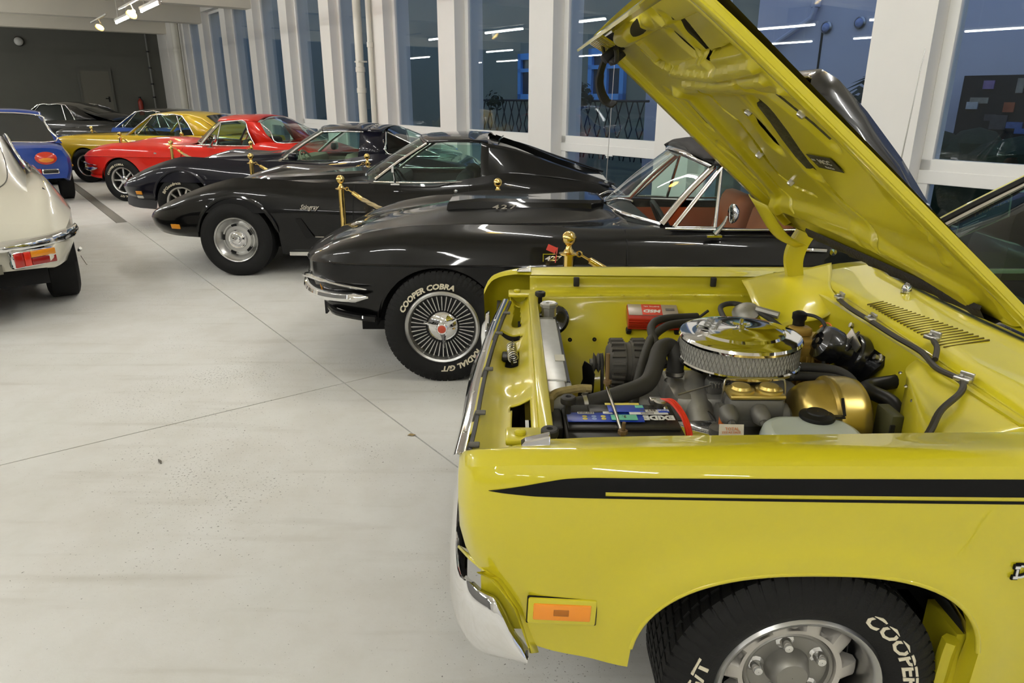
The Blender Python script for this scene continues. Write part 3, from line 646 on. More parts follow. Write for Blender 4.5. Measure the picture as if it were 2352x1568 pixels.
def build_c2(loc, rz, col, hard, label, seatcol):
    car = empty('sports_car', loc, radians(rz)); tag(car, label, 'car')
    P = mat("paint_"+("red" if hard else "black_c2"), col, rough=.3, coat=1., spec=.12, coat_i=1.36)
    L = Loft(C2_KEYS, [(0, 4, 18, True), (4, 6, 8, True), (6, 7, 1, False), (7, 8, 1, False), (8, 10, 9, True)], C2_ARCH, .045)
    m = MB(); L.build(m, skip=lambda x, j: 1.10 < x < 2.36 and j < 16); body = obj('body', m, P, car, 22)
    wheel_wells(car, C2_ARCH, .86)
    un = MB(); un.box((1.25, 0, .24), (3.6, 1.0, .06)); un.box((-.55, 0, .45), (.3, 1.1, .12)); obj('underbody', un, darkvoid, car, None)
    cabin(car, 1.10, 2.36, .70, .28, mat('trim_'+('black' if hard else 'red'), seatcol, rough=.6))
    sm = mat('seat_'+('black' if hard else 'red'), seatcol, rough=.5)
    for y in (-.36, .36): seat(car, 1.72, y, sm)
    steering(car, 1.38, -.36, .84); d = MB(); d.rbox((1.20, 0, .82), (.22, 1.3, .14), .04); obj('dashboard', d, mat('dash_black', (.02, .02, .02), rough=.6), car)
    # windscreen, frame, wipers
    wb = [(1.30, -.61, .905), (1.10, -.36, .935), (1.03, 0, .945), (1.10, .36, .935), (1.30, .61, .905)]; wt = [(1.61, -.50, 1.235), (1.50, -.28, 1.285), (1.46, 0, 1.30), (1.50, .28, 1.285), (1.61, .50, 1.235)]
    wmid = [tuple((a+b)/2+(-.015 if i == 0 else 0) for i, (a, b) in enumerate(zip(p, q))) for p, q in zip(wb, wt)]
    glass(car, 'windscreen', [wb, wmid, wt], CGLASSC if not hard else CGLASS)
    for s_ in (0, -1): strip(car, 'windscreen_pillar', [wb[s_], wmid[s_], wt[s_]], .026, TRIMG, flat=.7)
    strip(car, 'windscreen_header', wt, .022, chrome); strip(car, 'windscreen_base', wb, .014, chrome)
    strip(car, 'wiper', [(1.02, -.05, .955), (1.10, -.18, 1.0), (1.16, -.36, 1.01)], .007, chrome); strip(car, 'wiper', [(1.02, .30, .955), (1.08, .2, 1.0), (1.10, .02, 1.02)], .007, chrome)
    # side glass: vent window in a bright frame, door glass behind it
    for s_ in (-1, 1):
        v = [(1.355, s_*.70, .905), (1.645, s_*.545, 1.235), (1.60, s_*.685, .90)]
        strip(car, 'vent_frame', [v[0], v[1]], .015, TRIMG, flat=.8); strip(car, 'vent_frame', [v[1], v[2]], .011, TRIMG); strip(car, 'vent_frame', [v[0], v[2]], .009, chrome)
        g = MB(); g.poly3(v); obj('vent_window', g, CGLASS, car, None)
        g = MB(); g.grid(sheet([[v[2], (1.95, s_*.69, .895), (2.30, s_*.68, .90)], [(1.66, s_*.56, 1.225), (1.95, s_*.57, 1.25), (2.22, s_*.58, 1.20)]], 4)); obj('side_window', g, CGLASS, car, 60)
        strip(car, 'belt_trim', [(1.30, s_*.72, .90), (1.7, s_*.71, .892), (2.32, s_*.71, .892)], .008, chrome)
    if not hard:      # folded-edge black soft top
        ST = mat('black_vinyl_top', (.022, .020, .020), rough=.75, bump=.2, bscale=300)
        m = MB(); rows = []
        for (x, w_, zc, ze) in ((1.50, .50, 1.325, 1.268), (1.53, .53, 1.345, 1.272), (1.60, .565, 1.355, 1.27), (1.85, .60, 1.365, 1.265), (2.15, .62, 1.34, 1.24), (2.42, .64, 1.24, 1.12), (2.62, .66, 1.08, 1.0), (2.74, .66, .95, .94)):
            rows.append([Vector((x+(.0 if abs(t) < .9 else .05), w_*t, ze+(zc-ze)*(1-abs(t)**2.5))) for t in [i/10 for i in range(-10, 11)]])
        m.grid(rows); obj('soft_top', m, ST, car, 60, solid=.018)
        e = [(1.63, -.53, 1.262), (1.52, -.30, 1.305), (1.485, 0, 1.325), (1.52, .30, 1.305), (1.63, .53, 1.262)]; strip(car, 'top_bead', e, .020, mat('bead_black', (.012, .012, .012), rough=.5))
        m = MB(); m.tube([(1.60, -.545, 1.255), (1.85, -.60, 1.255), (2.2, -.62, 1.23), (2.44, -.64, 1.09)], .016, 6); obj('top_rail', m, ST, car)
        g = MB(); g.grid(sheet([[(2.30, -.45, 1.27), (2.30, .45, 1.27)], [(2.60, -.5, 1.09), (2.60, .5, 1.09)]], 3)); obj('rear_window', g, CGLASS, car)
    else:             # painted hard top with a wrap round rear window
        m = MB(); rows = []
        for (x, w_, zc, ze) in ((1.475, .50, 1.295, 1.245), (1.52, .535, 1.32, 1.252), (1.75, .585, 1.345, 1.262), (2.05, .61, 1.345, 1.262), (2.28, .62, 1.32, 1.245)):
            rows.append([Vector((x+.10*abs(t)**3*(1 if x < 1.6 else .3), w_*t, ze+(zc-ze)*(1-abs(t)**2.6))) for t in [i/10 for i in range(-10, 11)]])
        m.grid(rows)
        for s_ in (-1, 1):
            m.grid([[Vector(p) for p in ((2.10, s_*.615, 1.262), (2.16, s_*.66, 1.10), (2.27, s_*.70, .90))], [Vector(p) for p in ((2.34, s_*.62, 1.245), (2.45, s_*.67, 1.08), (2.62, s_*.70, .93))]], flip=(s_ > 0))
        m.grid([[Vector((2.27, -.70, .90)), Vector((2.62, -.70, .93)), Vector((3.0, -.55, .925)), Vector((3.08, 0, .92))], [Vector((2.27, -.70, .86)), Vector((2.62, -.72, .88)), Vector((3.02, -.57, .88)), Vector((3.1, 0, .88))]])
        obj('hard_top', m, P, car, 45, solid=.012)
        top = [(2.34, -.60, 1.235), (2.33, -.3, 1.30), (2.32, 0, 1.315), (2.33, .3, 1.30), (2.34, .60, 1.235)]; bot = [(2.63, -.68, .945), (2.98, -.45, .945), (3.06, 0, .945), (2.98, .45, .945), (2.63, .68, .945)]
        md = [tuple((a+b)/2+(.03 if i == 0 else .01) for i, (a, b) in enumerate(zip(p, q))) for p, q in zip(top, bot)]
        glass(car, 'rear_window', [top, md, bot], CGLASS)
        strip(car, 'rear_window_trim', [top[0], md[0], bot[0], bot[1], bot[2], bot[3], bot[4], md[4], top[4], top[3], top[2], top[1], top[0]], .010, chrome)
        for s_ in (-1, 1): strip(car, 'side_window_trim', [(1.64, s_*.55, 1.24), (1.9, s_*.60, 1.262), (2.10, s_*.62, 1.255), (2.16, s_*.665, 1.10), (2.27, s_*.71, .90)], .010, chrome, sm=3)
    # split bumpers
    for s_ in (-1, 1):
        p = [(-.915, s_*.16, .515), (-.90, s_*.36, .51), (-.84, s_*.56, .505), (-.73, s_*.72, .505), (-.58, s_*.82, .51), (-.42, s_*.875, .525)]
        m = MB(); m.tube(catmull(p, 4), [.022]*2+[.034]*17+[.020, .008], 10, flat=.95); b_ = obj('bumper', m, chrome, car)
        p2 = [(-.90, s_*.36, .53), (-.855, s_*.56, .585), (-.75, s_*.71, .60), (-.60, s_*.815, .585), (-.43, s_*.87, .57)]
        m = MB(); m.tube(catmull(p2, 4), [.030]*4+[.026]*6+[.014]*6+[.006], 8, flat=.6); obj('bumper_upper_blade', m, chrome, b_)
        m = MB(); m.grid([[Vector((-.905, s_*.38, .50)), Vector((-.90, s_*.38, .60))], [Vector((-.84, s_*.57, .50)), Vector((-.835, s_*.57, .60))], [Vector((-.74, s_*.71, .50)), Vector((-.735, s_*.71, .60))]]); obj('grille_mesh', m, darkvoid, b_)
        m = MB(); m.rbox((-.72, s_*.66, .555), (.05, .10, .045), .012); obj('turn_signal', m, mat('amber_lens', (.75, .30, .02), rough=.15, coat=.8), b_)
        m = MB(); m.tube(catmull([(-.70, s_*.66, .405), (-.64, s_*.74, .395), (-.50, s_*.80, .385), (-.40, s_*.81, .375)], 4), .022, 8); obj('valance_tube', m, P, car)
    m = MB(); m.box((-.81, -.12, .36), (.012, .50, .17)); m.box((-.79, -.12, .45), (.03, .1, .06)); plate = obj('licence_plate', m, blackpl, car, None)
    # side mirror
    m = MB(); M = frame((1.66, -.80, 1.0), (0, 0, 1), (-1, -.15, .05)); m.lathe([(.001, -.035), (.03, -.03), (.052, -.01), (.056, .004), (.05, .008), (.001, .008)], 18, M); mi = obj('mirror', m, chrome, car)
    m = MB(); m.tube(catmull([(1.63, -.80, .985), (1.61, -.805, .94), (1.57, -.80, .885)], 4), [.012, .012, .013, .015, .018, .020, .023, .026, .030], 8, flat=.55); m.box((1.565, -.80, .872), (.085, .035, .012)); obj('mirror_stalk', m, chrome, mi)
    # door gap, handle, badges
    yy = lambda x, z: -L.y_at(x, z)
    m = MB(); m.tube([(1.07, yy(1.07, z)-.001, z) for z in (.885-.03*0, .84, .78, .71, .6, .45, .3)], .0045, 5); obj('door_seam', m, darkvoid, car)
    m = MB(); m.tube(catmull([(2.02, yy(2.0, .80)-.01, .80), (2.1, yy(2.1, .80)-.03, .805), (2.2, yy(2.2, .80)-.012, .80)], 4), .012, 8); m.lathe([(.022, 0), (.02, .012), (.001, .016)], 14, WM(2.24, yy(2.24, .79), .79)); obj('door_handle', m, chrome, car)
    if not hard:
        m = MB(); put_text(m, '427', .036, frame((.645, yy(.645, .755)-.004, .752), (1, 0, 0), (0, -1, .25)), bold=.0012, shear=.15, sx=1.6)
        for dz in (-.027, .027): m.box((.67, yy(.66, .752)-.004-dz*.3, .752+dz), (.17, .004, .005))
        m.box((.587, yy(.6, .752)-.005, .752), (.005, .004, .055)); m.box((.755, yy(.75, .752)-.005, .752), (.022, .004, .05)); obj('engine_badge', m, chrome, car)
        m = MB(); M = frame((.635, yy(.64, .80)-.006, .805), (1, 0, -.45), (0, -1, .35)); m.box((0, 0, 0), (.055, .035, .004)); m.v = [tuple(M @ Vector(v)) for v in m.v]; m.tube([M @ Vector((.028, .02, 0)), M @ Vector((.05, -.065, 0))], .003, 5); obj('flag_badge', m, mat('flag_red', (.60, .05, .03), rough=.3), car)
        m = MB(); put_text(m, '427', .05, frame((.36, -.272, .958), (1, 0, .02), (0, -.62, .78)), bold=.001, shear=.1, sx=1.7, space=1.25); obj('hood_lettering', m, chrome, car)
        m = MB(); P2 = [(-.02, -.235), (.18, -.255), (.92, -.265), (1.0, -.20), (1.0, .20), (.92, .265), (.18, .255), (-.02, .235)]
        rows = [[Vector((x, y, L.fz[1](x)-.05)) for x, y in P2], [Vector((x*.985+.01, y*.93, L.fz[0](x)+.012)) for x, y in P2], [Vector((x*.97+.02, y*.84, L.fz[0](x)+.030)) for x, y in P2]]
        m.grid(rows, closev=True); m.poly3([rows[2][i] for i in range(8)]); obj('hood_scoop', m, P, car, 30)
        m = MB(); m.box((1.0, 0, .975), (.012, .36, .035)); obj('scoop_mouth', m, darkvoid, car, None)
    else:
        m = MB(); put_text(m, 'S', .03, frame((.62, yy(.62, .76)-.004, .775), (1, 0, 0), (0, -1, .25))); m.box((.63, yy(.63, .77)-.003, .77), (.045, .004, .02)); obj('fender_badge', m, chrome, car)
    if not hard:
        m = MB(); put_text(m, 'LEGENDY', .034, frame((1.462, .13, 1.262), (.05, -1, 0), (-.80, 0, .55)), depth=.001); obj('glass_sticker', m, mat('gold_print', (.62, .42, .10), rough=.4), car, None)
    m = MB(); m.lathe([(.001, .012), (.04, .008), (.05, 0)], 16, frame((-.62, -.12, .828), (1, 0, 0), (-.25, 0, 1))); obj('nose_emblem', m, chrome, car)
    if not hard:
        m = MB(); m.tube([(2.62, -.66, .92), (2.66, -.66, 1.88)], [.004, .0025], 6); m.lathe([(.02, 0), (.016, .03), (.001, .035)], 10, T(2.62, -.66, .905)); obj('antenna', m, steel, car)
    return car, L
c2, _L2 = build_c2((-.41, 4.845, 0), 0, (.0028, .0028, .003), False, 'black open-top style sports car with black soft roof, chrome split bumper and red seats', (.62, .12, .03))
wheel_turbine(c2, (0, -.785, .34), .34); wheel_turbine(c2, (2.49, -.785, .34), .34, letters=False)
for x in (0, 2.49): wheel_plain(c2, (x, .785, .34), .34, 1)
# ------------------------------------------------------------------ two shark-nosed sports cars
C3_ARCH = [(.02, .36, .385, 1.0), (2.49, .36, .385, 1.0)]
C3_KEYS = [
 (-1.04, [(0, .535), (.08, .535), (.15, .53), (.2, .527), (.24, .52), (.27, .512), (.29, .50), (.28, .475), (.26, .45)]),
 (-.94, [(0, .585), (.2, .58), (.34, .575), (.44, .57), (.50, .56), (.55, .54), (.58, .51), (.55, .44), (.50, .39)]),
 (-.79, [(0, .645), (.26, .64), (.46, .635), (.57, .635), (.63, .628), (.69, .588), (.72, .522), (.70, .43), (.63, .36)]),
 (-.62, [(0, .70), (.28, .695), (.48, .69), (.60, .705), (.68, .705), (.765, .64), (.80, .53), (.78, .41), (.71, .35)]),
 (-.42, [(0, .745), (.28, .74), (.5, .735), (.62, .77), (.70, .785), (.80, .72), (.845, .57), (.83, .43), (.77, .35)]),
 (-.2, [(0, .785), (.28, .78), (.5, .77), (.63, .83), (.72, .855), (.83, .78), (.875, .60), (.86, .42), (.80, .30)]),
 (.05, [(0, .83), (.28, .82), (.5, .79), (.64, .872), (.735, .905), (.845, .80), (.89, .60), (.87, .40), (.81, .22)]),
 (.4, [(0, .868), (.28, .858), (.5, .81), (.64, .868), (.73, .89), (.83, .79), (.88, .60), (.85, .40), (.80, .20)]),
 (.8, [(0, .89), (.28, .88), (.5, .84), (.63, .852), (.71, .86), (.80, .77), (.855, .60), (.83, .40), (.79, .19)]),
 (1.2, [(0, .895), (.28, .89), (.5, .87), (.62, .865), (.70, .855), (.785, .76), (.845, .60), (.83, .40), (.79, .19)]),
 (1.8, [(0, .87), (.28, .87), (.5, .87), (.62, .868), (.70, .855), (.79, .77), (.85, .61), (.83, .40), (.79, .19)]),
 (2.25, [(0, .88), (.28, .88), (.5, .88), (.63, .90), (.72, .915), (.83, .82), (.885, .63), (.86, .42), (.81, .22)]),
 (2.55, [(0, .90), (.28, .90), (.5, .90), (.64, .938), (.74, .96), (.85, .85), (.90, .64), (.88, .44), (.82, .26)]),
 (3.0, [(0, .90), (.28, .90), (.5, .90), (.63, .915), (.72, .92), (.82, .83), (.87, .65), (.85, .46), (.79, .34)]),
 (3.5, [(0, .85), (.28, .85), (.5, .85), (.6, .845), (.67, .83), (.74, .77), (.78, .66), (.76, .5), (.70, .4)]),
 (3.66, [(0, .76), (.28, .76), (.5, .755), (.58, .75), (.63, .735), (.68, .70), (.71, .63), (.69, .52), (.65, .44)])]
def build_c3(loc, rz, col, fast, label):
    car = empty('sports_car', loc, radians(rz)); tag(car, label, 'car')
    nm = 'navy' if fast else 'black_c3'; P = mat('paint_'+nm, col, rough=.3, coat=1., spec=.12, coat_i=1.36)
    L = Loft(C3_KEYS, [(0, 4, 18, True), (4, 6, 8, True), (6, 8, 9, True)], C3_ARCH, .045)
    m = MB(); L.build(m, skip=lambda x, j: 1.26 < x < 2.30 and j < 15); obj('body', m, P, car, 26)
    wheel_wells(car, C3_ARCH, .86)
    un = MB(); un.box((1.3, 0, .24), (3.6, 1.0, .06)); un.box((-.5, 0, .40), (.5, 1.1, .06)); obj('underbody', un, darkvoid, car, None)
    IN = mat('cabin_tan' if fast else 'cabin_black', (.30, .26, .18) if fast else (.025, .025, .025), rough=.7)
    cabin(car, 1.26, 2.32, .70, .28, IN); sm = IN
    for y in (-.36, .36): seat(car, 1.80, y, sm, z0=.28)
    steering(car, 1.52, -.36, .80, IN if fast else blackpl); d = MB(); d.rbox((1.32, 0, .80), (.26, 1.3, .16), .05); obj('dashboard', d, IN, car)
    # raised hood
    m = MB(); P2 = [(-.25, -.12), (.15, -.30), (1.0, -.36), (1.14, -.30), (1.14, .30), (1.0, .36), (.15, .30), (-.25, .12)]
    rows = [[Vector((x, y*1.08, L.fz[1](x)-.02)) for x, y in P2], [Vector((x, y, L.fz[0](x)+.018)) for x, y in P2], [Vector((x*.97+.02, y*.82, L.fz[0](x)+.036)) for x, y in P2]]
    m.grid(rows, closev=True); m.poly3(rows[2]); obj('hood_bulge', m, P, car, 35)
    for s_ in (-1, 1):      # flared arch lips
        for (xc, zc, r, ky) in C3_ARCH:
            pts = []
            for k in range(1, 22):
                a = pi*k/22; x = xc+(r+.004)*cos(a); z = zc+(r+.004)*sin(a); pts.append((x, s_*(L.y_at(x, z+.01)+.004), z))
            m = MB(); m.tube(pts, [.006]+[.020]*19+[.006], 8); obj('arch_lip', m, P, car)
    # windscreen and roof
    wb = [(1.30, -.64, .885), (1.16, -.38, .905), (1.09, 0, .915), (1.16, .38, .905), (1.30, .64, .885)]; wt = [(1.78, -.50, 1.205), (1.70, -.28, 1.238), (1.66, 0, 1.248), (1.70, .28, 1.238), (1.78, .50, 1.205)]
    wmid = [tuple((a+b)/2+(.012 if i == 2 else 0) for i, (a, b) in enumerate(zip(p, q))) for p, q in zip(wb, wt)]
    glass(car, 'windscreen', [wb, wmid, wt], CGLASS)
    for s_ in (0, -1): strip(car, 'windscreen_pillar', [wb[s_], wmid[s_], wt[s_]], .024, TRIMG if not fast else satin, flat=.7)
    strip(car, 'windscreen_header', wt, .02, P)
    for s_ in (-1, 1):
        g = MB(); g.grid(sheet([[(1.34, s_*.69, .87), (1.8, s_*.71, .868), (2.30, s_*.70, .885)], [(1.58, s_*.61, 1.04), (1.9, s_*.625, 1.05), (2.30, s_*.62, 1.05)], [(1.80, s_*.52, 1.19), (2.0, s_*.535, 1.20), (2.29, s_*.53, 1.195)]], 3)); obj('side_window', g, CGLASS, car, 60)
        strip(car, 'belt_trim', [(1.30, s_*.715, .872), (1.8, s_*.73, .868), (2.31, s_*.72, .885)], .008, TRIMG if not fast else P)
    m = MB(); rows = []
    for (x, w_, zc, ze) in ((1.67, .50, 1.25, 1.205), (1.74, .525, 1.268, 1.213), (1.95, .545, 1.285, 1.222), (2.15, .55, 1.288, 1.222), (2.34, .55, 1.278, 1.212)):
        rows.append([Vector((x+.11*abs(t)**2.5*(1 if x < 1.8 else .2), w_*t, ze+(zc-ze)*(1-abs(t)**2.4))) for t in [i/10 for i in range(-10, 11)]])
    m.grid(rows)
    if fast:
        obj('roof', m, P, car, 50, solid=.012)
        strip(car, 'roof_trim', [(1.80, -.53, 1.205), (2.05, -.552, 1.215), (2.32, -.555, 1.208)], .011, chrome)
        # B hoop and glass fastback
        m = MB(); 
        for s_ in (-1, 1): m.grid([[Vector((2.27, s_*.55, 1.215)), Vector((2.28, s_*.64, 1.05)), Vector((2.27, s_*.715, .885))], [Vector((2.60, s_*.53, 1.205)), Vector((2.60, s_*.64, 1.05)), Vector((2.62, s_*.72, .935))]], flip=s_ > 0)
        m.grid([[Vector((2.33, t*.55, 1.212+.066*(1-abs(t)**2.4))) for t in [i/6 for i in range(-6, 7)]], [Vector((2.55, t*.53, 1.20+.06*(1-abs(t)**2.4))) for t in [i/6 for i in range(-6, 7)]]])
        obj('roof_hoop', m, P, car, 50, solid=.012)
        a = [(2.60, -.53, 1.20), (2.585, -.3, 1.25), (2.58, 0, 1.262), (2.585, .3, 1.25), (2.60, .53, 1.20)]; b = [(3.05, -.62, 1.02), (3.03, -.3, 1.08), (3.02, 0, 1.09), (3.03, .3, 1.08), (3.05, .62, 1.02)]; c = [(2.68, -.70, .955), (3.40, -.4, .905), (3.46, 0, .90), (3.40, .4, .905), (2.68, .70, .955)]
        c0 = [(3.30, -.66, .93)]+c[1:4]+[(3.30, .66, .93)]
        glass(car, 'rear_window', [a, b, c0], CGLASS, 4)
        for s_ in (-1, 1):
            g = MB(); g.poly3([(2.60, s_*.53, 1.20), (2.66, s_*.70, .955), (3.30, s_*.68, .93), (3.05, s_*.62, 1.02)]); obj('quarter_window', g, CGLASS, car, None)
            strip(car, 'rear_window_trim', [(2.60, s_*.535, 1.205), (2.62, s_*.63, 1.08), (2.66, s_*.705, .955), (3.30, s_*.685, .93), (3.05, s_*.625, 1.025), (2.62, s_*.53, 1.205)], .009, chrome, sm=2)
    else:
        obj('roof', m, P, car, 50, solid=.012)
        strip(car, 'roof_seam', [(2.285, -.556, 1.212), (2.28, -.3, 1.272), (2.28, 0, 1.286), (2.28, .3, 1.272), (2.285, .556, 1.212)], .004, darkvoid)
        for s_ in (-1, 1):      # flying buttresses
            g = sheet([[(2.30, s_*.545, 1.215), (2.62, s_*.55, 1.155), (3.05, s_*.575, 1.01), (3.55, s_*.60, .848)], [(2.30, s_*.635, 1.05), (2.62, s_*.645, 1.04), (3.05, s_*.65, .955), (3.5, s_*.63, .845)], [(2.31, s_*.715, .885), (2.62, s_*.735, .93), (3.05, s_*.715, .905), (3.5, s_*.665, .83)]], 4)
            m = MB(); m.grid(g, flip=s_ > 0); b_ = obj('buttress', m, P, car, 50, solid=.015)
            g2 = sheet([[(2.30, s_*.545, 1.215), (2.62, s_*.55, 1.155), (3.05, s_*.575, 1.01), (3.55, s_*.60, .848)], [(2.30, s_*.40, 1.26), (2.62, s_*.42, 1.17), (3.05, s_*.46, 1.0), (3.55, s_*.5, .852)]], 4)
            m = MB(); m.grid(g2); obj('buttress_top', m, P, b_, 50)
            m = MB(); m.grid([[Vector(p) for p in ((2.38, s_*.40, 1.25), (2.62, s_*.42, 1.17), (3.05, s_*.46, 1.0), (3.5, s_*.5, .86))], [Vector(p) for p in ((2.38, s_*.42, .9), (2.62, s_*.44, .9), (3.05, s_*.48, .9), (3.5, s_*.5, .85))]]); obj('buttress_inner', m, P, b_, None)
        m = MB(); m.box((2.46, 0, 1.06), (.012, .84, .36)); obj('rear_window', m, mat('dark_car_glass', (.008, .012, .012), rough=.08), car, None)
        m = MB(); m.tube([(3.47, -.62, .845), (3.50, -.62, 1.95)], [.004, .002], 6); m.lathe([(.022, -.01), (.018, .03), (.001, .035)], 10, T(3.47, -.62, .85)); obj('antenna', m, steel, car)
    yy = lambda x, z: -L.y_at(x, z)
    m = MB(); m.tube([(1.12, yy(1.12, z)-.001, z) for z in (.84, .80, .74, .66, .6, .5, .4, .28)], .004, 5); obj('door_seam', m, darkvoid, car)
    m = MB(); m.tube([(2.20, yy(2.20, z)-.001, z) for z in (.89, .84, .78, .66, .6, .5, .4, .28)], .004, 5); obj('door_seam', m, darkvoid, car)
    m = MB(); m.tube([(x, yy(x, .60)-.002, .602) for x in (.45, .8, 1.2, 1.6, 2.0)], .0035, 5); obj('side_crease', m, P, car)
    # side marker
    M = frame((-.60, yy(-.60, .46)-.004, .455), (1, -.32, 0), (-.3, -1, -.25)); m = MB(); m.rbox((0, 0, 0), (.10, .045, .012), .004); m.v = [tuple(M @ Vector(v)) for v in m.v]; obj('side_marker', m, mat('amber_lens', (.75, .30, .02), rough=.15, coat=.8), car)
    if fast:
        M = frame((-.60, yy(-.60, .40)-.004, .40), (1, -.32, 0), (-.3, -1, -.35)); m = MB(); m.rbox((0, 0, 0), (.10, .035, .012), .004); m.v = [tuple(M @ Vector(v)) for v in m.v]; obj('side_reflector', m, mat('clear_lens', (.6, .58, .5), rough=.2, coat=.5), car)
        m = MB(); rows = []
        for x in (-.98, -.88, -.76, -.62, -.5, -.37): rows.append([Vector((x, yy(x, L.fz[8](x)+.01), L.fz[8](x)+.02)), Vector((x-.03, yy(x, L.fz[8](x)+.01)*1.01, L.fz[8](x)-.10)), Vector((x-.03, yy(x, L.fz[8](x)+.01)*.9, L.fz[8](x)-.10))])
        m.grid([[Vector((v.x, -v.y, v.z)) for v in r] for r in reversed(rows)]+rows); obj('chin_spoiler', m, mat('grey_urethane', (.04, .04, .045), rough=.5), car)
        m = MB(); m.rbox((1.48, -.80, .92), (.10, .14, .09), .03); obj('mirror', m, P, car)
        strip(car, 'mirror_foot', [(1.46, -.74, .88), (1.48, -.78, .90)], .016, P)
        m = MB(); m.rbox((1.48, .80, .95), (.08, .16, .10), .03); obj('mirror', m, P, car)
    else:
        m = MB(); m.box((1.2, -.802, .205), (1.45, .02, .035)); m.box((1.2, -.80, .24), (1.45, .015, .012), mi=1); obj('sill_panel', m, [mat('white_sill', (.62, .60, .55), rough=.4), blackgl], car, None)
        m = MB(); put_text(m, 'Stingray', .062, frame((.72, yy(.72, .66)-.016, .648), (1, 0, 0), (0, -1, .30)), depth=.004, bold=.0012, shear=.45, sx=.85); obj('script_badge', m, chrome, car)
        m = MB(); m.add([(.575, yy(.575, .54)-.010, .545), (.63, yy(.63, .54)-.010, .55), (.735, yy(.73, .39)-.012, .37), (.66, yy(.66, .37)-.012, .355)], [(0, 3, 2, 1)]); obj('side_vent', m, darkvoid, car, None)
        m = MB(); m.tube([(.74, yy(.74, .37)-.002, .372), (1.04, yy(1.04, .37)-.002, .37)], .004, 5); obj('vent_trim', m, TRIMG, car)
        m = MB(); m.lathe([(.001, .006), (.012, .005), (.018, 0)], 12, frame((1.51, -.80, .885), (1, 0, 0), (-1, -.2, 0))); m.tube([(1.52, -.80, .87), (1.51, -.80, .98)], [.008, .012], 8); m.box((1.52, -.80, .862), (.08, .03, .012)); m.box((1.51, -.80, 1.0), (.02, .10, .055)); obj('mirror', m, chrome, car)
        m = MB(); m.lathe([(.001, .008), (.013, .006), (.018, 0)], 12, WM(2.08, yy(2.08, .80), .80)); obj('door_lock', m, chrome, car)
    strip(car, 'wiper', [(1.12, -.02, .925), (1.2, -.2, .955), (1.26, -.42, .95)], .006, blackpl)
    return car, L
c3, _L3 = build_c3((-2.57, 7.515, 0), -2, (.003, .003, .0032), False, 'black sports car with Stingray script, buttress roof and wide chrome rally wheels')
wheel_rally(c3, (0, -.775, .345), .345); wheel_rally(c3, (2.49, -.78, .345), .345)
for x in (0, 2.49): wheel_plain(c3, (x, .775, .345), .345, 1)
c3b, _ = build_c3((-4.12, 9.98, 0), -5, (.004, .004, .010), True, 'dark navy sports car with glass fastback, chrome window trim and white lettered tyres')
wheel_spoke(c3b, (0, -.775, .335), .335, n=10, letters=[('BFGoodrich', 118, .05), ('RADIAL T/A', -62, .05)], rim=satin); wheel_spoke(c3b, (2.49, -.775, .335), .335, n=10, rim=satin)
for x in (0, 2.49): wheel_plain(c3b, (x, .775, .335), .335, 1)
red, _ = build_c2((-6.17, 12.585, 0), -9, (.60, .018, .008), True, 'bright red sports car with red hard roof and silver spoked wheels', (.02, .02, .02))
wheel_spoke(red, (0, -.775, .335), .335, n=8, letters=[('COOPER COBRA', 118, .042), ('RADIAL G/T', -80, .042)]); wheel_spoke(red, (2.49, -.775, .335), .335, n=8)
for x in (0, 2.49): wheel_plain(red, (x, .775, .335), .335, 1)
# ------------------------------------------------------------------ yellow muscle car with its hood open
HO = Vector((.667, 2.17, 0)); hero = empty('muscle_car', HO); tag(hero, 'yellow muscle car with open hood, black side stripe and exposed engine', 'car')
YEL = mat('yellow_car_paint', (.58, .505, .016), rough=.32, coat=1., spec=.4)
YELI = mat('yellow_inner_paint', (.56, .485, .018), rough=.38, coat=.55, spec=.4, coat_r=.12)
STRIPE = mat('black_stripe_vinyl', (.006, .006, .006), rough=.45, spec=.15)
H_ARCH = [(-.022, .40, .385, .72), (2.72, .40, .385, .70)]
def hk(x, yi, zi, zt, out, zb, zc=None, wn=1.):
    """half section: centre, quarter, inner edge, crown, shoulder, stripe, middle, low, bottom"""
    zc = zi+.03 if zc is None else zc; o = out
    return (x, [(0, zc), (yi*.55, zc-.005), (yi, zi), (o-.065, zt), (o-.022, zt-.016), (o-.006, zt-.055), (o, zt-.17 if zb < .55 else (zt*.5+zb*.5)), (o-.006, (zb*.62+zt*.38) if zb < .55 else zb+.06), (o-.022, zb)])
HK = [hk(-.785, .70, .842, .855, .80, .70, .80), hk(-.770, .735, .868, .882, .838, .672, .82), hk(-.745, .77, .888, .902, .866, .645, .84), hk(-.70, .79, .900, .914, .885, .60, .85), hk(-.65, .785, .908, .922, .895, .53, .87), hk(-.61, .77, .910, .925, .900, .452, .88),
      hk(-.40, .752, .912, .928, .905, .412, .93), hk(-.05, .742, .912, .928, .907, .30, .95), hk(.45, .730, .914, .928, .907, .24, .95), hk(.70, .735, .918, .928, .906, .22, .955), hk(1.0, .745, .925, .925, .905, .20, .93), hk(2.0, .75, .925, .925, .905, .20, .93),
      hk(2.5, .75, .935, .94, .91, .24, .95), hk(3.1, .74, .94, .945, .90, .30, .95), hk(3.75, .70, .93, .935, .86, .42, .94), hk(3.92, .68, .88, .885, .82, .52, .88)]
HL = Loft(HK, [(0, 2, 6, False), (2, 4, 8, True), (4, 8, 30, True)], H_ARCH, .03, pw=2.6)
def flare_push(x, p):            # fender swells towards the wheel arches
    b = 0.
    for (xc, zc, r, ky) in H_ARCH:
        if p.y < zc-.12: continue
        q = ((abs(x-xc)/r)**2.6+(max(0, p.y-zc)/(ky*r))**2.6)**(1/2.6); d = (q-1)*.30
        if d < .25: b = max(b, .017*math.exp(-(max(0, d-.012)/.045)**2))
    return Vector((p.x+b, p.y, 0))
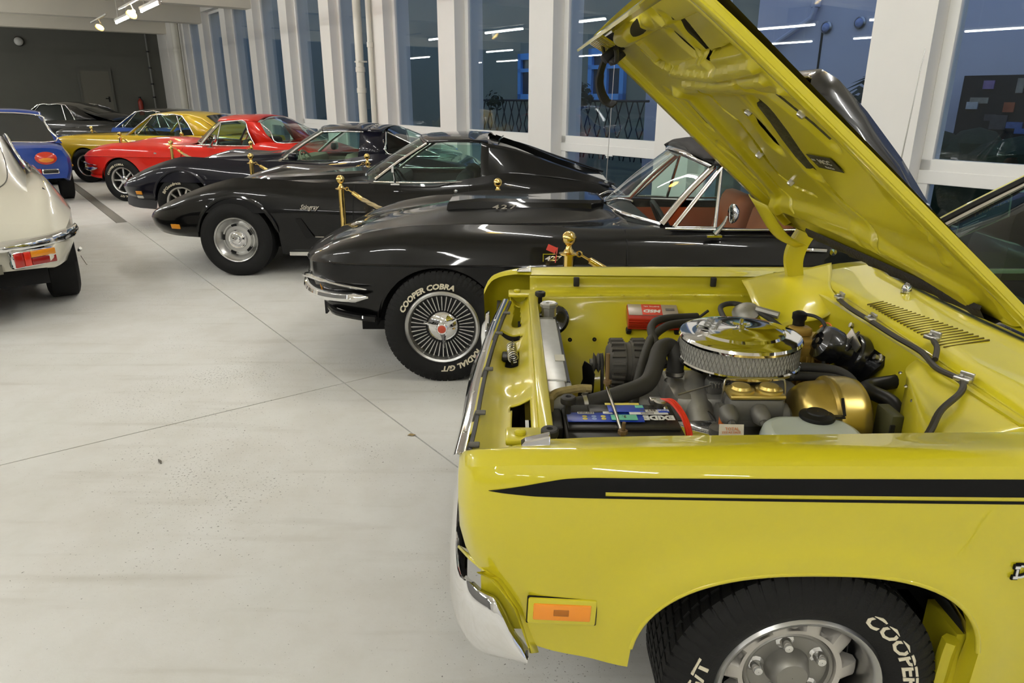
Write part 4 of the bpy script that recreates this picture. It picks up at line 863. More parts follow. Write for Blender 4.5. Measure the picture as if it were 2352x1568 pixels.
HL.post = flare_push
ORG[0] = Vector((0, 0, 0))
m = MB(); HL.build(m, skip=lambda x, j: (x < .78 and j < 6) or (.78 < x < 2.75 and j < 6), cap0=False); obj('body', m, YEL, hero, 24)
hy = lambda x, z: -HL.y_at(x, z)
# nose caps that close the fender fronts
for sd in (-1, 1):
    sec = HL.section(-.785); m = MB(); m.poly3([Vector((-.785, sd*p.x, p.y)) for p in sec[6:]]); obj('fender_nose', m, YEL, hero, None)
# rolled wheel-arch lip
for (xc, zc, r, ky) in H_ARCH:
    for sd in (-1, 1):
        pts = []
        for k in range(2, 43):
            ca = cos(pi*k/44); x = xc+r*ca; z = zc+ky*r*(max(0, 1-abs(ca)**2.6))**(1/2.6); pts.append((x, sd*(HL.y_at(x, z+.006)-.004), z))
        m = MB(); m.tube(pts, .006, 8); obj('wheel_arch_lip', m, YEL, hero, 60)
m = MB()
for sd in (-1,):
    rows = []
    for k in range(17):
        a = pi*k/16; x = H_ARCH[0][0]+.40*cos(a); z = .40+.30*sin(a); rows.append([Vector((x, -.875, z)), Vector((x, -.50, z)), Vector((x*.9, -.46, z*.8))])
    m.grid(rows); m.poly3([r_[2] for r_ in rows])
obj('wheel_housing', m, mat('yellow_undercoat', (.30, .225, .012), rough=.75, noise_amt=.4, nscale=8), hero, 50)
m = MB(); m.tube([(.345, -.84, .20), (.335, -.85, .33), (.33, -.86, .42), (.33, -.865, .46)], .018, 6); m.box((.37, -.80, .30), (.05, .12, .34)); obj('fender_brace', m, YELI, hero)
wheel_wells(hero, [(2.72, .40, .385, .70), (-.022, .40, .385, .72)], .88)
m = MB(); m.box((1.9, 0, .24), (3.4, 1.2, .05)); m.box((-.05, 0, .30), (1.1, .9, .04)); obj('underbody', m, darkvoid, hero, None)
# side stripe: wide black band, yellow pinstripe left bare, thin black line below
def decal(name, pts_top, pts_bot, x0, x1, n=70, off=.0016):
    ft, fb = curve_fn(pts_top), curve_fn(pts_bot); rows = []
    for i in range(n+1):
        x = x0+(x1-x0)*i/n; a, b = ft(x), fb(x); rows.append([Vector((x, hy(x, b+(a-b)*k/4)-off, b+(a-b)*k/4)) for k in range(5)])
    m = MB(); m.grid(rows); obj(name, m, STRIPE, hero, 60)
X0 = -.715
decal('side_stripe', [(X0, .8495), (-.66, .864), (-.60, .879), (-.55, .887), (-.50, .8895), (0, .890), (.4, .890), (3.4, .893)], [(X0, .8485), (-.476, .846)], X0, -.4755, 30)
decal('side_stripe', [(-.476, .8895), (0, .890), (.4, .890), (3.4, .893)], [(-.476, .860), (.4, .852), (3.4, .840)], -.4765, 3.2, 100)
decal('side_pinstripe', [(-.476, .8515), (.4, .8435), (3.4, .83)], [(-.476, .846), (.4, .8365), (3.4, .822)], -.4765, 3.2, 60)
# side marker with bezel
M = frame((-.557, hy(-.557, .565)-.003, .562), (1, 0, -.05), (0, -1, .06))
def boxm(name, parts, mt, parent=hero, smooth=35, M=M):
    m = MB()
    for c, d_, r_ in parts: m.rbox(c, d_, r_)
    m.v = [tuple(M @ Vector(v)) for v in m.v]; return obj(name, m, mt, parent, smooth)
mk = boxm('side_marker', [((0, 0, .002), (.150, .064, .010), .010)], YEL); boxm('marker_gap', [((0, 0, .0), (.154, .068, .006), .012)], STRIPE, mk)
boxm('marker_lens', [((0, 0, .005), (.126, .041, .009), .003)], mat('orange_lens', (.85, .28, .01), rough=.22, coat=.7), mk); boxm('marker_bulb', [((-.002, 0, .0085), (.034, .017, .004), .002)], mat('orange_lens_dark', (.40, .13, .01), rough=.4), mk)
# fender badge near the door
m = MB(); put_text(m, 'DUSTER', .045, frame((.394, hy(.40, .68)-.004, .66), (1, 0, 0), (0, -1, .05)), bold=.003, center=False); [m.box((.396, hy(.40, .68)-.004, z), (.014, .004, .011)) for z in (.663, .689)]; obj('fender_badge', m, STRIPE, hero, None)
m = MB(); put_text(m, 'DUSTER', .045, frame((.397, hy(.40, .68)-.0055, .6615), (1, 0, 0), (0, -1, .05)), center=False); [m.box((.397, hy(.40, .68)-.0055, z), (.010, .004, .006)) for z in (.6635, .6885)]; obj('fender_badge_fill', m, mat('badge_white', (.7, .7, .68), rough=.5), hero, None)
# wedge shaped signal repeaters on the fender tops
for sd in (-1, 1):
    m = MB(); x, y, z = -.617, sd*.80, .920; m.add([(x-.030, y-.016, z), (x+.032, y-.018, z), (x+.032, y+.018, z), (x-.030, y+.016, z), (x-.022, y-.012, z+.008), (x+.032, y-.012, z+.022), (x+.032, y+.012, z+.022), (x-.022, y+.012, z+.008)], [(4, 5, 6, 7), (0, 1, 5, 4), (1, 2, 6, 5), (2, 3, 7, 6), (3, 0, 4, 7)]); obj('signal_repeater', m, chrome, hero, 30, bev=.003)
# bumper: blade round the corner
for sd in (-1, 1):
    sects = []
    path = [(-.825, .0, 0.), (-.823, .35, 0.), (-.814, .62, .0), (-.797, .76, .1), (-.768, .836, .5), (-.732, .868, .9), (-.685, .882, 1.), (-.630, .887, 1.)]
    pc = catmull(path, 4)
    for i, p in enumerate(pc):
        t = pc[min(i+1, len(pc)-1)]-pc[max(i-1, 0)]; t.z = 0; t.normalize(); nv = Vector((-t.y, t.x, 0)) if False else Vector((-t.y, t.x, 0)); nv = Vector((-abs(t.y), abs(t.x) if True else 0, 0)).normalized()
        w_ = p.z; dz = -.020*w_; k = i/(len(pc)-1); tp = curve_fn([(0, 1), (.45, 1), (.60, 1.18), (.78, 1.15), (.86, .86), (.90, .60), (1, .14)])(k)
        prof = [(-.020, .135*tp), (-.006, .140*tp), (.004, .128*tp), (.010, .095*tp), (.013, .055*tp), (.010, .02*tp), (-.004, .0), (-.030, -.004)]
        sects.append([Vector((p.x, sd*p.y, .436+dz))+Vector((nv.x, sd*nv.y, 0))*a+Vector((0, 0, b)) for a, b in prof])
    m = MB(); m.grid(sects, flip=sd < 0); obj('bumper', m, chrome, hero, 50, solid=.012 if sd > 0 else -.012)
    # recess behind the bumper end
    m = MB(); pts = [(-.735, .655), (-.70, .635), (-.655, .56), (-.628, .47), (-.62, .44)]
    rows = [[Vector((x, sd*(.885), z)), Vector((x-.006, sd*.892, z+.004)), Vector((x+.010, sd*.875, z-.012)), Vector((x-.03, sd*.80, z-.03)), Vector((x-.06, sd*.74, z-.04))] for x, z in pts]
    m.grid(rows, flip=sd > 0); obj('bumper_recess', m, YEL, hero, 60, solid=.006)
    m = MB(); m.poly3([(x, sd*.845, z) for x, z in ((-.735, .665), (-.70, .66), (-.645, .56), (-.625, .47), (-.735, .47))]); obj('front_valance', m, YELI, hero, None)
# grille opening between the fenders (dark) and head lamps
m = MB(); m.box((-.72, 0, .67), (.02, 1.45, .28)); obj('grille', m, blackpl, hero, None)
for k in range(9):
    m = MB(); m.box((-.755, 0, .56+k*.027), (.02, 1.0, .006)); obj('grille_bar', m, blackgl, hero, None)
for sd in (-1, 1):
    m = MB(); M2 = frame((-.76, sd*.60, .69), (0, 1, 0), (-1, 0, 0)); m.lathe([(.001, .035), (.05, .03), (.085, .005), (.09, 0)], 24, M2); hl = obj('head_lamp', m, mat('lamp_clear', (.8, .8, .78), rough=.1, coat=1), hero)
    q = MB(); q.lathe([(.088, .0), (.10, .014), (.112, .0)], 28, M2); obj('lamp_ring', q, chrome, hl)
# ---- header panel, grille strip, radiator support
ORG[0] = HO
def sh(name, rows, mt, n=4, solid=0., smooth=45, parent=hero):
    m = MB(); m.grid(sheet(rows, n)); return obj(name, m, mt, parent, smooth, solid=solid)
gs = [(-.112, 1.425, .862), (-.103, 1.60, .866), (-.090, 1.95, .868), (-.060, 2.35, .868), (-.022, 2.70, .866)]
c_ = catmull(gs, 6); rows = []
for p in c_: rows.append([p+Vector((-.024, 0, -.014)), p+Vector((-.020, 0, -.002)), p+Vector((-.010, 0, .005)), p+Vector((.006, 0, .004)), p+Vector((.010, 0, -.002))])
m = MB(); m.grid(rows, flip=True); obj('grille_top_trim', m, chrome, hero, 50)
rows = [[p+Vector((.009, 0, -.002)), p+Vector((.019, 0, -.004)), p+Vector((.020, 0, -.014))] for p in c_]; m = MB(); m.grid(rows, flip=True); obj('grille_top_seal', m, blackpl, hero, 50)
for k in (2, 7, 12, 17, 21):
    p = c_[k]; m = MB(); m.rbox(p+Vector((.022, 0, -.003)), (.026, .024, .006), .003); obj('seal_clip', m, mat('clip_grey', (.09, .085, .07), rough=.6), hero)
for k in (0, 4, 9, 14, 19):
    p = c_[k]; m = MB(); m.lathe([(.006, 0), (.005, .003), (.001, .004)], 8, T(p.x-.006, p.y, p.z+.003)); obj('trim_screw', m, steel, hero)
# header panel as a pressed sheet with openings: rows along Y, columns along X
def header():
    def hole(x, y):
        u = (x+.02)/.11
        if abs(y-2.60) < .13 and .018 < x-(-.03+.0*(y-2.2)) < .062 and x > .005+.05*(y-2.60): return True
        if abs(y-1.64) < .12 and .010 < x+.012 < .060: return True
        if abs(y-2.17) < .075 and abs(x-.0) < .022: return True
        if ((y-2.345)/.022)**2+((x+.005)/.040)**2 < 1: return True
        return False
    NY, NX = 96, 26; y0, y1 = 1.455, 2.80; V_ = []; F_ = []
    fx = curve_fn([(p[1], p[0]) for p in gs])
    for j in range(NY+1):
        y = y0+(y1-y0)*j/NY; xa = fx(y)+.016; xb = .072
        for i in range(NX+1):
            t = i/NX; x = xa+(xb-xa)*t; c = abs(y-2.17)
            z = .858-.052*math.exp(-((y-2.17)/.24)**2)*sin(min(1, t*1.15)*pi)**.8-.030*sin(min(1, t*1.1)*pi)*(1-math.exp(-((y-2.17)/.34)**4))-.010*math.exp(-((c-.33)/.05)**2)*sin(t*pi)
            if t > .9: z = .858-.0*(t-.9)
            V_.append((x, y, z))
    for j in range(NY):
        for i in range(NX):
            a = j*(NX+1)+i; xm = (V_[a][0]+V_[a+NX+2][0])/2; ym = (V_[a][1]+V_[a+NX+2][1])/2
            if not hole(xm, ym): F_.append((a, a+1, a+NX+2, a+NX+1))
    m = MB(); m.add(V_, F_); return m
obj('header_panel', header(), YELI, hero, 60, solid=.004)
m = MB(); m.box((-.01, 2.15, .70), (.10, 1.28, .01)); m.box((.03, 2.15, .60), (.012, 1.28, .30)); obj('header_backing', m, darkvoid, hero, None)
# radiator support bar and end brackets
m = MB(); m.rbox((.082, 2.13, .862), (.036, 1.28, .030), .008); m.box((.086, 2.13, .74), (.010, 1.24, .22)); obj('support_bar', m, YELI, hero)
for y, s_ in ((1.505, -1), (2.79, 1)):
    m = MB(); m.rbox((.045, y, .868), (.12, .075, .014), .005); m.lathe([(.014, 0), (.014, .006), (.010, .009), (.001, .010)], 10, T(.02, y, .876)); b_ = obj('support_bracket', m, YELI, hero)
for (x, y, z) in ((.112, 2.735, .872), (.150, 1.735, .852), (.088, 1.492, .876)):
    m = MB(); m.lathe([(.020, 0), (.021, .004), (.021, .016), (.018, .019), (.008, .019), (.007, .012), (.001, .012)], 16, T(x, y, z)); m.tube([(x, y, z-.03), (x, y, z)], .008, 8); obj('hood_rest', m, mat('rubber_bumper', (.02, .018, .016), rough=.6), hero)
# latch return spring
m = MB(); pts = []
for i in range(0, 111):
    a = 2*pi*i/16; t = i/110; pts.append((-.002+.015*cos(a)+.006*t, 2.235-.14*t, .838+.013*sin(a)+.004*t))
m.tube(pts, .0022, 6); obj('latch_spring', m, steel, hero)
m = MB(); m.rbox((-.018, 2.17, .822), (.03, .06, .02), .006); m.tube([(-.0, 2.10, .822), (.0, 2.08, .845)], .004, 6); m.tube([(.0, 2.24, .83), (.002, 2.27, .845)], .003, 6); obj('latch_body', m, blackpl, hero)
# ---- inner fenders, fire wall, cowl
def apron(sd):
    cy = lambda off: 2.17+sd*off
    rows = []
    for (x, k, tw) in ((.075, 0, 0), (.20, 0, 0), (.38, .03, 0), (.60, .07, 0), (.80, .06, 0), (1.0, .02, 0), (1.16, 0, 0)):
        e = .752-.012*min(1, max(0, x))-(0.0); rows.append([(x, cy(e+.006), .908), (x, cy(e+.002), .868), (x, cy(e-.012), .846), (x, cy(e-.040), .838), (x, cy(e-.052), .80), (x, cy(e-.075-k), .715), (x, cy(e-.15-k), .655), (x, cy(e-.24-k*1.3), .55), (x, cy(e-.30), .40)])
    return rows
for sd in (1, -1): sh('inner_fender', apron(sd), YELI, 4, solid=.003 if sd > 0 else -.003)
for x in (.27, .845):     # rubber blocks on the far fender lip
    m = MB(); m.rbox((x, 2.903, .889), (.024, .016, .040), .004); obj('lip_block', m, mat('rubber_bumper', (.02, .018, .016), rough=.6), hero)
for i in range(7):
    m = MB(); m.lathe([(.008, 0), (.006, .003), (.001, .003)], 8, frame((.36+i*.10, 2.862, .842), (1, 0, 0), (0, -.5, 1))); obj('weld_dimple', m, YELI, hero)
for (x, y, z) in ((.21, 2.79, .735), (.235, 2.73, .69), (.335, 2.735, .69)):
    m = MB(); m.lathe([(.009, .002), (.001, .0025)], 10, frame((x, y, z), (1, 0, 0), (0, -1, .6))); obj('drain_hole', m, darkvoid, hero)
m = MB(); m.box((1.185, 2.17, .66), (.02, 1.36, .50)); obj('fire_wall', m, YELI, hero, None)
# far cowl corner: bulged side panel with torn looking flange
sh('cowl_side_panel', [[(.955, 2.88, .90), (1.10, 2.91, .925), (1.24, 2.93, .94), (1.36, 2.97, .955)], [(.945, 2.76, .885), (1.08, 2.80, .918), (1.20, 2.80, .932), (1.30, 2.82, .948)], [(.935, 2.62, .85), (1.06, 2.65, .885), (1.17, 2.64, .905), (1.23, 2.66, .93)], [(.95, 2.50, .80), (1.05, 2.52, .825), (1.16, 2.52, .85), (1.205, 2.50, .915)]], YELI, 5, solid=.004)
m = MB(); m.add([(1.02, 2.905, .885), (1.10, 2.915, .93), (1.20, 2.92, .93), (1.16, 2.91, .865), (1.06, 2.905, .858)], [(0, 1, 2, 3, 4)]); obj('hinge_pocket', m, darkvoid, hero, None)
# cowl top with vent slots, falling forward to a lip
cowl = [[(1.215, 2.90, .918), (1.228, 2.55, .922), (1.212, 2.17, .922), (1.20, 1.80, .918), (1.195, 1.44, .912)], [(1.26, 2.93, .938), (1.262, 2.55, .945), (1.25, 2.17, .945), (1.238, 1.80, .942), (1.235, 1.43, .93)], [(1.37, 2.97, .952), (1.36, 2.55, .958), (1.35, 2.17, .960), (1.36, 1.80, .958), (1.38, 1.40, .945)], [(1.54, 3.02, .957), (1.485, 2.62, .968), (1.462, 2.17, .970), (1.48, 1.75, .968), (1.55, 1.32, .955)]]
sh('cowl_top', cowl, YEL, 5, solid=.004)
sh('cowl_lip', [[(1.205, 2.88, .900), (1.212, 2.55, .900), (1.197, 2.17, .900), (1.186, 1.80, .897), (1.182, 1.46, .893)], cowl[0]], YELI, 4)
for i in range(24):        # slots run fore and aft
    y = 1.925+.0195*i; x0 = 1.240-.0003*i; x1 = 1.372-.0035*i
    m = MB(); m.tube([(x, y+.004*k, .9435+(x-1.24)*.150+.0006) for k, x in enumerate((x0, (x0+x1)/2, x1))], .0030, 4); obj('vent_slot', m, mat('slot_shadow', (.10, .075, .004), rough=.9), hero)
# near cowl corner: sloping side panel meeting the fender
sh('cowl_side_panel', [[(1.195, 1.46, .906), (1.20, 1.70, .912), (1.205, 1.95, .915)], [(1.10, 1.455, .892), (1.11, 1.66, .885), (1.13, 1.90, .892)], [(.975, 1.45, .880), (1.01, 1.60, .868), (1.10, 1.84, .872)], [(.955, 1.45, .80), (1.0, 1.60, .74), (1.10, 1.84, .72)]], YELI, 5, solid=.004)
m = MB(); m.box((1.10, 1.44, .893), (.30, .03, .02)); obj('hinge_plate', m, YELI, hero, None)
for i in range(4):
    m = MB(); m.lathe([(.006, .0), (.004, .003), (.001, .003)], 8, frame((1.115-.03*i, 1.90-.09*i, .875-.004*i), (1, 0, 0), (-.6, 0, 1))); obj('panel_bolt', m, steel, hero)
# windscreen base trim and wiper
wbase = [(1.585, 3.04, .962), (1.52, 2.90, .972), (1.478, 2.60, .980), (1.458, 2.17, .984), (1.475, 1.75, .980), (1.52, 1.45, .972), (1.585, 1.30, .962)]
m = MB(); m.tube(catmull(wbase, 6), .015, 8, flat=.7); obj('windscreen_trim', m, chrome, hero)
for y in (2.46, 1.62):
    m = MB(); m.lathe([(.018, 0), (.018, .012), (.014, .024), (.001, .030)], 14, T(1.408, y, .965)); m.tube(catmull([(1.408, y, .99), (1.44, y+.03, 1.0), (1.478, y+.11, 1.0), (1.50, y+.20, .998)], 4), [.012]*5+[.009]*4+[.006]*4, 8, flat=.6); obj('wiper_arm', m, chrome, hero)
# hose along the lip with clips
hose = catmull([(1.190, 2.50, .928), (1.182, 2.38, .925), (1.182, 2.24, .926), (1.182, 2.08, .925), (1.182, 1.93, .928), (1.158, 1.81, .925), (1.170, 1.72, .925), (1.14, 1.665, .915), (1.04, 1.575, .905), (.975, 1.50, .885), (.93, 1.475, .84)], 5)
m = MB(); m.tube(hose, .0085, 8); obj('washer_hose', m, mat('hose_brown_black', (.03, .026, .018), rough=.55), hero)
m = MB(); m.tube(catmull([(1.225, 1.955, .955), (1.205, 1.90, .952), (1.175, 1.85, .935)], 5), .008, 8); obj('washer_hose', m, mat('hose_brown_black', (.03, .026, .018), rough=.55), hero)
for (x, y, z, r_) in ((1.193, 2.505, .932, 0), (1.184, 2.245, .930, 0), (1.228, 1.97, .958, 20), (1.172, 1.715, .930, 30)):
    m = MB(); Mx = RZ(r_); m.rbox((x, y, z), (.022, .042, .012), .003, M=Mx); m.rbox((x+.010, y, z+.010), (.008, .036, .020), .002, M=Mx); m.lathe([(.006, 0), (.005, .004), (.001, .005)], 8, T(x, y+.008, z+.008)); obj('hose_clip', m, steel, hero)
# windscreen and far pillar, roof and the rest of the cabin
wtop = [(1.95, 2.68, 1.36), (1.90, 2.45, 1.385), (1.88, 2.17, 1.392), (1.90, 1.89, 1.385), (1.95, 1.66, 1.36)]
wb5 = [(1.54, 2.945, .985), (1.485, 2.60, .984), (1.462, 2.17, .988), (1.485, 1.74, .984), (1.54, 1.395, .985)]
wm5 = [tuple((a+b)/2+(-.005 if i == 0 else .006 if i == 2 else 0) for i, (a, b) in enumerate(zip(p, q))) for p, q in zip(wb5, wtop)]
m = MB(); m.grid(sheet([wb5, wm5, wtop], 6)); obj('windscreen', m, glass_mat('green_windscreen', (.17, .30, .26), ior=1.55), hero, 60)
for s_ in (0, -1):
    m = MB(); m.tube(catmull([wb5[s_], wm5[s_], wtop[s_]], 5), .030, 8, flat=.75); o = obj('windscreen_pillar', m, YEL, hero)
    q = MB(); off = Vector((-.012, -.03 if s_ == 0 else .03, .012)); q.tube([Vector(p)+off for p in catmull([wb5[s_], wm5[s_], wtop[s_]], 5)], .016, 6); obj('pillar_seal', q, blackpl, o)
    q = MB(); off = Vector((-.004, -.055 if s_ == 0 else .055, .006)); q.tube([Vector(p)+off for p in catmull([wb5[s_], wm5[s_], wtop[s_]], 5)], .012, 6); obj('pillar_trim', q, TRIMG, o)
# price card on the inside of the windscreen
Mc = frame((1.772, 2.678, 1.198), (.094, -.106, .096), (-.667, .082, .741)); m = MB(); m.box((0, 0, 0), (.19, .17, .002)); m.v = [tuple(Mc @ Vector(v)) for v in m.v]; pc_ = obj('info_card', m, mat('card_green', (.02, .075, .055), rough=.3), hero, None)
m = MB()
for (c, d_) in (((0, .083, .002), (.19, .005, .002)), ((0, -.083, .002), (.19, .005, .002)), ((.093, 0, .002), (.005, .17, .002)), ((-.093, 0, .002), (.005, .17, .002))): m.box(c, d_)
m.v = [tuple(Mc @ Vector(v)) for v in m.v]; obj('card_border', m, mat('card_cream', (.55, .62, .42), rough=.5), pc_, None)
rows = []
m = MB()
for (x, w_, zc, ze) in ((1.88, .49, 1.395, 1.355), (2.02, .53, 1.405, 1.36), (2.6, .57, 1.40, 1.345), (3.0, .57, 1.37, 1.32), (3.3, .56, 1.28, 1.25), (3.75, .62, 1.0, .98)):
    rows.append([Vector((x+.06*abs(t)**3*(1 if x < 2.2 else 0), 2.17+w_*t, ze+(zc-ze)*(1-abs(t)**2.4))) for t in [i/10 for i in range(-10, 11)]])
m.grid(rows); obj('roof', m, YEL, hero, 50, solid=.015)
for sd in (-1, 1):
    cy = lambda v: 2.17+sd*v
    m = MB(); m.grid([[Vector((1.63, cy(.80), .935)), Vector((2.2, cy(.82), .935)), Vector((2.95, cy(.80), .945))], [Vector((1.97, cy(.52), 1.35)), Vector((2.5, cy(.57), 1.345)), Vector((2.85, cy(.575), 1.335))]]); obj('side_window', m, CGLASS, hero)
    m = MB(); m.grid([[Vector((2.95, cy(.80), .945)), Vector((3.5, cy(.78), .95)), Vector((3.85, cy(.72), .95))], [Vector((2.85, cy(.575), 1.335)), Vector((3.2, cy(.57), 1.28)), Vector((3.75, cy(.62), .985))]]); obj('rear_pillar', m, YEL, hero, 60, solid=.01)
ORG[0] = Vector((0, 0, 0)); cabin(hero, .92, 2.5, .80, .28, mat('cabin_black', (.025, .025, .025), rough=.7), ztop=.92)
for y in (-.38, .38): seat(hero, 1.55, y, mat('seat_vinyl_black', (.02, .02, .02), rough=.5), z0=.36)
steering(hero, 1.20, -.38, .92); d = MB(); d.rbox((1.02, 0, .89), (.30, 1.5, .14), .05); obj('dashboard', d, mat('dash_black', (.02, .02, .02), rough=.6), hero)
wheel_rally_hero(hero, (0, -.768, .318), .318); wheel_rally_hero(hero, (2.72, -.768, .318), .318)
for x in (0, 2.72): wheel_plain(hero, (x, .768, .318), .318, 1)
# ------------------------------------------------------------------ open hood: pressed inner panel, outer skin, scoops, latch
ORG[0] = HO
H0 = Vector((1.34, 2.17, .955)); HD = Vector((-.759, 0, .651)).normalized(); HN = Vector((.651, 0, .759)).normalized()
def HP(t, v, w=0.): return H0+HD*t+Vector((0, v, 0))-HN*w        # w > 0: below the panel, towards the engine
T0, T1 = .292, 1.345
vn = curve_fn([(T0, -.79), (.45, -.795), (.77, -.78), (1.0, -.765), (1.28, -.735), (T1, -.71)]); vf = curve_fn([(T0, .745), (.6, .745), (1.0, .725), (1.28, .705), (T1, .68)])
def seg_d(p, a, b):
    ax, ay = a; bx, by = b; dx, dy = bx-ax, by-ay; l = dx*dx+dy*dy; k = max(0, min(1, ((p[0]-ax)*dx+(p[1]-ay)*dy)/l)) if l else 0
    return hypot(p[0]-ax-k*dx, p[1]-ay-k*dy), k
def pl_d(p, pl):
    best = (9, 0); n = len(pl)-1
    for i in range(n):
        d_, k = seg_d(p, pl[i], pl[i+1])
        if d_ < best[0]: best = (d_, (i+k)/n)
    return best
def ss(a, b, x):
    k = max(0., min(1., (x-a)/(b-a))); return k*k*(3-2*k)
SLITS = [([(1.045, -.425), (1.005, -.462), (.955, -.486), (.905, -.51), (.855, -.522)], .020), ([(.962, -.295), (.90, -.265), (.83, -.22), (.76, -.185), (.715, -.18)], .034), ([(.905, -.13), (.86, -.105), (.80, -.06)], .027),
         ([(.735, -.61), (.66, -.572), (.57, -.585)], .014), ([(1.265, -.35), (1.16, -.305)], .034), ([(1.235, -.215), (1.168, -.235)], .009), ([(1.235, -.175), (1.172, -.19)], .008), ([(1.322, -.145), (1.300, -.10)], .016), ([(1.322, -.29), (1.300, -.27)], .013),
         ([(1.045, .425), (.955, .486), (.855, .522)], .020), ([(.735, .61), (.66, .572), (.57, .585)], .014)]
GROOVES = [([(1.045, .03), (1.0, .075), (.95, .085), (.90, .045), (.80, .10), (.70, .185), (.63, .215), (.58, .17), (.565, .03)], .008, .022), ([(.70, -.20), (.66, -.205), (.58, -.19), (.50, -.225), (.44, -.26)], .009, .022), ([(1.235, .215), (1.18, .22), (1.15, .16), (1.145, .10)], .006, .018),
           ([(1.148, .12), (1.15, -.2), (1.168, -.58)], .005, .016), ([(.62, .36), (.53, .40), (.46, .33)], .007, .015)]
RIBS = [([(1.132, .10), (1.10, -.25), (1.115, -.62)], .016, .012), ([(1.078, .10), (1.065, -.25), (1.075, -.60)], .014, .010), ([(1.03, -.625), (.80, -.625), (.60, -.60), (.48, -.58)], .020, .008), ([(1.02, -.20), (.90, -.19), (.68, -.125), (.50, -.13), (.42, -.16)], .020, .002), ([(1.03, .30), (.80, .36), (.60, .44), (.45, .52)], .040, .016), ([(.44, .56), (.455, .2), (.455, -.12), (.42, -.30), (.36, -.56)], .034, .016)]
def depth(t, v):
    w_ = 0.
    dn, df = v-vn(t), vf(t)-v; ed = min(dn, df); ef = t-T0; eb = T1-t
    w_ += .014*(1-ss(.035, .055, ed))-.004*(1-ss(.0,.012,ed))                      # turned perimeter frame
    w_ -= .010*ss(.05, .065, ed)*(1-ss(.10, .13, ed))
    w_ += .006*(1-ss(.03, .09, ef))
    inner = ss(.09, .14, ed)*ss(.14, .22, ef)
    w_ -= .022*inner*(1-ss(1.00, 1.05, t))                # sunk field between the ribs
    w_ -= .016*ss(1.150, 1.158, t)*(1-ss(1.265, 1.275, t))*ss(.14, .15, ed)*(1 if v < .20 else 0.)
    for pl, hw, a in RIBS:
        d_, k = pl_d((t, v), pl); w_ += a*(1-ss(hw*.55, hw*1.25, d_))*1.2
    for pl, hw, a in GROOVES:
        d_, k = pl_d((t, v), pl); w_ -= a*(1-ss(hw*.3, hw*1.1, d_))
    for pl, hw in SLITS:
        d_, k = pl_d((t, v), pl); w_ -= .012*(1-ss(hw, hw+.022, d_))
    d_ = hypot((t-1.315)/.05, (v-.02)/.26); w_ += .055*(1-ss(.35, 1.0, d_))   # latch bulge
    return w_
def slit_f(t, v):            # signed distance to the nearest opening
    b_ = 9
    for pl, hw in SLITS:
        d_, k = pl_d((t, v), pl); b_ = min(b_, d_-hw*(.45+.75*sin(pi*min(1, max(0, .08+.84*k)))))
    return b_
def slit(t, v): return slit_f(t, v) < 0
def snap(t, v, h):           # pull grid points onto the rim of an opening
    f = slit_f(t, v)
    if abs(f) > h*.75: return t, v
    e = .001; gt, gv = (slit_f(t+e, v)-f)/e, (slit_f(t, v+e)-f)/e; l = gt*gt+gv*gv
    return (t-f*gt/l, v-f*gv/l) if l > .2 else (t, v)
NT, NV_ = 185, 245; V_ = []; F_ = []
for i in range(NT+1):
    t = T0+(T1-T0)*i/NT
    for j in range(NV_+1):
        v = vn(t)+(vf(t)-vn(t))*j/NV_; t_, v = snap(t, v, .0062); V_.append(HP(t_, v, depth(t_, v)))
for i in range(NT):
    for j in range(NV_):
        t = T0+(T1-T0)*(i+.5)/NT; v = vn(t)+(vf(t)-vn(t))*(j+.5)/NV_
        if not slit(t, v): a = i*(NV_+1)+j; F_.append((a, a+1, a+NV_+2, a+NV_+1))
m = MB(); m.add(V_, F_); hood = obj('hood', m, YELI, hero, 50); hood['label'] = 'pressed yellow underside of the open hood'
# outer skin with rolled edge
m = MB(); rows = []
for i in range(25):
    t = T0-.012+(T1-T0+.03)*i/24; a, b = vn(t)-.012, vf(t)+.012; r = []
    prof = [(a+.010, .014), (a+.004, .012), (a+.002, .002)]
    for k in range(0, 17): v = a+.012+(b-a-.024)*k/16; prof.append((v, -.004-.052*(1-abs(2*k/16-1)**2.4)))
    prof += [(b-.002, .002), (b-.004, .012), (b-.010, .014)]
    rows.append([HP(t, v, w_) for v, w_ in prof])
m.grid(rows, flip=True); m.grid([rows[0], [HP(T0-.006, v, .008) for v in [vn(T0)+(vf(T0)-vn(T0))*k/(len(rows[0])-1) for k in range(len(rows[0]))]]]); obj('hood_skin', m, YEL, hood, 40)
# the turned side flange seen as a bright band along the near edge
for f_, s_ in ((vn, -1), (vf, 1)):
    m = MB(); rows = []
    for i in range(31):
        t = T0+(T1-T0)*i/30; e = f_(t); notch = .010*sin(i*1.7)*0
        rows.append([HP(t, e-s_*.046, .006), HP(t, e-s_*.040, .016), HP(t, e-s_*.010, .020), HP(t, e+s_*.004, .016), HP(t, e+s_*.008, .006), HP(t, e+s_*.010, -.002)])
    m.grid(rows, flip=s_ > 0); obj('hood_side_flange', m, YEL, hood, 35)
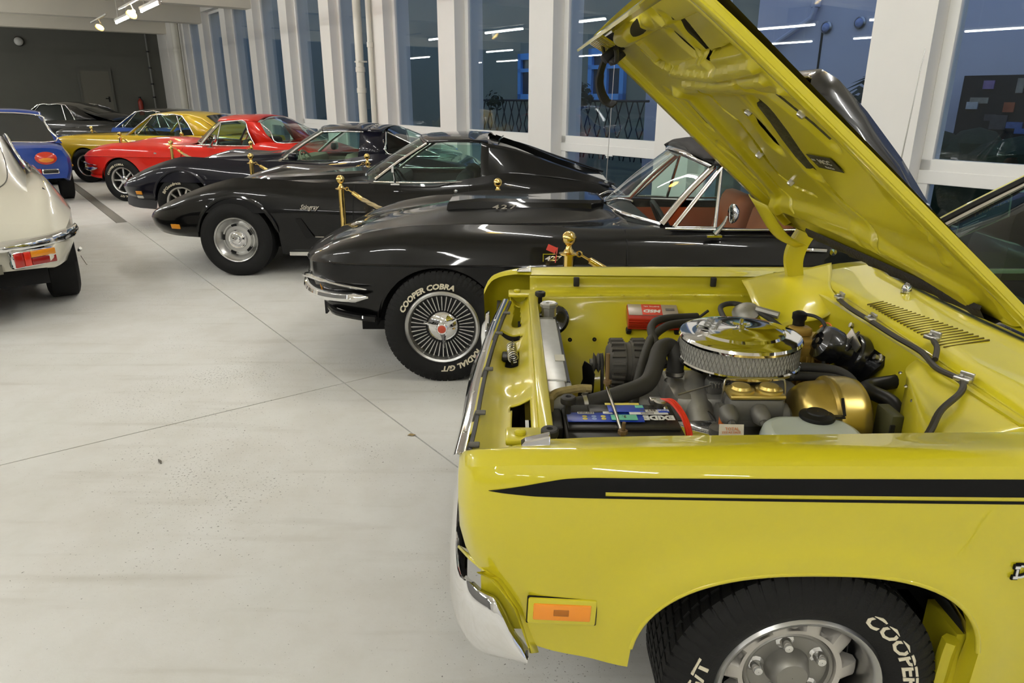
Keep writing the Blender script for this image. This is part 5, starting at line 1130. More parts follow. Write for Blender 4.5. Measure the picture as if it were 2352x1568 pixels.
# front lip with slots, drawn down
m = MB(); lip = []
for j in range(31):
    v = -.69+1.37*j/30; lip.append([HP(T1-.005, v, .02), HP(T1+.018, v, .035), HP(T1+.030, v, .060), HP(T1+.034, v, .085), HP(T1+.026, v, .088)])
m.grid(lip, flip=True); obj('hood_front_lip', m, YEL, hood, 40)
for j in range(9):
    v = .30+.042*j; m = MB(); m.grid([[HP(T1-.040, v, .026), HP(T1-.042, v+.022, .026)], [HP(T1+.012, v, .036), HP(T1+.012, v+.022, .036)]]); obj('lip_rib', m, YEL, hood, None, solid=.006)
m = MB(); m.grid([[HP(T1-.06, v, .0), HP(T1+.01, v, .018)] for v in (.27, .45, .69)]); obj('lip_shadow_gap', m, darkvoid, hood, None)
# latch: black plate with safety hook
LK = mat('latch_black', (.012, .012, .012), rough=.5)
m = MB(); a = HP(1.285, .46, .03); m.rbox(a, (.085, .07, .035), .008, M=RY(-40)); m.rbox(HP(1.265, .40, .045), (.05, .10, .02), .005, M=RY(-40)); lt = obj('hood_latch', m, LK, hood)
m = MB(); hk_ = catmull([HP(1.29, .50, .05), HP(1.275, .53, .085), HP(1.245, .56, .125), HP(1.20, .58, .15), HP(1.165, .585, .150), HP(1.150, .57, .132)], 5); m.tube(hk_, [.014]*8+[.017]*10+[.014]*5+[.010, .007, .005], 8, flat=.6); obj('safety_hook', m, LK, lt)
m = MB(); m.tube(catmull([HP(1.27, .38, .05), HP(1.265, .33, .06), HP(1.285, .27, .05), HP(1.30, .24, .045)], 5), .008, 7); obj('latch_lever', m, LK, lt)
m = MB(); m.tube([HP(1.325, .52, .03), HP(1.295, .50, .055)], .007, 6); obj('latch_spring', m, steel, lt)
for (t, v) in ((.935, -.125), (.943, -.521), (.613, .128), (.738, .173)):
    m = MB(); M2 = frame(HP(t, v, depth(t, v)-.004), HD, -HN); m.lathe([(.011, 0), (.011, .016), (.009, .020), (.001, .020)], 6, M2); obj('hood_bolt', m, steel, hood)
# insulation shreds inside the big slits
INS = mat('old_insulation', (.055, .05, .018), rough=.95, noise_amt=.7, nscale=60, bump=.8, bscale=80)
for pl, hw in (SLITS[0], SLITS[1], SLITS[3], SLITS[9]):
    m = MB(); m.tube([HP(t, v, -.036) for t, v in pl], hw*.8, 8, flat=.5); obj('insulation', m, INS, hood)
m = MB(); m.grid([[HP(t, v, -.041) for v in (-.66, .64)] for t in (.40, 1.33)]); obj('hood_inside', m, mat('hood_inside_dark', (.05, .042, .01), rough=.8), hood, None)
# sticker
Ms = frame(HP(.768, -.372, depth(.768, -.372)+.004), (HP(.765, -.45)-HP(.765, -.30)), -HN); m = MB(); m.box((0, 0, 0), (.145, .050, .0015)); m.v = [tuple(Ms @ Vector(v)) for v in m.v]; st = obj('sticker', m, mat('sticker_black', (.012, .012, .01), rough=.5), hood, None)
m = MB(); put_text(m, 'MCC', .022, Ms @ T(.012, .006, .0016), depth=.0006, bold=.0006, sx=1.5); put_text(m, 'Muscle Cars', .010, Ms @ T(.012, -.014, .0016), depth=.0006); put_text(m, 'BROS', .009, Ms @ T(-.052, .008, .0016), depth=.0006); m.box(Ms @ Vector((-.052, -.006, .0016)), (.001, .001, .001)); obj('sticker_print', m, mat('print_grey', (.45, .43, .36), rough=.6), st, None)
# black scoops on the outside
SCOOP = mat('scoop_black', (.006, .006, .007), rough=.22, coat=.8)
for v0, v1 in ((-.43, -.12), (.12, .43)):
    rows = []
    for (t, h) in ((.945, .060), (.935, .085), (.90, .093), (.80, .090), (.65, .072), (.50, .040), (.42, .004)):
        rows.append([HP(t, v0-.01, -.045), HP(t, v0, -.060-h*.5), HP(t, v0+.02, -.060-h*.92), HP(t, v0+.05, -.060-h), HP(t, v1-.05, -.060-h), HP(t, v1-.02, -.060-h*.92), HP(t, v1, -.060-h*.5), HP(t, v1+.01, -.045)])
    m = MB(); m.grid(rows); so = obj('hood_scoop', m, SCOOP, hood, 50, solid=.012); m = MB(); m.poly3(list(reversed(rows[2]))); obj('scoop_mouth', m, darkvoid, so, None)
# seal along the rear edge, hinges
m = MB(); rows = []
for j in range(25):
    v = -.62+1.02*j/24; j_ = .004*sin(j*2.1); rows.append([HP(T0+.060, v, .012), HP(T0+.056, v, .020+j_), HP(T0+.030, v, .027+j_), HP(T0+.002, v, .018), HP(T0-.004, v, .004)])
m.grid(rows); obj('cowl_seal', m, mat('rubber_seal', (.02, .016, .011), rough=.75, bump=.5, bscale=120), hood, 50)
for sd in (-1, 1):
    y = 2.17+sd*.685; ox = Vector((0 if sd > 0 else .13, 0, 0))
    P_ = [(1.168, y, .875), (1.160, y, .93), (1.148, y, .985), (1.150, y, 1.03), (1.165, y, 1.075), (1.19, y, 1.12)]; c = [q+ox for q in catmull(P_, 5)]; wd = [.030+.012*i/(len(c)-1) for i in range(len(c))]
    m = MB(); m.grid([[p+Vector((-w_, -.020, 0)), p+Vector((-w_*.9, .020, 0)), p+Vector((w_*.9, .020, 0)), p+Vector((w_, -.020, 0)), p+Vector((w_*.7, -.026, 0)), p+Vector((-w_*.7, -.026, 0))] for p, w_ in zip(c, wd)], closev=True); obj('hood_hinge', m, YELI, hero, 50)
    if sd < 0: continue
    m = MB(); m.grid(sheet([[HP(.50, sd*.70, .03), HP(.36, sd*.71, .05), HP(.24, sd*.70, .05)], [HP(.50, sd*.64, .04), HP(.34, sd*.62, .085), HP(.24, sd*.61, .065)], [HP(.46, sd*.56, .03), HP(.33, sd*.53, .06), HP(.25, sd*.52, .04)]], 5)); obj('hinge_bracket', m, YELI, hood, 50, solid=.004)
ORG[0] = Vector((0, 0, 0))
# ------------------------------------------------------------------ engine bay contents (parts of the yellow car)
ORG[0] = HO
def E(name, mt, fn, smooth=40, parent=hero, **k):
    m = MB(); fn(m); return obj(name, m, mt, parent, smooth, **k)
def tubep(name, pts, r, mt, n=10, sm=5, parent=hero, flat=None):
    m = MB(); c = catmull(pts, sm) if len(pts) > 2 else pts
    if isinstance(r, (list, tuple)): f = curve_fn([(i/(len(r)-1), q) for i, q in enumerate(r)]); r = [f(i/(len(c)-1)) for i in range(len(c))]
    m.tube(c, r, n, flat=flat); return obj(name, m, mt, parent, 50)
IRONG = mat('engine_grey', (.15, .145, .13), rough=.5, metal=.4, noise_amt=.2, nscale=25); CASTA = mat('cast_aluminium', (.33, .32, .29), rough=.5, metal=.7, noise_amt=.15, nscale=40)
GOLDC = mat('gold_cadmium', (.62, .47, .14), rough=.28, metal=.85, noise_amt=.1, nscale=18); HOSEM = mat('hose_rubber', (.03, .028, .024), rough=.65)
REDM = mat('red_anodised', (.42, .022, .008), rough=.25, coat=.4); DGREY = mat('alternator_grey', (.10, .092, .078), rough=.6, metal=.2)
# air cleaner
AC = Vector((.712, 2.105, 0)); MA = T(AC.x, AC.y, 0)
lid = E('air_cleaner', chrome, lambda m: m.lathe([(.001, .949), (.010, .949), (.020, .944), (.10, .945), (.128, .941), (.134, .934), (.150, .930), (.172, .930), (.183, .926), (.187, .918), (.184, .910)], 72, MA), 30); lid['label'] = 'round chrome air cleaner with white pleated filter'
def filt(m):
    rows = []; N = 260
    for z in (.912, .842):
        rows.append([Vector((AC.x+(.178 if k % 2 else .172)*cos(2*pi*k/N), AC.y+(.178 if k % 2 else .172)*sin(2*pi*k/N), z)) for k in range(N)])
    m.grid(rows, closev=True)
E('filter_pleats', mat('filter_paper', (.58, .57, .52), rough=.8), filt, None, lid)
def mesh_(m):       # expanded wire guard
    R_ = .181; NN = 88; zs = [.908, .890, .872, .854, .845]
    for i in range(len(zs)-1):
        for k in range(NN):
            a0 = 2*pi*(k+.5*(i % 2))/NN
            for s_ in (-1, 1):
                a1 = a0+s_*pi/NN; m.tube([(AC.x+R_*cos(a0), AC.y+R_*sin(a0), zs[i]), (AC.x+R_*cos(a1), AC.y+R_*sin(a1), zs[i+1])], .0011, 3, cap=False)
g = E('filter_guard', mat('guard_wire', (.36, .35, .31), rough=.4, metal=.8), mesh_, None, lid); g['kind'] = 'stuff'
E('cleaner_base', chrome, lambda m: m.lathe([(.183, .850), (.188, .846), (.187, .838), (.176, .834), (.06, .826), (.06, .79)], 64, MA), 40, lid)
E('wing_nut', chrome, lambda m: (m.lathe([(.016, .946), (.012, .952), (.007, .956), (.006, .972), (.001, .974)], 14, MA), m.tube([(AC.x-.026, AC.y+.004, .958), (AC.x-.010, AC.y, .955), (AC.x+.010, AC.y, .955), (AC.x+.026, AC.y-.004, .958)], .0045, 6)), 40, lid)
def script(m): put_text(m, 'Mopar', .052, frame((AC.x-.092, AC.y+.035, .9455), (.42, .90, 0), (0, 0, 1)), depth=.003, bold=.0008, shear=.35); put_text(m, 'Performance', .022, frame((AC.x-.070, AC.y+.02, .9455), (.42, .90, 0), (0, 0, 1)), depth=.003, shear=.3)
E('cleaner_script', satin, script, None, lid)
# carburettor, intake, block
E('carburettor', IRONG, lambda m: (m.rbox((.70, 2.10, .795), (.16, .17, .07), .015), m.rbox((.69, 1.99, .80), (.05, .05, .04), .01), m.rbox((.62, 2.02, .785), (.05, .05, .05), .012)))
E('intake_manifold', CASTA, lambda m: (m.rbox((.70, 2.10, .715), (.42, .26, .10), .03), m.tube(catmull([(.60, 2.14, .75), (.57, 2.02, .735), (.575, 1.92, .68)], 4), .045, 10), m.tube(catmull([(.70, 2.14, .75), (.68, 2.0, .74), (.675, 1.92, .68)], 4), .042, 10), m.tube(catmull([(.80, 2.14, .75), (.80, 2.02, .73), (.80, 1.92, .68)], 4), .042, 10)))
E('engine_block', IRONG, lambda m: (m.rbox((.72, 2.12, .56), (.62, .42, .24), .03), m.rbox((.72, 2.12, .40), (.56, .30, .16), .03)))
for sd, zz in ((-1, .0), (1, .0)):
    y = 2.10+sd*.24
    vc = E('valve_cover', chrome, lambda m: m.rbox((.70, y, .672), (.52, .13, .075), .022, M=RX(-sd*22)), 40)
E('oil_cap', IRONG, lambda m: m.lathe([(.028, 0), (.030, .006), (.030, .018), (.022, .024), (.001, .026)], 18, T(.60, 1.855, .705)))
E('orange_clip', mat('orange_plastic', (.75, .16, .02), rough=.45), lambda m: (m.rbox((.605, 1.853, .742), (.018, .03, .035), .005), m.rbox((.603, 1.84, .762), (.012, .014, .02), .004)))
# thermostat housing and top hose
E('thermostat_housing', CASTA, lambda m: (m.lathe([(.038, .64), (.040, .66), (.036, .69), (.034, .745), (.030, .76)], 20, T(.520, 2.12, 0)), m.rbox((.54, 2.12, .655), (.12, .09, .02), .006)))
tubep('radiator_hose', [(.185, 1.915, .762), (.24, 1.925, .770), (.33, 1.955, .785), (.41, 2.00, .800), (.445, 2.06, .835), (.470, 2.12, .866), (.505, 2.145, .868), (.523, 2.13, .840), (.522, 2.12, .775)], .027, HOSEM, 14)
for p, d_ in (((.215, 1.92, .767), (1, .15, .12)), ((.522, 2.12, .79), (0, 0, 1))):
    E('hose_clamp', steel, lambda m: (m.lathe([(.029, -.006), (.030, -.006), (.030, .006), (.029, .006)], 20, frame(p, (0, 1, 0), d_)), m.rbox(Vector(p)+Vector((0, -.0, .034)), (.018, .012, .014), .003)))
# heater hoses
tubep('heater_hose', [(.375, 2.02, .70), (.395, 2.08, .76), (.43, 2.17, .82), (.470, 2.27, .850), (.53, 2.36, .862), (.60, 2.42, .858), (.75, 2.47, .85)], .015, HOSEM)
tubep('heater_hose', [(.50, 2.17, .79), (.485, 2.24, .835), (.475, 2.31, .866), (.50, 2.375, .878), (.56, 2.44, .872), (.68, 2.50, .86)], .014, HOSEM)
tubep('heater_hose', [(.78, 2.46, .845), (.80, 2.62, .862), (.88, 2.66, .862), (.96, 2.56, .84), (1.02, 2.46, .80)], .010, HOSEM)
# alternator with fins, pulley and belt
al = E('alternator', DGREY, lambda m: m.lathe([(.03, -.075), (.062, -.070), (.076, -.055), (.078, -.010), (.072, -.008), (.072, .008), (.078, .010), (.076, .055), (.060, .070), (.001, .075)], 36, frame((.405, 2.35, .735), (0, 1, 0), (-1, 0, 0))))
def fins(m):
    for k in range(20):
        a = 2*pi*k/20
        for x0, x1 in ((-.060, -.016), (.016, .060)):
            c, s_ = cos(a), sin(a); m.add([Vector((.405+x, 2.35+c*r_-s_*w_, .735+s_*r_+c*w_)) for x in (x0, x1) for r_ in (.070, .088) for w_ in (-.004, .004)], [(0, 1, 3, 2), (4, 6, 7, 5), (0, 4, 5, 1), (2, 3, 7, 6), (0, 2, 6, 4), (1, 5, 7, 3)])
f = E('alternator_fins', DGREY, fins, None, al); f['kind'] = 'stuff'
E('alternator_pulley', IRONG, lambda m: m.lathe([(.012, .0), (.036, .004), (.022, .012), (.036, .020), (.022, .028), (.036, .036), (.014, .040), (.014, .05), (.001, .05)], 24, frame((.325, 2.35, .735), (0, 1, 0), (-1, 0, 0))), 30, al)
tubep('drive_belt', [(.313, 2.39, .725), (.313, 2.35, .765), (.313, 2.305, .735), (.313, 2.26, .60), (.313, 2.22, .45)], .006, HOSEM, 6)
tubep('dipstick_tube', [(.375, 2.10, .735), (.36, 2.16, .70), (.34, 2.2, .62)], .005, steel, 6)
E('dipstick_end', HOSEM, lambda m: m.tube([(.352, 2.06, .735), (.372, 2.095, .737)], .010, 8))
tubep('alternator_lead', [(.455, 2.33, .80), (.468, 2.30, .85), (.475, 2.28, .79), (.46, 2.25, .74)], .003, HOSEM, 5)
tubep('orange_lead', [(.452, 2.32, .775), (.468, 2.28, .765), (.462, 2.22, .735), (.455, 2.20, .70)], .004, mat('orange_wire', (.8, .2, .02), rough=.5), 5)
# fan
for a in (0, 60, 120, 180, 240, 300):
    Mf = frame((.255, 2.20, .565), (0, 1, 0), (-1, 0, 0)) @ RZ(a+38)
    P_ = [(.03, -.02), (.10, -.045), (.19, -.058), (.215, -.03), (.215, .035), (.19, .055), (.10, .035), (.03, .02)]
    E('fan_blade', blackpl, lambda m: m.add([Mf @ Vector((x, y, .25*y)) for x, y in P_], [tuple(range(8))]), None, solid=.003)
E('fan_hub', IRONG, lambda m: m.lathe([(.05, -.02), (.05, .02), (.03, .03), (.001, .03)], 20, frame((.255, 2.20, .565), (0, 1, 0), (-1, 0, 0))))
# radiator
rad = E('radiator', brushed, lambda m: (m.rbox((.128, 2.20, .66), (.055, .72, .36), .006), m.rbox((.130, 2.22, .838), (.062, .60, .012), .004)), 30); rad['label'] = 'bare aluminium radiator'
E('radiator_core', blackpl, lambda m: m.box((.166, 2.24, .66), (.014, .58, .33)), None, rad)
E('radiator_tank', brushed, lambda m: (m.rbox((.135, 1.925, .735), (.080, .12, .16), .012), m.rbox((.138, 1.935, .812), (.078, .075, .022), .008)), 30, rad)
E('filler_neck', brushed, lambda m: m.lathe([(.028, .835), (.028, .868), (.034, .872), (.034, .884), (.028, .888), (.014, .886), (.012, .878), (.001, .878)], 8, T(.140, 2.59, 0)), 25, rad)
E('radiator_label', mat('paper_label', (.62, .60, .52), rough=.7), lambda m: m.box((.150, 2.10, .8455), (.030, .055, .001)), None, rad)
E('horn', blackgl, lambda m: m.lathe([(.001, .03), (.02, .03), (.035, .016), (.06, .010), (.066, .0), (.062, -.012), (.03, -.02), (.001, -.022)], 28, frame((.165, 2.73, .775), (1, 0, 0), (-.3, -.75, .6))))
E('horn_bracket', blackpl, lambda m: m.rbox((.12, 2.73, .775), (.07, .04, .05), .006))
# ignition box on the far inner fender
Mi = T(.578, 2.80, .765) @ RX(20) @ RZ(-2)
def mx(name, mt, parts, parent=hero, smooth=30, M=Mi):
    m = MB()
    for c, d_, r_ in parts: m.rbox(c, d_, r_)
    m.v = [tuple(M @ Vector(v)) for v in m.v]; return obj(name, m, mt, parent, smooth)
ib = mx('ignition_box', REDM, [((0, 0, 0), (.21, .105, .055), .006)])
mx('box_plate', mat('box_silver', (.48, .42, .37), rough=.35, metal=.6), [((0, .012, .0285), (.203, .075, .003), .002)], ib)
mx('box_label', mat('label_red', (.62, .05, .02), rough=.4), [((-.005, .012, .0307), (.082, .072, .0016), .001)], ib); mx('box_mark', mat('print_dark', (.12, .10, .09), rough=.6), [((.070, .015, .0307), (.036, .014, .0016), .001)], ib)
def msd(m): put_text(m, 'MSD', .026, Mi @ T(-.005, .000, .032) @ RZ(180), depth=.001, bold=.0012, shear=.2, sx=1.35); put_text(m, 'DIGITAL 6AL', .010, Mi @ T(-.005, .032, .032) @ RZ(180), depth=.001, sx=1.15)
E('box_print', mat('print_white', (.75, .72, .68), rough=.5), msd, None, ib)
for x in (-.098, .098): mx('box_foot', blackpl, [((x, -.045, -.036), (.022, .03, .022), .006)], ib)
for k in range(4): mx('box_fin', REDM, [((0, -.0535, -.018+.011*k), (.205, .004, .005), .0015)], ib)
mx('box_plug', blackpl, [((.122, -.01, -.006), (.034, .05, .04), .006)], ib)
tubep('ignition_lead', [(.715, 2.80, .765), (.745, 2.77, .76), (.70, 2.70, .745), (.66, 2.60, .76), (.62, 2.52, .74)], .008, HOSEM, 8); tubep('ignition_lead', [(.715, 2.80, .755), (.76, 2.80, .76), (.80, 2.78, .80)], .006, HOSEM, 8)
# battery with its labels, clamp strap and cables
BT = mat('battery_black', (.016, .014, .012), rough=.45, noise_amt=.25, nscale=20); Mb = T(.296, 1.742, .705)
bat = mx('battery', BT, [((0, 0, 0), (.315, .205, .175), .008), ((0, .02, .091), (.30, .15, .012), .004), ((.0, .055, .098), (.17, .055, .012), .004)], M=Mb); bat['label'] = 'black car battery with blue label strip'
mx('terminal_cover', BT, [((-.185, .03, .02), (.055, .13, .135), .008)], bat, M=Mb)
LB = mat('label_blue', (.012, .05, .42), rough=.4); LW = mat('label_white', (.62, .62, .60), rough=.5); LG = mat('label_mint', (.16, .52, .36), rough=.6); LY = mat('label_yellow', (.75, .62, .12), rough=.5)
tt = .0975
Mb2 = Mb @ T(0, .058, .0115)
mx('battery_label', LB, [((-.045, -.058, tt-.007), (.205, .058, .002), .001), ((.018, -.012, tt-.002), (.10, .045, .002), .001)], bat, M=Mb2)
mx('battery_sticker', LW, [((.075, -.033, tt-.003), (.105, .030, .002), .001), ((-.095, -.035, tt-.005), (.045, .012, .002), .001), ((-.035, -.033, tt-.005), (.026, .014, .002), .001)], bat, M=Mb2); mx('battery_tape', LG, [((.005, -.066, tt-.0035), (.070, .032, .002), .001)], bat, M=Mb2); mx('battery_sticker', LY, [((.010, .015, tt-.0005), (.095, .012, .002), .001)], bat, M=Mb2); mx('battery_sticker', LG, [((.055, -.002, tt-.0008), (.022, .016, .002), .001)], bat, M=Mb2)
mx('battery_sticker', LB, [((.118, -.028, tt-.0015), (.030, .020, .002), .001)], bat, M=Mb2)
def btxt(m):
    put_text(m, 'EXIDE', .036, Mb2 @ T(.098, -.066, tt-.0045) @ RZ(180), depth=.001, bold=.0018, sx=.85)
    put_text(m, 'Excel', .014, Mb2 @ T(.118, -.028, tt) @ RZ(180), depth=.001)
E('battery_print', LW, btxt, None, bat)
E('battery_print_dark', mat('print_dark', (.12, .10, .09), rough=.6), lambda m: (put_text(m, '85T B4', .015, Mb2 @ T(.075, -.026, tt-.001) @ RZ(180), depth=.001), put_text(m, '3.', .018, Mb2 @ T(.005, -.066, tt-.001) @ RZ(180), depth=.001), [m.box(Mb2 @ Vector((-.113+.0045*i, -.035, tt-.0035)), (.002 if i % 3 else .003, .010, .001)) for i in range(9)], [m.box(Mb2 @ Vector((.055+.004*i, -.042, tt-.0015)), (.002, .008, .001)) for i in range(9)]), None, bat)
for (x, y, c) in ((-.10, -.07, (.7, .6, .1)), (-.075, -.07, (.3, .4, .7)), (-.05, -.07, (.7, .3, .25)), (-.10, -.055, (.7, .6, .1)), (-.075, -.055, (.3, .4, .7)), (-.05, -.055, (.7, .3, .25))):
    E('warning_mark', mat('mark_%d' % int(c[0]*100), c, rough=.5), lambda m: m.lathe([(.007, 0), (.001, .0006)], 10, Mb2 @ T(x, y, tt-.0055)), None, bat)
tubep('clamp_rod', [(.275, 1.90, .83), (.277, 1.87, .822), (.281, 1.76, .812), (.283, 1.655, .804)], .005, steel, 8); tubep('clamp_rod', [(.284, 1.645, .79), (.285, 1.640, .84)], .005, mat('rusty_steel', (.20, .13, .06), rough=.7, metal=.5), 8); tubep('clamp_rod', [(.275, 1.90, .83), (.274, 1.905, .93)], .006, mat('rusty_steel', (.20, .13, .06), rough=.7, metal=.5), 8)
E('clamp_nut', mat('rusty_steel', (.20, .13, .06), rough=.7, metal=.5), lambda m: (m.lathe([(.013, 0), (.013, .010), (.001, .011)], 6, T(.284, 1.645, .806)), m.lathe([(.012, 0), (.012, .010), (.001, .011)], 6, T(.275, 1.895, .842))))
E('battery_terminal', steel, lambda m: (m.lathe([(.017, 0), (.018, .004), (.018, .020), (.014, .024), (.001, .024)], 14, T(.415, 1.82, .80)), m.rbox((.405, 1.842, .812), (.035, .022, .018), .004), m.tube([(.425, 1.80, .81), (.428, 1.785, .80)], .006, 6)))
E('battery_terminal', mat('corroded_clamp', (.28, .22, .09), rough=.8, metal=.3, noise_amt=.4, nscale=60), lambda m: (m.tube(catmull([(.105, 1.80, .835), (.125, 1.83, .84), (.17, 1.85, .842), (.20, 1.86, .842), (.225, 1.862, .84)], 4), .012, 8), m.rbox((.185, 1.858, .84), (.05, .02, .016), .004), m.rbox((.105, 1.79, .825), (.02, .03, .04), .005)))
for k in range(3): tubep('red_cable', [(.415+.003*k, 1.83, .82), (.440+.006*k, 1.805+.004*k, .822), (.462+.005*k, 1.74, .80), (.463+.005*k, 1.68, .76), (.455, 1.65, .68)], .0045, mat('red_wire', (.62, .03, .01), rough=.4), 7)
tubep('earth_cable', [(.10, 1.79, .82), (.075, 1.76, .78), (.07, 1.72, .72), (.08, 1.69, .66)], .006, HOSEM, 7)
# brake master cylinder and booster
mc = E('master_cylinder', IRONG, lambda m: (m.rbox((.700, 1.895, .775), (.165, .085, .07), .018), m.tube([(.60, 1.895, .745), (.80, 1.895, .745)], .036, 14)))
E('reservoir_lid', GOLDC, lambda m: (m.rbox((.700, 1.895, .815), (.160, .086, .014), .006), m.lathe([(.040, .82), (.038, .828), (.030, .830), (.026, .838), (.008, .844), (.001, .844)], 24, T(.660, 1.895, 0)), m.lathe([(.040, .82), (.038, .828), (.030, .830), (.026, .838), (.008, .844), (.001, .844)], 24, T(.742, 1.895, 0))), 40, mc)
E('lid_bail', steel, lambda m: m.tube(catmull([(.612, 1.90, .78), (.614, 1.905, .84), (.63, 1.91, .852), (.70, 1.912, .853), (.775, 1.91, .852), (.79, 1.905, .84), (.792, 1.90, .78)], 4), .003, 6), 50, mc)
for (x, y) in ((.615, 1.835), (.705, 1.835)):
    E('outlet_port', IRONG, lambda m: (m.lathe([(.026, 0), (.026, .03), (.018, .045), (.012, .05), (.001, .05)], 16, frame((x, y+.02, .775), (1, 0, 0), (.0, -1, -.3))), m.lathe([(.010, .045), (.010, .062), (.001, .062)], 6, frame((x, y+.02, .775), (1, 0, 0), (0, -1, -.3)))), 40, mc)
tubep('brake_line', [(.617, 1.795, .755), (.622, 1.775, .745), (.60, 1.745, .71), (.585, 1.73, .66)], .0042, steel, 6); tubep('brake_line', [(.707, 1.795, .755), (.712, 1.775, .74), (.715, 1.765, .68)], .0042, steel, 6)
Mbo = frame((.90, 1.905, .735), (0, 1, 0), (1, 0, .02)) @ Matrix.Diagonal((.93, .93, 1, 1))
bo = E('brake_booster', GOLDC, lambda m: m.lathe([(.03, -.085), (.055, -.080), (.092, -.068), (.108, -.045), (.112, -.030), (.116, .012), (.128, .018), (.130, .026), (.128, .034), (.126, .080), (.118, .105), (.105, .115), (.001, .118)], 44, Mbo)); bo['label'] = 'gold coloured brake booster drum'
E('booster_collar', IRONG, lambda m: m.lathe([(.03, -.085), (.034, -.115), (.028, -.12), (.001, -.12)], 18, Mbo), 40, bo)
E('booster_slot', darkvoid, lambda m: m.box((.918, 1.80, .812), (.006, .006, .05), M=RX(-35)), None, bo)
E('vacuum_elbow', HOSEM, lambda m: m.tube(catmull([(.835, 1.965, .835), (.80, 1.97, .86), (.77, 1.99, .862), (.74, 2.01, .855)], 4), .010, 8))
# reservoir bottle
def bottle(m):
    rows = []
    for (z, g_) in ((.60, .0), (.74, .0), (.765, .012), (.776, .03), (.779, .05)):
        P_ = [(.685, 1.665), (.80, 1.66), (.925, 1.665), (.945, 1.71), (.935, 1.78), (.90, 1.825), (.80, 1.835), (.73, 1.83), (.69, 1.79), (.675, 1.72)]; cx, cy = .81, 1.745
        rows.append([p for p in catmull([(cx+(x-cx)*(1-g_*4.0), cy+(y-cy)*(1-g_*7), z) for x, y in P_], 4, closed=True)])
    m.grid(rows, closev=True); m.poly3(rows[-1])
bt = E('reservoir_bottle', mat('milky_plastic', (.50, .55, .50), rough=.35, coat=.3, spec=.4), bottle, 60); bt['label'] = 'milky white plastic reservoir bottle'
E('bottle_cap', blackpl, lambda m: (m.lathe([(.046, .778), (.048, .784), (.046, .790), (.030, .796), (.028, .800), (.001, .800)], 24, T(.848, 1.80, 0)), m.rbox((.895, 1.79, .787), (.05, .02, .006), .003)), 40, bt)
E('paper_tag', mat('tag_paper', (.62, .58, .50), rough=.8), lambda m: m.add([(.555, 1.715, .735), (.622, 1.712, .735), (.628, 1.745, .785), (.562, 1.748, .785)], [(0, 1, 2, 3)]), None, solid=.001)
E('tag_print', mat('tag_orange', (.70, .22, .06), rough=.7), lambda m: (put_text(m, 'TOTAL', .012, frame((.595, 1.737, .7755), (1, 0, 0), (0, -.84, .54)), depth=.001), [put_text(m, 'ZZZ AZ ZAZZ', .008, frame((.592, 1.7325-.006*k, .7675-.0095*k), (1, 0, 0), (0, -.84, .54)), depth=.001) for k in range(2)]), None)
# coil bracket, ignition coil behind the air cleaner
E('ignition_coil', mat('old_gold_coil', (.40, .25, .045), rough=.45, metal=.3), lambda m: (m.lathe([(.058, .60), (.060, .62), (.060, .80), (.064, .805), (.064, .83), (.050, .835), (.001, .835)], 24, T(1.00, 2.30, 0)), m.rbox((1.0, 2.30, .842), (.15, .10, .022), .005), m.rbox((.985, 2.31, .868), (.07, .05, .03), .008)))
for k in range(8): tubep('coil_rib', [(1.0+.062*cos(-2.6+.3*k), 2.30+.062*sin(-2.6+.3*k), .62), (1.0+.062*cos(-2.6+.3*k), 2.30+.062*sin(-2.6+.3*k), .80)], .006, mat('old_gold_coil', (.40, .25, .045), rough=.45), 6)
E('coil_boot', blackpl, lambda m: (m.lathe([(.020, .87), (.020, .90), (.024, .905), (.024, .925), (.012, .932), (.001, .932)], 14, T(.985, 2.33, 0))))
tubep('coil_lead', [(.995, 2.33, .922), (1.03, 2.30, .920), (1.045, 2.26, .90), (1.03, 2.20, .83), (1.02, 2.18, .76)], .006, HOSEM, 8)
tubep('orange_lead', [(1.06, 2.33, .875), (1.085, 2.33, .890), (1.09, 2.30, .87), (1.06, 2.24, .80), (1.05, 2.21, .74)], .003, mat('orange_wire', (.8, .2, .02), rough=.5), 5)
E('vacuum_can', CASTA, lambda m: (m.lathe([(.05, 0), (.052, .012), (.03, .03), (.016, .034), (.001, .034)], 20, frame((.90, 2.62, .835), (1, 0, 0), (-.3, -.4, .85))), m.tube([(.93, 2.60, .86), (1.0, 2.55, .85)], .014, 8)))
# wiper motor on the fire wall
Mw = frame((1.165, 2.22, .80), (0, -1, 0), (-1, 0, .45))
E('motor_plate', blackgl, lambda m: (m.prism([(-.13, .06), (-.10, .105), (.02, .10), (.12, .055), (.125, .02), (.05, -.12), (.0, -.125), (-.04, -.10)], .012, Mw)), 30)
wmo = E('wiper_motor', blackgl, lambda m: (m.lathe([(.075, .01), (.077, .05), (.072, .058), (.05, .066), (.046, .10), (.060, .104), (.062, .14), (.056, .16), (.030, .168), (.026, .158), (.012, .160), (.010, .17), (.001, .17)], 28, Mw @ T(-.0, -.005, 0)), ), 35)
E('motor_bracket', satin, lambda m: m.add([Mw @ Vector(v) for v in ((-.02, .045, .075), (.075, .02, .075), (.08, .045, .075), (-.015, .075, .075), (-.02, .045, .08), (.075, .02, .08), (.08, .045, .08), (-.015, .075, .08))], [(4, 5, 6, 7), (0, 1, 5, 4), (1, 2, 6, 5), (2, 3, 7, 6), (3, 0, 4, 7)]), None, wmo)
for x, y in ((-.115, .075), (.105, .035)): E('motor_bolt', steel, lambda m: m.lathe([(.016, .012), (.016, .018), (.009, .020), (.009, .034), (.001, .035)], 12, Mw @ T(x, y, 0)), 35, wmo)
tubep('motor_lead', [Mw @ Vector(p) for p in ((.01, -.03, .14), (.03, .0, .10), (.02, .05, .08), (.0, .075, .06))], .004, HOSEM, 6)
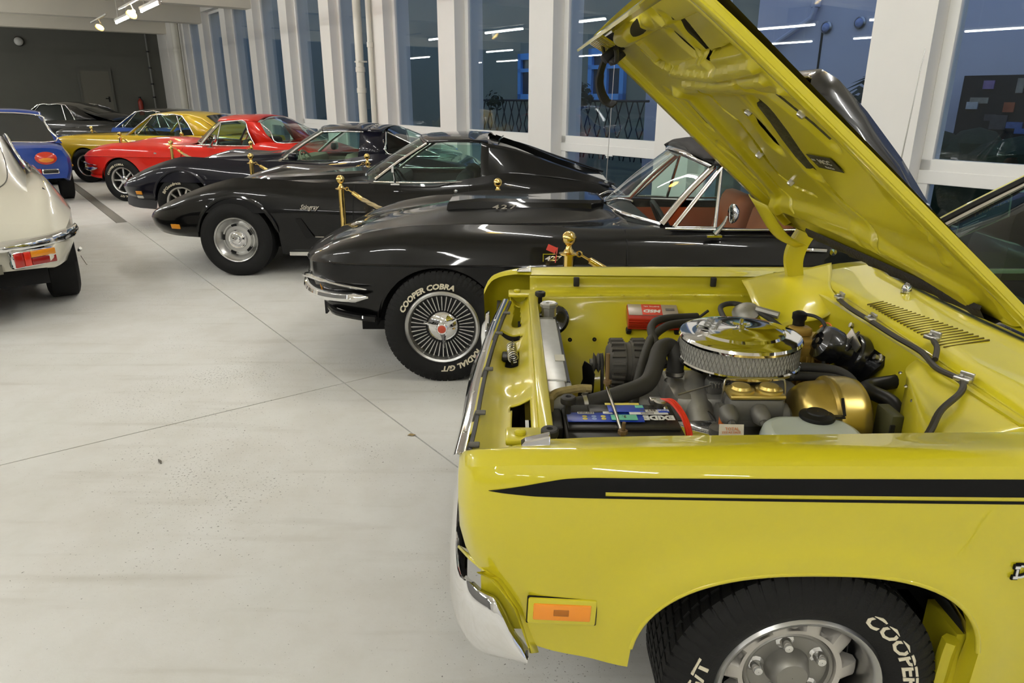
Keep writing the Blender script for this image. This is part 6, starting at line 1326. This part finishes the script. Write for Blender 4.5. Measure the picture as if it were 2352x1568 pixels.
# heater hoses, wiring loom, regulator
for k, (dy, dz) in enumerate(((0, 0), (-.03, -.02), (.02, -.03))): tubep('engine_hose', [(.86, 2.16+dy, .79+dz), (.95, 2.14+dy, .80+dz), (1.04, 2.10+dy, .80+dz), (1.075, 2.05+dy, .76+dz), (1.07, 2.0+dy, .66)], .016, HOSEM, 8)
tubep('wiring_loom', [(1.18, 2.02, .80), (1.10, 2.02, .785), (1.07, 1.97, .79), (1.11, 1.90, .78), (1.10, 1.84, .74), (1.05, 1.80, .70), (1.0, 1.78, .60)], .022, blackpl, 10); tubep('wiring_loom', [(1.11, 1.92, .79), (1.13, 1.84, .70), (1.15, 1.77, .68), (1.17, 1.70, .70)], .016, blackpl, 8); tubep('wiring_loom', [(1.18, 1.80, .72), (1.12, 1.76, .68), (1.05, 1.73, .62)], .020, blackpl, 8)
E('loom_connector', blackpl, lambda m: (m.rbox((1.14, 1.755, .735), (.03, .03, .05), .006), m.rbox((1.165, 1.72, .735), (.03, .03, .05), .006)))
E('red_plug', mat('red_wire', (.62, .03, .01), rough=.4), lambda m: m.rbox((1.172, 1.70, .742), (.014, .014, .014), .003))
E('voltage_regulator', mat('regulator_olive', (.05, .05, .02), rough=.5), lambda m: (m.rbox((1.05, 1.80, .745), (.035, .09, .12), .006),))
E('regulator_slot', darkvoid, lambda m: m.box((1.035, 1.752, .755), (.012, .006, .05)), None)
E('throttle_spring', steel, lambda m: m.tube([(.615+.010*cos(i*.9), 1.99+.010*sin(i*.9), .80+.0016*i-.02) if False else (.60+.0013*i, 1.985+.008*cos(i*.9), .80+.008*sin(i*.9)) for i in range(60)], .0016, 5))
tubep('throttle_rod', [(.60, 1.985, .80), (.50, 1.97, .775)], .003, steel, 5)
tubep('plug_lead', [(.53, 1.99, .74), (.58, 1.94, .735), (.60, 1.90, .72)], .006, HOSEM, 6); tubep('plug_lead', [(.64, 1.80, .69), (.60, 1.79, .70), (.54, 1.80, .69)], .008, HOSEM, 6)
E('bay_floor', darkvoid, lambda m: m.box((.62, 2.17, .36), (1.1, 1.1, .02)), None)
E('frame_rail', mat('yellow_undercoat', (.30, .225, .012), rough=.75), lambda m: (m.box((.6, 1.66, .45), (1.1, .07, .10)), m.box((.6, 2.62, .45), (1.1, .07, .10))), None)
E('exhaust_header', IRONG, lambda m: [m.tube(catmull([(.50+.12*k, 1.88, .62), (.52+.12*k, 1.78, .60), (.62+.06*k, 1.74, .48)], 4), .022, 8) for k in range(4)])
E('steering_box', IRONG, lambda m: (m.rbox((.40, 1.62, .52), (.14, .12, .12), .03), m.tube([(.45, 1.65, .56), (1.15, 1.80, .68)], .016, 8)))
ORG[0] = Vector((0, 0, 0))
# ------------------------------------------------------------------ pony cars further back
MU_ARCH = [(.30, .33, .345, 1.0), (2.74, .33, .345, 1.0)]
MU_KEYS = [
 (-.50, [(0, .77), (.40, .77), (.62, .77), (.68, .76), (.72, .74), (.745, .70), (.74, .55), (.70, .42)]),
 (-.42, [(0, .84), (.40, .84), (.66, .835), (.73, .82), (.78, .79), (.81, .70), (.80, .52), (.75, .34)]),
 (-.15, [(0, .905), (.40, .90), (.66, .885), (.745, .88), (.80, .83), (.845, .70), (.835, .50), (.78, .30)]),
 (.30, [(0, .925), (.40, .92), (.66, .90), (.75, .90), (.81, .84), (.86, .70), (.85, .48), (.80, .24)]),
 (.7, [(0, .94), (.40, .935), (.66, .91), (.75, .905), (.81, .84), (.86, .70), (.85, .46), (.80, .20)]),
 (1.05, [(0, .945), (.40, .94), (.66, .915), (.75, .905), (.81, .84), (.86, .69), (.85, .46), (.80, .20)]),
 (2.1, [(0, .90), (.40, .90), (.66, .905), (.75, .90), (.81, .84), (.865, .70), (.85, .46), (.80, .20)]),
 (2.74, [(0, .92), (.40, .92), (.66, .925), (.745, .92), (.81, .86), (.87, .72), (.86, .48), (.80, .24)]),
 (3.4, [(0, .91), (.40, .91), (.66, .91), (.73, .90), (.79, .84), (.83, .70), (.82, .50), (.76, .36)]),
 (3.76, [(0, .87), (.40, .87), (.64, .87), (.70, .86), (.75, .81), (.78, .70), (.77, .54), (.72, .42)])]
def build_pony(name, loc, rz, col, colname, label, roofmat=None, hoodmat=None, stripes=False, sc_=1., fast=False, gm=None):
    car = empty(name, loc, radians(rz)); tag(car, label, 'car'); car.scale = (sc_,)*3
    P = mat('paint_'+colname, col, rough=.3, coat=1., spec=.3); RP = roofmat or P
    L = Loft(MU_KEYS, [(0, 3, 10, True), (3, 5, 6, True), (5, 7, 7, True)], MU_ARCH, .06)
    m = MB(); L.build(m, skip=lambda x, j: 1.12 < x < 2.95 and j < 8, mifn=lambda x, j: 1 if (x < 1.15 and j < 16) else 0); obj('body', m, [P, hoodmat or P], car, 24)
    wheel_wells(car, MU_ARCH, .83); un = MB(); un.box((1.4, 0, .22), (3.8, 1.0, .05)); obj('underbody', un, darkvoid, car, None)
    cabin(car, 1.12, 2.95, .72, .26, mat('cabin_black', (.025, .025, .025), rough=.7), ztop=.88)
    for y in (-.36, .36): seat(car, 1.85, y, mat('seat_vinyl_black', (.02, .02, .02), rough=.5), z0=.34)
    steering(car, 1.5, -.36, .88)
    wb = [(1.20, -.70, .905), (1.08, -.38, .945), (1.03, 0, .955), (1.08, .38, .945), (1.20, .70, .905)]; wt = [(1.66, -.55, 1.265), (1.60, -.30, 1.295), (1.58, 0, 1.30), (1.60, .30, 1.295), (1.66, .55, 1.265)]
    wmid = [tuple((a+b)/2 for a, b in zip(p, q)) for p, q in zip(wb, wt)]; glass(car, 'windscreen', [wb, wmid, wt], gm or CGLASS)
    for s_ in (0, -1): strip(car, 'windscreen_pillar', [wb[s_], wmid[s_], wt[s_]], .024, P, flat=.8); strip(car, 'pillar_trim', [Vector(wb[s_])+Vector((-.015, 0, .012)), Vector(wmid[s_])+Vector((-.015, 0, .012)), Vector(wt[s_])+Vector((-.015, 0, .012))], .010, chrome)
    m = MB(); rows = []; end = ((2.50, .585, 1.32, 1.27), (2.72, .58, 1.27, 1.22), (2.98, .60, 1.09, 1.06), (3.20, .63, .93, .92)) if not fast else ((2.40, .585, 1.29, 1.24), (2.75, .58, 1.20, 1.15), (3.15, .60, 1.07, 1.03), (3.68, .63, .90, .89))
    for (x, w_, zc, ze) in ((1.60, .545, 1.302, 1.27), (1.68, .57, 1.32, 1.278), (1.95, .59, 1.34, 1.285), (2.25, .59, 1.335 if fast else 1.34, 1.28))+end:
        rows.append([Vector((x+.05*abs(t)**3*(1 if x < 1.7 else 0), w_*t, ze+(zc-ze)*(1-abs(t)**2.6))) for t in [i/10 for i in range(-10, 11)]])
    m.grid(rows); obj('roof', m, RP, car, 45, solid=.014)
    g = MB(); rr = rows[5:7] if not fast else rows[5:7]; g.grid([[p+Vector((.012, 0, .016)) for p in r[3:18]] for r in rr]); obj('rear_window', g, mat('dark_car_glass', (.008, .012, .012), rough=.08), car, 60)
    xe = 2.52 if not fast else 2.62
    for s_ in (-1, 1):
        g = MB(); g.grid(sheet([[(1.30, s_*.745, .905), (1.9, s_*.755, .90), (xe+.12, s_*.745, .92)], [(1.70, s_*.575, 1.262), (2.0, s_*.59, 1.272), (xe-.18, s_*.59, 1.262)]], 3)); obj('side_window', g, gm or CGLASS, car, 60)
        m = MB(); m.grid([[Vector((xe+.12, s_*.75, .915)), Vector((3.0, s_*.76, .925)), Vector((3.28, s_*.70, .92))], [Vector((xe, s_*.68, 1.08)), Vector((2.75, s_*.68, 1.08)), Vector((2.98, s_*.63, 1.06))], [Vector((xe-.18, s_*.592, 1.268)), Vector((2.50, s_*.587, 1.272)), Vector((2.72, s_*.58, 1.222))]], flip=s_ < 0); obj('rear_pillar', m, P if not roofmat else RP, car, 60, solid=.012)
        strip(car, 'window_trim', [(1.20, s_*.75, .905), (1.68, s_*.585, 1.268), (2.0, s_*.602, 1.278), (xe-.18, s_*.602, 1.27), (xe+.12, s_*.755, .92)], .011, chrome, sm=2); strip(car, 'window_bar', [(xe-.12, s_*.755, .91), (xe-.28, s_*.60, 1.262)], .012, chrome); strip(car, 'vent_bar', [(1.42, s_*.755, .90), (1.72, s_*.59, 1.262)], .006, chrome)
    m = MB(); m.box((-.50, 0, .66), (.02, 1.3, .20)); obj('grille', m, blackpl, car, None)
    strip(car, 'bumper', [(-.36, -.85, .50), (-.50, -.78, .50), (-.58, -.40, .50), (-.60, 0, .50), (-.58, .40, .50), (-.50, .78, .50), (-.36, .85, .50)], .035, blackgl if stripes else chrome, flat=1.3)
    m = MB(); m.add([(-.40, -.79, .46), (-.26, -.845, .42), (-.30, -.835, .40), (-.44, -.77, .42)], [(0, 1, 2, 3)]); obj('front_valance', m, darkvoid, car, None)
    m = MB(); m.lathe([(.001, -.02), (.045, -.012), (.05, .004), (.001, .006)], 14, frame((1.50, -.86, .95), (0, 0, 1), (-1, -.2, 0))); m.tube([(1.50, -.80, .90), (1.50, -.85, .93)], .010, 6); obj('mirror', m, chrome, car)
    if stripes:
        for y0, y1 in ((-.34, -.10), (.10, .34)):
            m = MB(); rr = []
            for r in rows[:6]:
                rr.append([Vector((r[10].x+.002, y, r[10].z-(r[10].z-r[3].z)*(abs(y)/.41)**2.4*.5+.006)) for y in (y0, (y0+y1)/2, y1)])
            m.grid(rr); obj('roof_stripe', m, STRIPE, car, 60)
            m = MB(); m.grid([[Vector((x, y, L.fz[0](x)+.004-.004*abs(y))) for y in (y0, (y0+y1)/2, y1)] for x in (-.44, -.35, -.2, 0, .4, .8, 1.02)]); obj('hood_stripe', m, STRIPE, car, 60)
    return car
must = build_pony('pony_car', (-8.60, 15.33, 0), -9, (.60, .40, .008), 'amber_yellow', 'yellow coupe with black roof stripes and black chrome-ringed wheels', stripes=True)
wheel_spoke(must, (.30, -.76, .325), .325, n=5, dark=True); wheel_spoke(must, (2.74, -.76, .325), .325, n=5, dark=True)
for x in (.30, 2.74): wheel_plain(must, (x, .76, .325), .325, 1)
BLKR = mat('paint_black_roof', (.006, .006, .006), rough=.3, coat=1., spec=.3)
bl2 = build_pony('pony_car', (-10.75, 19.0, 0), -9, (.012, .06, .30), 'mid_blue', 'blue coupe with glossy black roof, mostly hidden behind the yellow coupe', roofmat=BLKR, hoodmat=BLKR)
for x in (.30, 2.74):
    for s_ in (-1, 1): wheel_plain(bl2, (x, s_*.76, .325), .325, s_)
blk = build_pony('fastback_car', (-14.95, 21.6, 0), -6, (.004, .004, .004), 'deep_black', 'black fastback car parked in front of the dark back wall', sc_=1.10, fast=True, gm=mat('dark_car_glass', (.008, .012, .012), rough=.08))
for x in (.30, 2.74):
    for s_ in (-1, 1): wheel_plain(blk, (x, s_*.76, .325), .325, s_)
# ------------------------------------------------------------------ cream classic seen from behind at the left edge
CREAM = mat('paint_cream', (.66, .63, .52), rough=.3, coat=1., spec=.4)
EA = radians(-54.4)
et = empty('classic_coupe', (-4.40, 5.56, 0), EA); et.scale = (1, 1, 1.07); tag(et, 'cream white classic coupe seen from behind with chrome bumper and orange tail lamp', 'car')
ET_KEYS = [
 (-2.0, [(0, 1.25), (.30, 1.235), (.46, 1.16), (.60, .90), (.70, .88), (.80, .70), (.80, .50), (.74, .24)]),
 (-1.3, [(0, 1.30), (.30, 1.285), (.47, 1.19), (.60, .93), (.70, .89), (.81, .70), (.80, .50), (.74, .24)]),
 (-.7, [(0, 1.27), (.30, 1.255), (.47, 1.15), (.585, .92), (.70, .89), (.825, .70), (.815, .50), (.75, .26)]),
 (-.25, [(0, 1.18), (.30, 1.165), (.455, 1.06), (.56, .895), (.69, .885), (.825, .70), (.815, .50), (.75, .30)]),
 (.15, [(0, 1.03), (.28, 1.015), (.43, .93), (.54, .85), (.67, .85), (.81, .69), (.80, .50), (.73, .34)]),
 (.45, [(0, .86), (.27, .85), (.42, .80), (.53, .775), (.64, .765), (.765, .65), (.765, .50), (.70, .36)]),
 (.65, [(0, .70), (.26, .695), (.41, .675), (.51, .665), (.60, .655), (.70, .59), (.70, .48), (.65, .37)]),
 (.76, [(0, .57), (.26, .565), (.40, .56), (.49, .555), (.56, .55), (.63, .52), (.64, .45), (.60, .37)]),
 (.80, [(0, .50), (.26, .50), (.38, .50), (.46, .495), (.52, .49), (.57, .475), (.58, .44), (.55, .38)])]
ETA = [(0, .32, .345, 1.0)]
EL = Loft(ET_KEYS, [(0, 3, 12, True), (3, 5, 8, True), (5, 7, 8, True)], ETA, .05)
m = MB(); EL.build(m, cap0=True); obj('body', m, CREAM, et, 40)
wheel_wells(et, ETA, .79); m = MB(); m.box((-.3, 0, .30), (1.9, 1.1, .12)); m.tube([(.50, -.10, .27), (.86, -.10, .27)], .03, 10); m.tube([(.50, .10, .27), (.86, .10, .27)], .03, 10); obj('underbody', m, darkvoid, et)
# the long front half (bonnet) beyond the frame of the picture
FK = [(-4.2, [(0, .56), (.15, .555), (.25, .55), (.3, .545), (.35, .54), (.38, .50), (.37, .46), (.35, .42)]), (-3.9, [(0, .70), (.25, .69), (.42, .68), (.5, .68), (.58, .67), (.66, .58), (.65, .46), (.60, .34)]), (-3.2, [(0, .86), (.25, .85), (.45, .80), (.55, .82), (.66, .82), (.78, .66), (.77, .48), (.72, .26)]), (-2.4, [(0, .93), (.25, .92), (.45, .88), (.56, .87), (.68, .86), (.80, .69), (.79, .5), (.74, .22)]), (-2.0, [(0, .95), (.25, .945), (.45, .92), (.60, .90), (.70, .88), (.80, .70), (.80, .50), (.74, .24)])]
m = MB(); Loft(FK, [(0, 3, 8, True), (3, 5, 6, True), (5, 7, 6, True)], [(-3.1, .32, .34, 1.)], .08).build(m); obj('bonnet', m, CREAM, et, 40)
for s_ in (-1, 1):   # side glass
    m = MB(); m.grid(sheet([[(-1.85, s_*.615, .93), (-1.2, s_*.62, .95), (-.55, s_*.60, .94)], [(-1.75, s_*.50, 1.15), (-1.2, s_*.505, 1.19), (-.62, s_*.53, 1.08)]], 3)); obj('side_window', m, mat('dark_car_glass', (.008, .012, .012), rough=.08), et, 60)
    strip(et, 'side_window_trim', [(-1.85, s_*.622, .93), (-1.2, s_*.628, .95), (-.55, s_*.607, .94), (-.62, s_*.537, 1.085), (-1.2, s_*.512, 1.195), (-1.75, s_*.507, 1.155), (-1.85, s_*.622, .93)], .010, chrome, sm=3)
# hatch: window in a chrome frame and the panel gap round it
def on(x, y): 
    sec = EL.section(x); 
    for a, b in zip(sec, sec[1:]):
        if a.x <= y <= b.x: return a.lerp(b, (y-a.x)/max(1e-6, b.x-a.x)).y
    return sec[0].y
win = [(-.62, .30), (-.60, .33), (-.20, .355), (.10, .34), (.15, .30), (.16, 0)]
m = MB(); m.grid([[Vector((x, y, on(x, abs(y))+.006)) for y in [i*.06-.30 for i in range(11)]] for x in (-.6, -.4, -.2, 0, .12)]); obj('hatch_window', m, mat('dark_car_glass', (.008, .012, .012), rough=.08), et, 60)
ring = [(-.60, -.32), (-.62, 0), (-.60, .32), (-.2, .345), (.10, .34), (.155, .28), (.165, 0), (.155, -.28), (.10, -.34), (-.2, -.345), (-.60, -.32)]
strip(et, 'hatch_window_trim', [(x, y, on(x, abs(y))+.008) for x, y in ring], .014, chrome, sm=4)
gap = [(-.72, .40), (-.3, .44), (.1, .43), (.32, .36), (.44, .22), (.47, 0), (.44, -.22), (.32, -.36), (.1, -.43), (-.3, -.44), (-.72, -.40)]
strip(et, 'hatch_gap', [(x, y, on(x, abs(y))+.001) for x, y in gap], .004, mat('gap_grey', (.12, .115, .10), rough=.8), sm=5)
m = MB(); m.add([(.17, .645, .872), (.22, .64, .862), (.20, .665, .852)], [(0, 1, 2)]); obj('filler_notch', m, darkvoid, et, None)
# chrome bumper with overriders
for s_ in (-1, 1):
    P_ = catmull([(.845, s_*.10, .545), (.835, s_*.30, .548), (.79, s_*.50, .556), (.70, s_*.65, .566), (.56, s_*.755, .575), (.44, s_*.80, .58)], 5)
    m = MB(); m.grid([[p+Vector((-.02, 0, .036)), p+Vector((.012, s_*.008, .030)), p+Vector((.026, s_*.014, .006)), p+Vector((.022, s_*.012, -.022)), p+Vector((-.012, 0, -.036))] for p in P_], flip=s_ > 0); bu = obj('bumper', m, chrome, et, 50, solid=.006)
    m = MB(); P2 = catmull([(.835, s_*.20, .64), (.875, s_*.20, .60), (.885, s_*.20, .52), (.865, s_*.20, .45)], 4); m.tube(P2, [.012]+[.034]*11+[.020], 10); obj('overrider', m, chrome, bu)
    m = MB(); m.add([(.43, s_*.812, .60), (.50, s_*.80, .60), (.50, s_*.805, .565), (.43, s_*.82, .565)], [(0, 1, 2, 3)]); obj('side_reflector', m, mat('red_lens', (.45, .02, .01), rough=.2, coat=.6), bu, None, solid=.01)
    # tail lamp below
    lp = obj('tail_lamp', MB().rbox((0, 0, 0), (.07, .33, .125), .022, M=None), chrome, et, 40); lp.matrix_local = T(.800, s_*.47, .462) @ RZ(s_*26)
    for nm, y0, y1, z0, z1, c in (('red_lens', -.150, -.085, -.05, .05, (.40, .012, .006)), ('bright_red_lens', -.085, -.035, -.05, .05, (.70, .03, .01)), ('amber_lens_block', -.035, .145, .003, .05, (.75, .27, .01)), ('dark_red_lens', -.035, .145, -.05, .003, (.28, .012, .01))):
        m = MB(); a, b = (y0, y1); m.rbox((.034, s_*(a+b)/2, (z0+z1)/2), (.022, b-a-.002, z1-z0-.002), .006); q = obj(nm, m, mat('tail_'+nm, c, rough=.18, coat=.8), lp, 40)
    m = MB(); m.box((.80, s_*.22, .40), (.06, .10, .06)); obj('number_lamp', m, mat('old_brass_grey', (.18, .17, .13), rough=.6), et, None)
m = MB(); m.box((.83, 0, .40), (.012, .36, .12)); obj('licence_plate', m, mat('plate_teal', (.02, .16, .18), rough=.5), et, None)
for s_ in (-1, 1): o = wheel_plain(et, (0, s_*.66, .325), .325, s_, w=.235); o2 = wheel_plain(et, (-3.1, s_*.66, .325), .325, s_, w=.2)
m = MB(); m.tube([(.36, .805, .36), (.42, .83, .30)], .006, 5); m.tube([(.34, .80, .40), (.37, .81, .42)], .014, 6); obj('jacking_clip', m, steel, et)
# ------------------------------------------------------------------ blue coupe seen from behind
BLUE = mat('paint_royal_blue', (.006, .045, .28), rough=.3, coat=1., spec=.3)
bc = empty('blue_coupe', (-8.05, 11.72, 0), EA); tag(bc, 'royal blue coupe seen from behind with an oval orange-red tail lamp', 'car')
BK = [(-3.5, [(0, .70), (.30, .70), (.50, .70), (.60, .69), (.68, .66), (.74, .60), (.73, .48), (.70, .36)]), (-3.0, [(0, .86), (.30, .855), (.50, .85), (.62, .86), (.70, .84), (.80, .66), (.79, .48), (.74, .28)]), (-2.0, [(0, .94), (.30, .935), (.50, .92), (.62, .90), (.70, .88), (.81, .70), (.80, .48), (.75, .22)]),
      (-.2, [(0, .93), (.30, .93), (.50, .93), (.62, .93), (.71, .90), (.82, .72), (.81, .48), (.75, .24)]), (.30, [(0, .94), (.30, .94), (.50, .93), (.62, .92), (.71, .89), (.81, .72), (.80, .50), (.74, .30)]), (.66, [(0, .91), (.30, .91), (.50, .905), (.62, .89), (.70, .86), (.77, .70), (.765, .52), (.71, .36)]), (.76, [(0, .87), (.30, .87), (.50, .865), (.60, .85), (.67, .82), (.72, .70), (.715, .54), (.67, .40)])]
m = MB(); BLo = Loft(BK, [(0, 4, 10, True), (4, 5, 5, True), (5, 7, 6, True)], [(0, .32, .345, 1.), (-2.5, .32, .345, 1.)], .06); BLo.build(m); obj('body', m, BLUE, bc, 30)
wheel_wells(bc, [(0, .32, .345, 1.), (-2.5, .32, .345, 1.)], .78)
m = MB(); rows = []
for (x, w_, zc, ze, zl) in ((-1.75, .53, 1.34, 1.30, .92), (-1.65, .56, 1.375, 1.33, .92), (-1.2, .58, 1.42, 1.37, .92), (-.7, .575, 1.41, 1.36, .92), (-.45, .56, 1.36, 1.31, .92)):
    rows.append([Vector((x, w_*t, ze+(zc-ze)*(1-abs(t)**2.6))) for t in [i/8 for i in range(-8, 9)]])
m.grid(rows)
for s_ in (-1, 1): m.grid([[Vector((-.9, s_*.58, 1.36)), Vector((-.45, s_*.56, 1.31)), Vector((-.38, s_*.52, 1.31))], [Vector((-.70, s_*.67, 1.1)), Vector((-.10, s_*.65, 1.08)), Vector((-.02, s_*.60, 1.10))], [Vector((-.55, s_*.74, .92)), Vector((.42, s_*.72, .92)), Vector((.40, s_*.64, .93))]], flip=s_ < 0)
obj('roof', m, BLUE, bc, 50, solid=.014)
glass(bc, 'rear_window', [[(-.42, -.54, 1.315), (-.43, 0, 1.36), (-.42, .54, 1.315)], [(.02, -.60, 1.10), (.02, 0, 1.13), (.02, .60, 1.10)], [(.36, -.64, .935), (.40, 0, .945), (.36, .64, .935)]], mat('dark_car_glass', (.008, .012, .012), rough=.08))
strip(bc, 'rear_window_trim', [(-.42, -.54, 1.32), (-.44, 0, 1.37), (-.42, .54, 1.32), (-.2, .575, 1.21), (.02, .605, 1.105), (.36, .645, .94), (.41, 0, .95), (.36, -.645, .94), (.02, -.605, 1.105), (-.2, -.575, 1.21), (-.42, -.54, 1.32)], .014, chrome, sm=3)
for s_ in (-1, 1):
    m = MB(); m.grid([[Vector((-1.9, s_*.73, .92)), Vector((-1.2, s_*.74, .92)), Vector((-.62, s_*.73, .93))], [Vector((-1.65, s_*.575, 1.315)), Vector((-1.2, s_*.59, 1.355)), Vector((-.92, s_*.585, 1.345))]]); obj('side_window', m, mat('dark_car_glass', (.008, .012, .012), rough=.08), bc)
    M2 = frame((.768, s_*.44, .715), (0, 1, 0), (1, 0, .12)); m = MB(); m.lathe([(.001, .03), (.06, .026), (.10, .012), (.115, 0)], 28, M2 @ Matrix.Diagonal((1.28, .85, 1, 1))); lp = obj('tail_lamp', m, mat('tail_oval_red', (.55, .03, .008), rough=.2, coat=.8), bc)
    m = MB(); m.lathe([(.001, .034), (.05, .030), (.085, .020)], 24, M2 @ T(.0, -.025, .0) @ Matrix.Diagonal((1.2, .5, 1, 1))); obj('amber_centre', m, mat('tail_amber', (.75, .25, .01), rough=.2, coat=.8), lp)
    m = MB(); m.rbox((.755, s_*.47, .51), (.05, .24, .085), .03); b2 = obj('lower_lamp', m, chrome, bc); m = MB(); m.rbox((.776, s_*.47, .51), (.02, .20, .055), .02); obj('lower_lens', m, blackgl, b2); m = MB(); m.rbox((.772, s_*.30, .52), (.03, .10, .075), .01); obj('red_lens', m, mat('red_lens', (.45, .02, .01), rough=.2, coat=.6), b2)
    m = MB(); m.rbox((.60, s_*.79, .58), (.06, .02, .03), .006); obj('side_marker', m, mat('amber_lens', (.75, .30, .02), rough=.15, coat=.8), bc)
    wheel_plain(bc, (0, s_*.69, .32), .32, s_); wheel_plain(bc, (-2.5, s_*.69, .32), .32, s_)
# ------------------------------------------------------------------ brass posts with ropes
ROPE = mat('hemp_rope', (.50, .40, .22), rough=.85, bump=.4, bscale=150)
def post(x, y, label):
    r = empty('brass_post', (x, y, 0)); m = MB(); m.lathe([(.001, 0), (.16, 0), (.16, .012), (.15, .02), (.05, .035), (.03, .05)], 28); obj('base', m, brass, r)
    m = MB(); m.lathe([(.0265, .045), (.0265, .872), (.03, .874)], 20); obj('tube', m, brass, r)
    m = MB(); m.lathe([(.03, .872), (.050, .874), (.050, .880), (.028, .886), (.024, .895), (.016, .905), (.014, .918), (.018, .925)], 24); obj('collar', m, brass, r)
    m = MB(); m.ball((0, 0, .955), .037, 20, 14); obj('ball', m, brass, r); tag(r, label, 'post', 'brass rope posts'); return r
def rope(a, b, label, sag=.22):
    A = Vector((a[0], a[1], .872)); B = Vector((b[0], b[1], .872)); d = (B-A); d.z = 0; L_ = d.length; d.normalize(); A = A+d*.06; B = B-d*.06
    r = empty('rope', ((a[0]+b[0])/2, (a[1]+b[1])/2, 0)); ORG[0] = r.location.copy(); pts = []
    n = 30
    for i in range(n+1): t = i/n; p = A.lerp(B, t); p.z -= sag*4*t*(1-t); pts.append(p)
    side = Vector((-d.y, d.x, 0))
    for k in range(3):
        m = MB(); q = []
        for i in range(3*len(pts)):
            t = i/(3*len(pts)-1)*(len(pts)-1); j = min(int(t), len(pts)-2); p = pts[j].lerp(pts[j+1], t-j); tt = (pts[j+1]-pts[j]).normalized(); up = side.cross(tt).normalized(); an = t*1.35*(L_/1.4)+k*2*pi/3
            if 2.2 < t < len(pts)-3.2: q.append(p+(side*cos(an)+up*sin(an))*.0095)
        m.tube(q, .0105, 6); obj('strand', m, ROPE, r)
    for e, s_ in ((0, 1), (-1, -1)):
        p0 = pts[e]; p1 = pts[3 if e == 0 else -4]; m = MB(); dv = (p1-p0)
        m.tube([p0+dv*.28, p0+dv*.34, p0+dv*.9, p0+dv*1.02], [.008, .018, .020, .017], 12); m.tube([p0+dv*.02, p0+dv*.30], .006, 8); q = [p0-dv*.05+Vector((.014*cos(a_*pi/5)*d.x, .014*cos(a_*pi/5)*d.y, .014*sin(a_*pi/5))) for a_ in range(10)]; m.tube(q, .004, 6, closed=True); obj('end_cap', m, brass, r)
    ORG[0] = Vector((0, 0, 0)); tag(r, label, 'rope', 'hemp ropes between the posts'); return r
PAIRS = [((.285, 3.53), (1.78, 3.32), 'between the yellow muscle car and the black soft-top car'), ((-1.47, 6.19), (-.12, 5.98), 'between the black soft-top car and the Stingray car'), ((-3.10, 8.66), (-1.72, 8.66), 'between the Stingray car and the navy fastback'), ((-5.22, 11.24), (-3.98, 11.20), 'between the navy fastback and the red car'), ((-7.42, 13.95), (-6.25, 13.95), 'between the red car and the yellow coupe'), ((-9.55, 16.8), (-8.3, 16.8), 'behind the yellow coupe')]
for a, b, txt in PAIRS:
    post(*a, 'brass post, the front one '+txt); post(*b, 'brass post, the rear one '+txt); rope(a, b, 'twisted hemp rope sagging '+txt)
# ------------------------------------------------------------------ text on the windscreen card, bits on the floor
ORG[0] = HO
q = MB(); put_text(q, 'LEGENDY', .030, Mc @ T(.030, .040, .0026), depth=.001); obj('card_title', q, mat('gold_print', (.62, .42, .10), rough=.4), pc_, None)
for k, w_ in enumerate((.085, .06, .075, .05)):
    q = MB(); q.box((-.045+w_/2-.03, .004-.020*k, .0026), (w_, .006, .001)); q.v = [tuple(Mc @ Vector(v)) for v in q.v]; obj('card_line', q, mat('print_white', (.75, .72, .68), rough=.5), pc_, None)
ORG[0] = Vector((0, 0, 0))
x, y = -.508, 3.248
m = MB(); m.add([(x-.022, y, .002), (x-.008, y+.012, .007), (x+.012, y+.010, .004), (x+.024, y-.004, .008), (x+.006, y-.010, .003), (x-.010, y-.008, .006)], [(0, 1, 5), (1, 2, 4, 5), (2, 3, 4)]); tag(obj('dry_leaf', m, mat('dry_leaf_brown', (.30, .22, .10), rough=.9), smooth=None), 'tiny dry brown leaf lying on the long floor joint', 'leaf')
x, y = -1.647, 2.957
m = MB(); m.tube([(x-.02, y+.03, .003), (x, y+.005, .006), (x+.012, y-.01, .003)], [.002, .007, .002], 6); tag(obj('debris_sliver', m, mat('dirt_grey', (.14, .13, .11), rough=.9)), 'small dark sliver of dirt on the pale floor at lower left', 'debris')
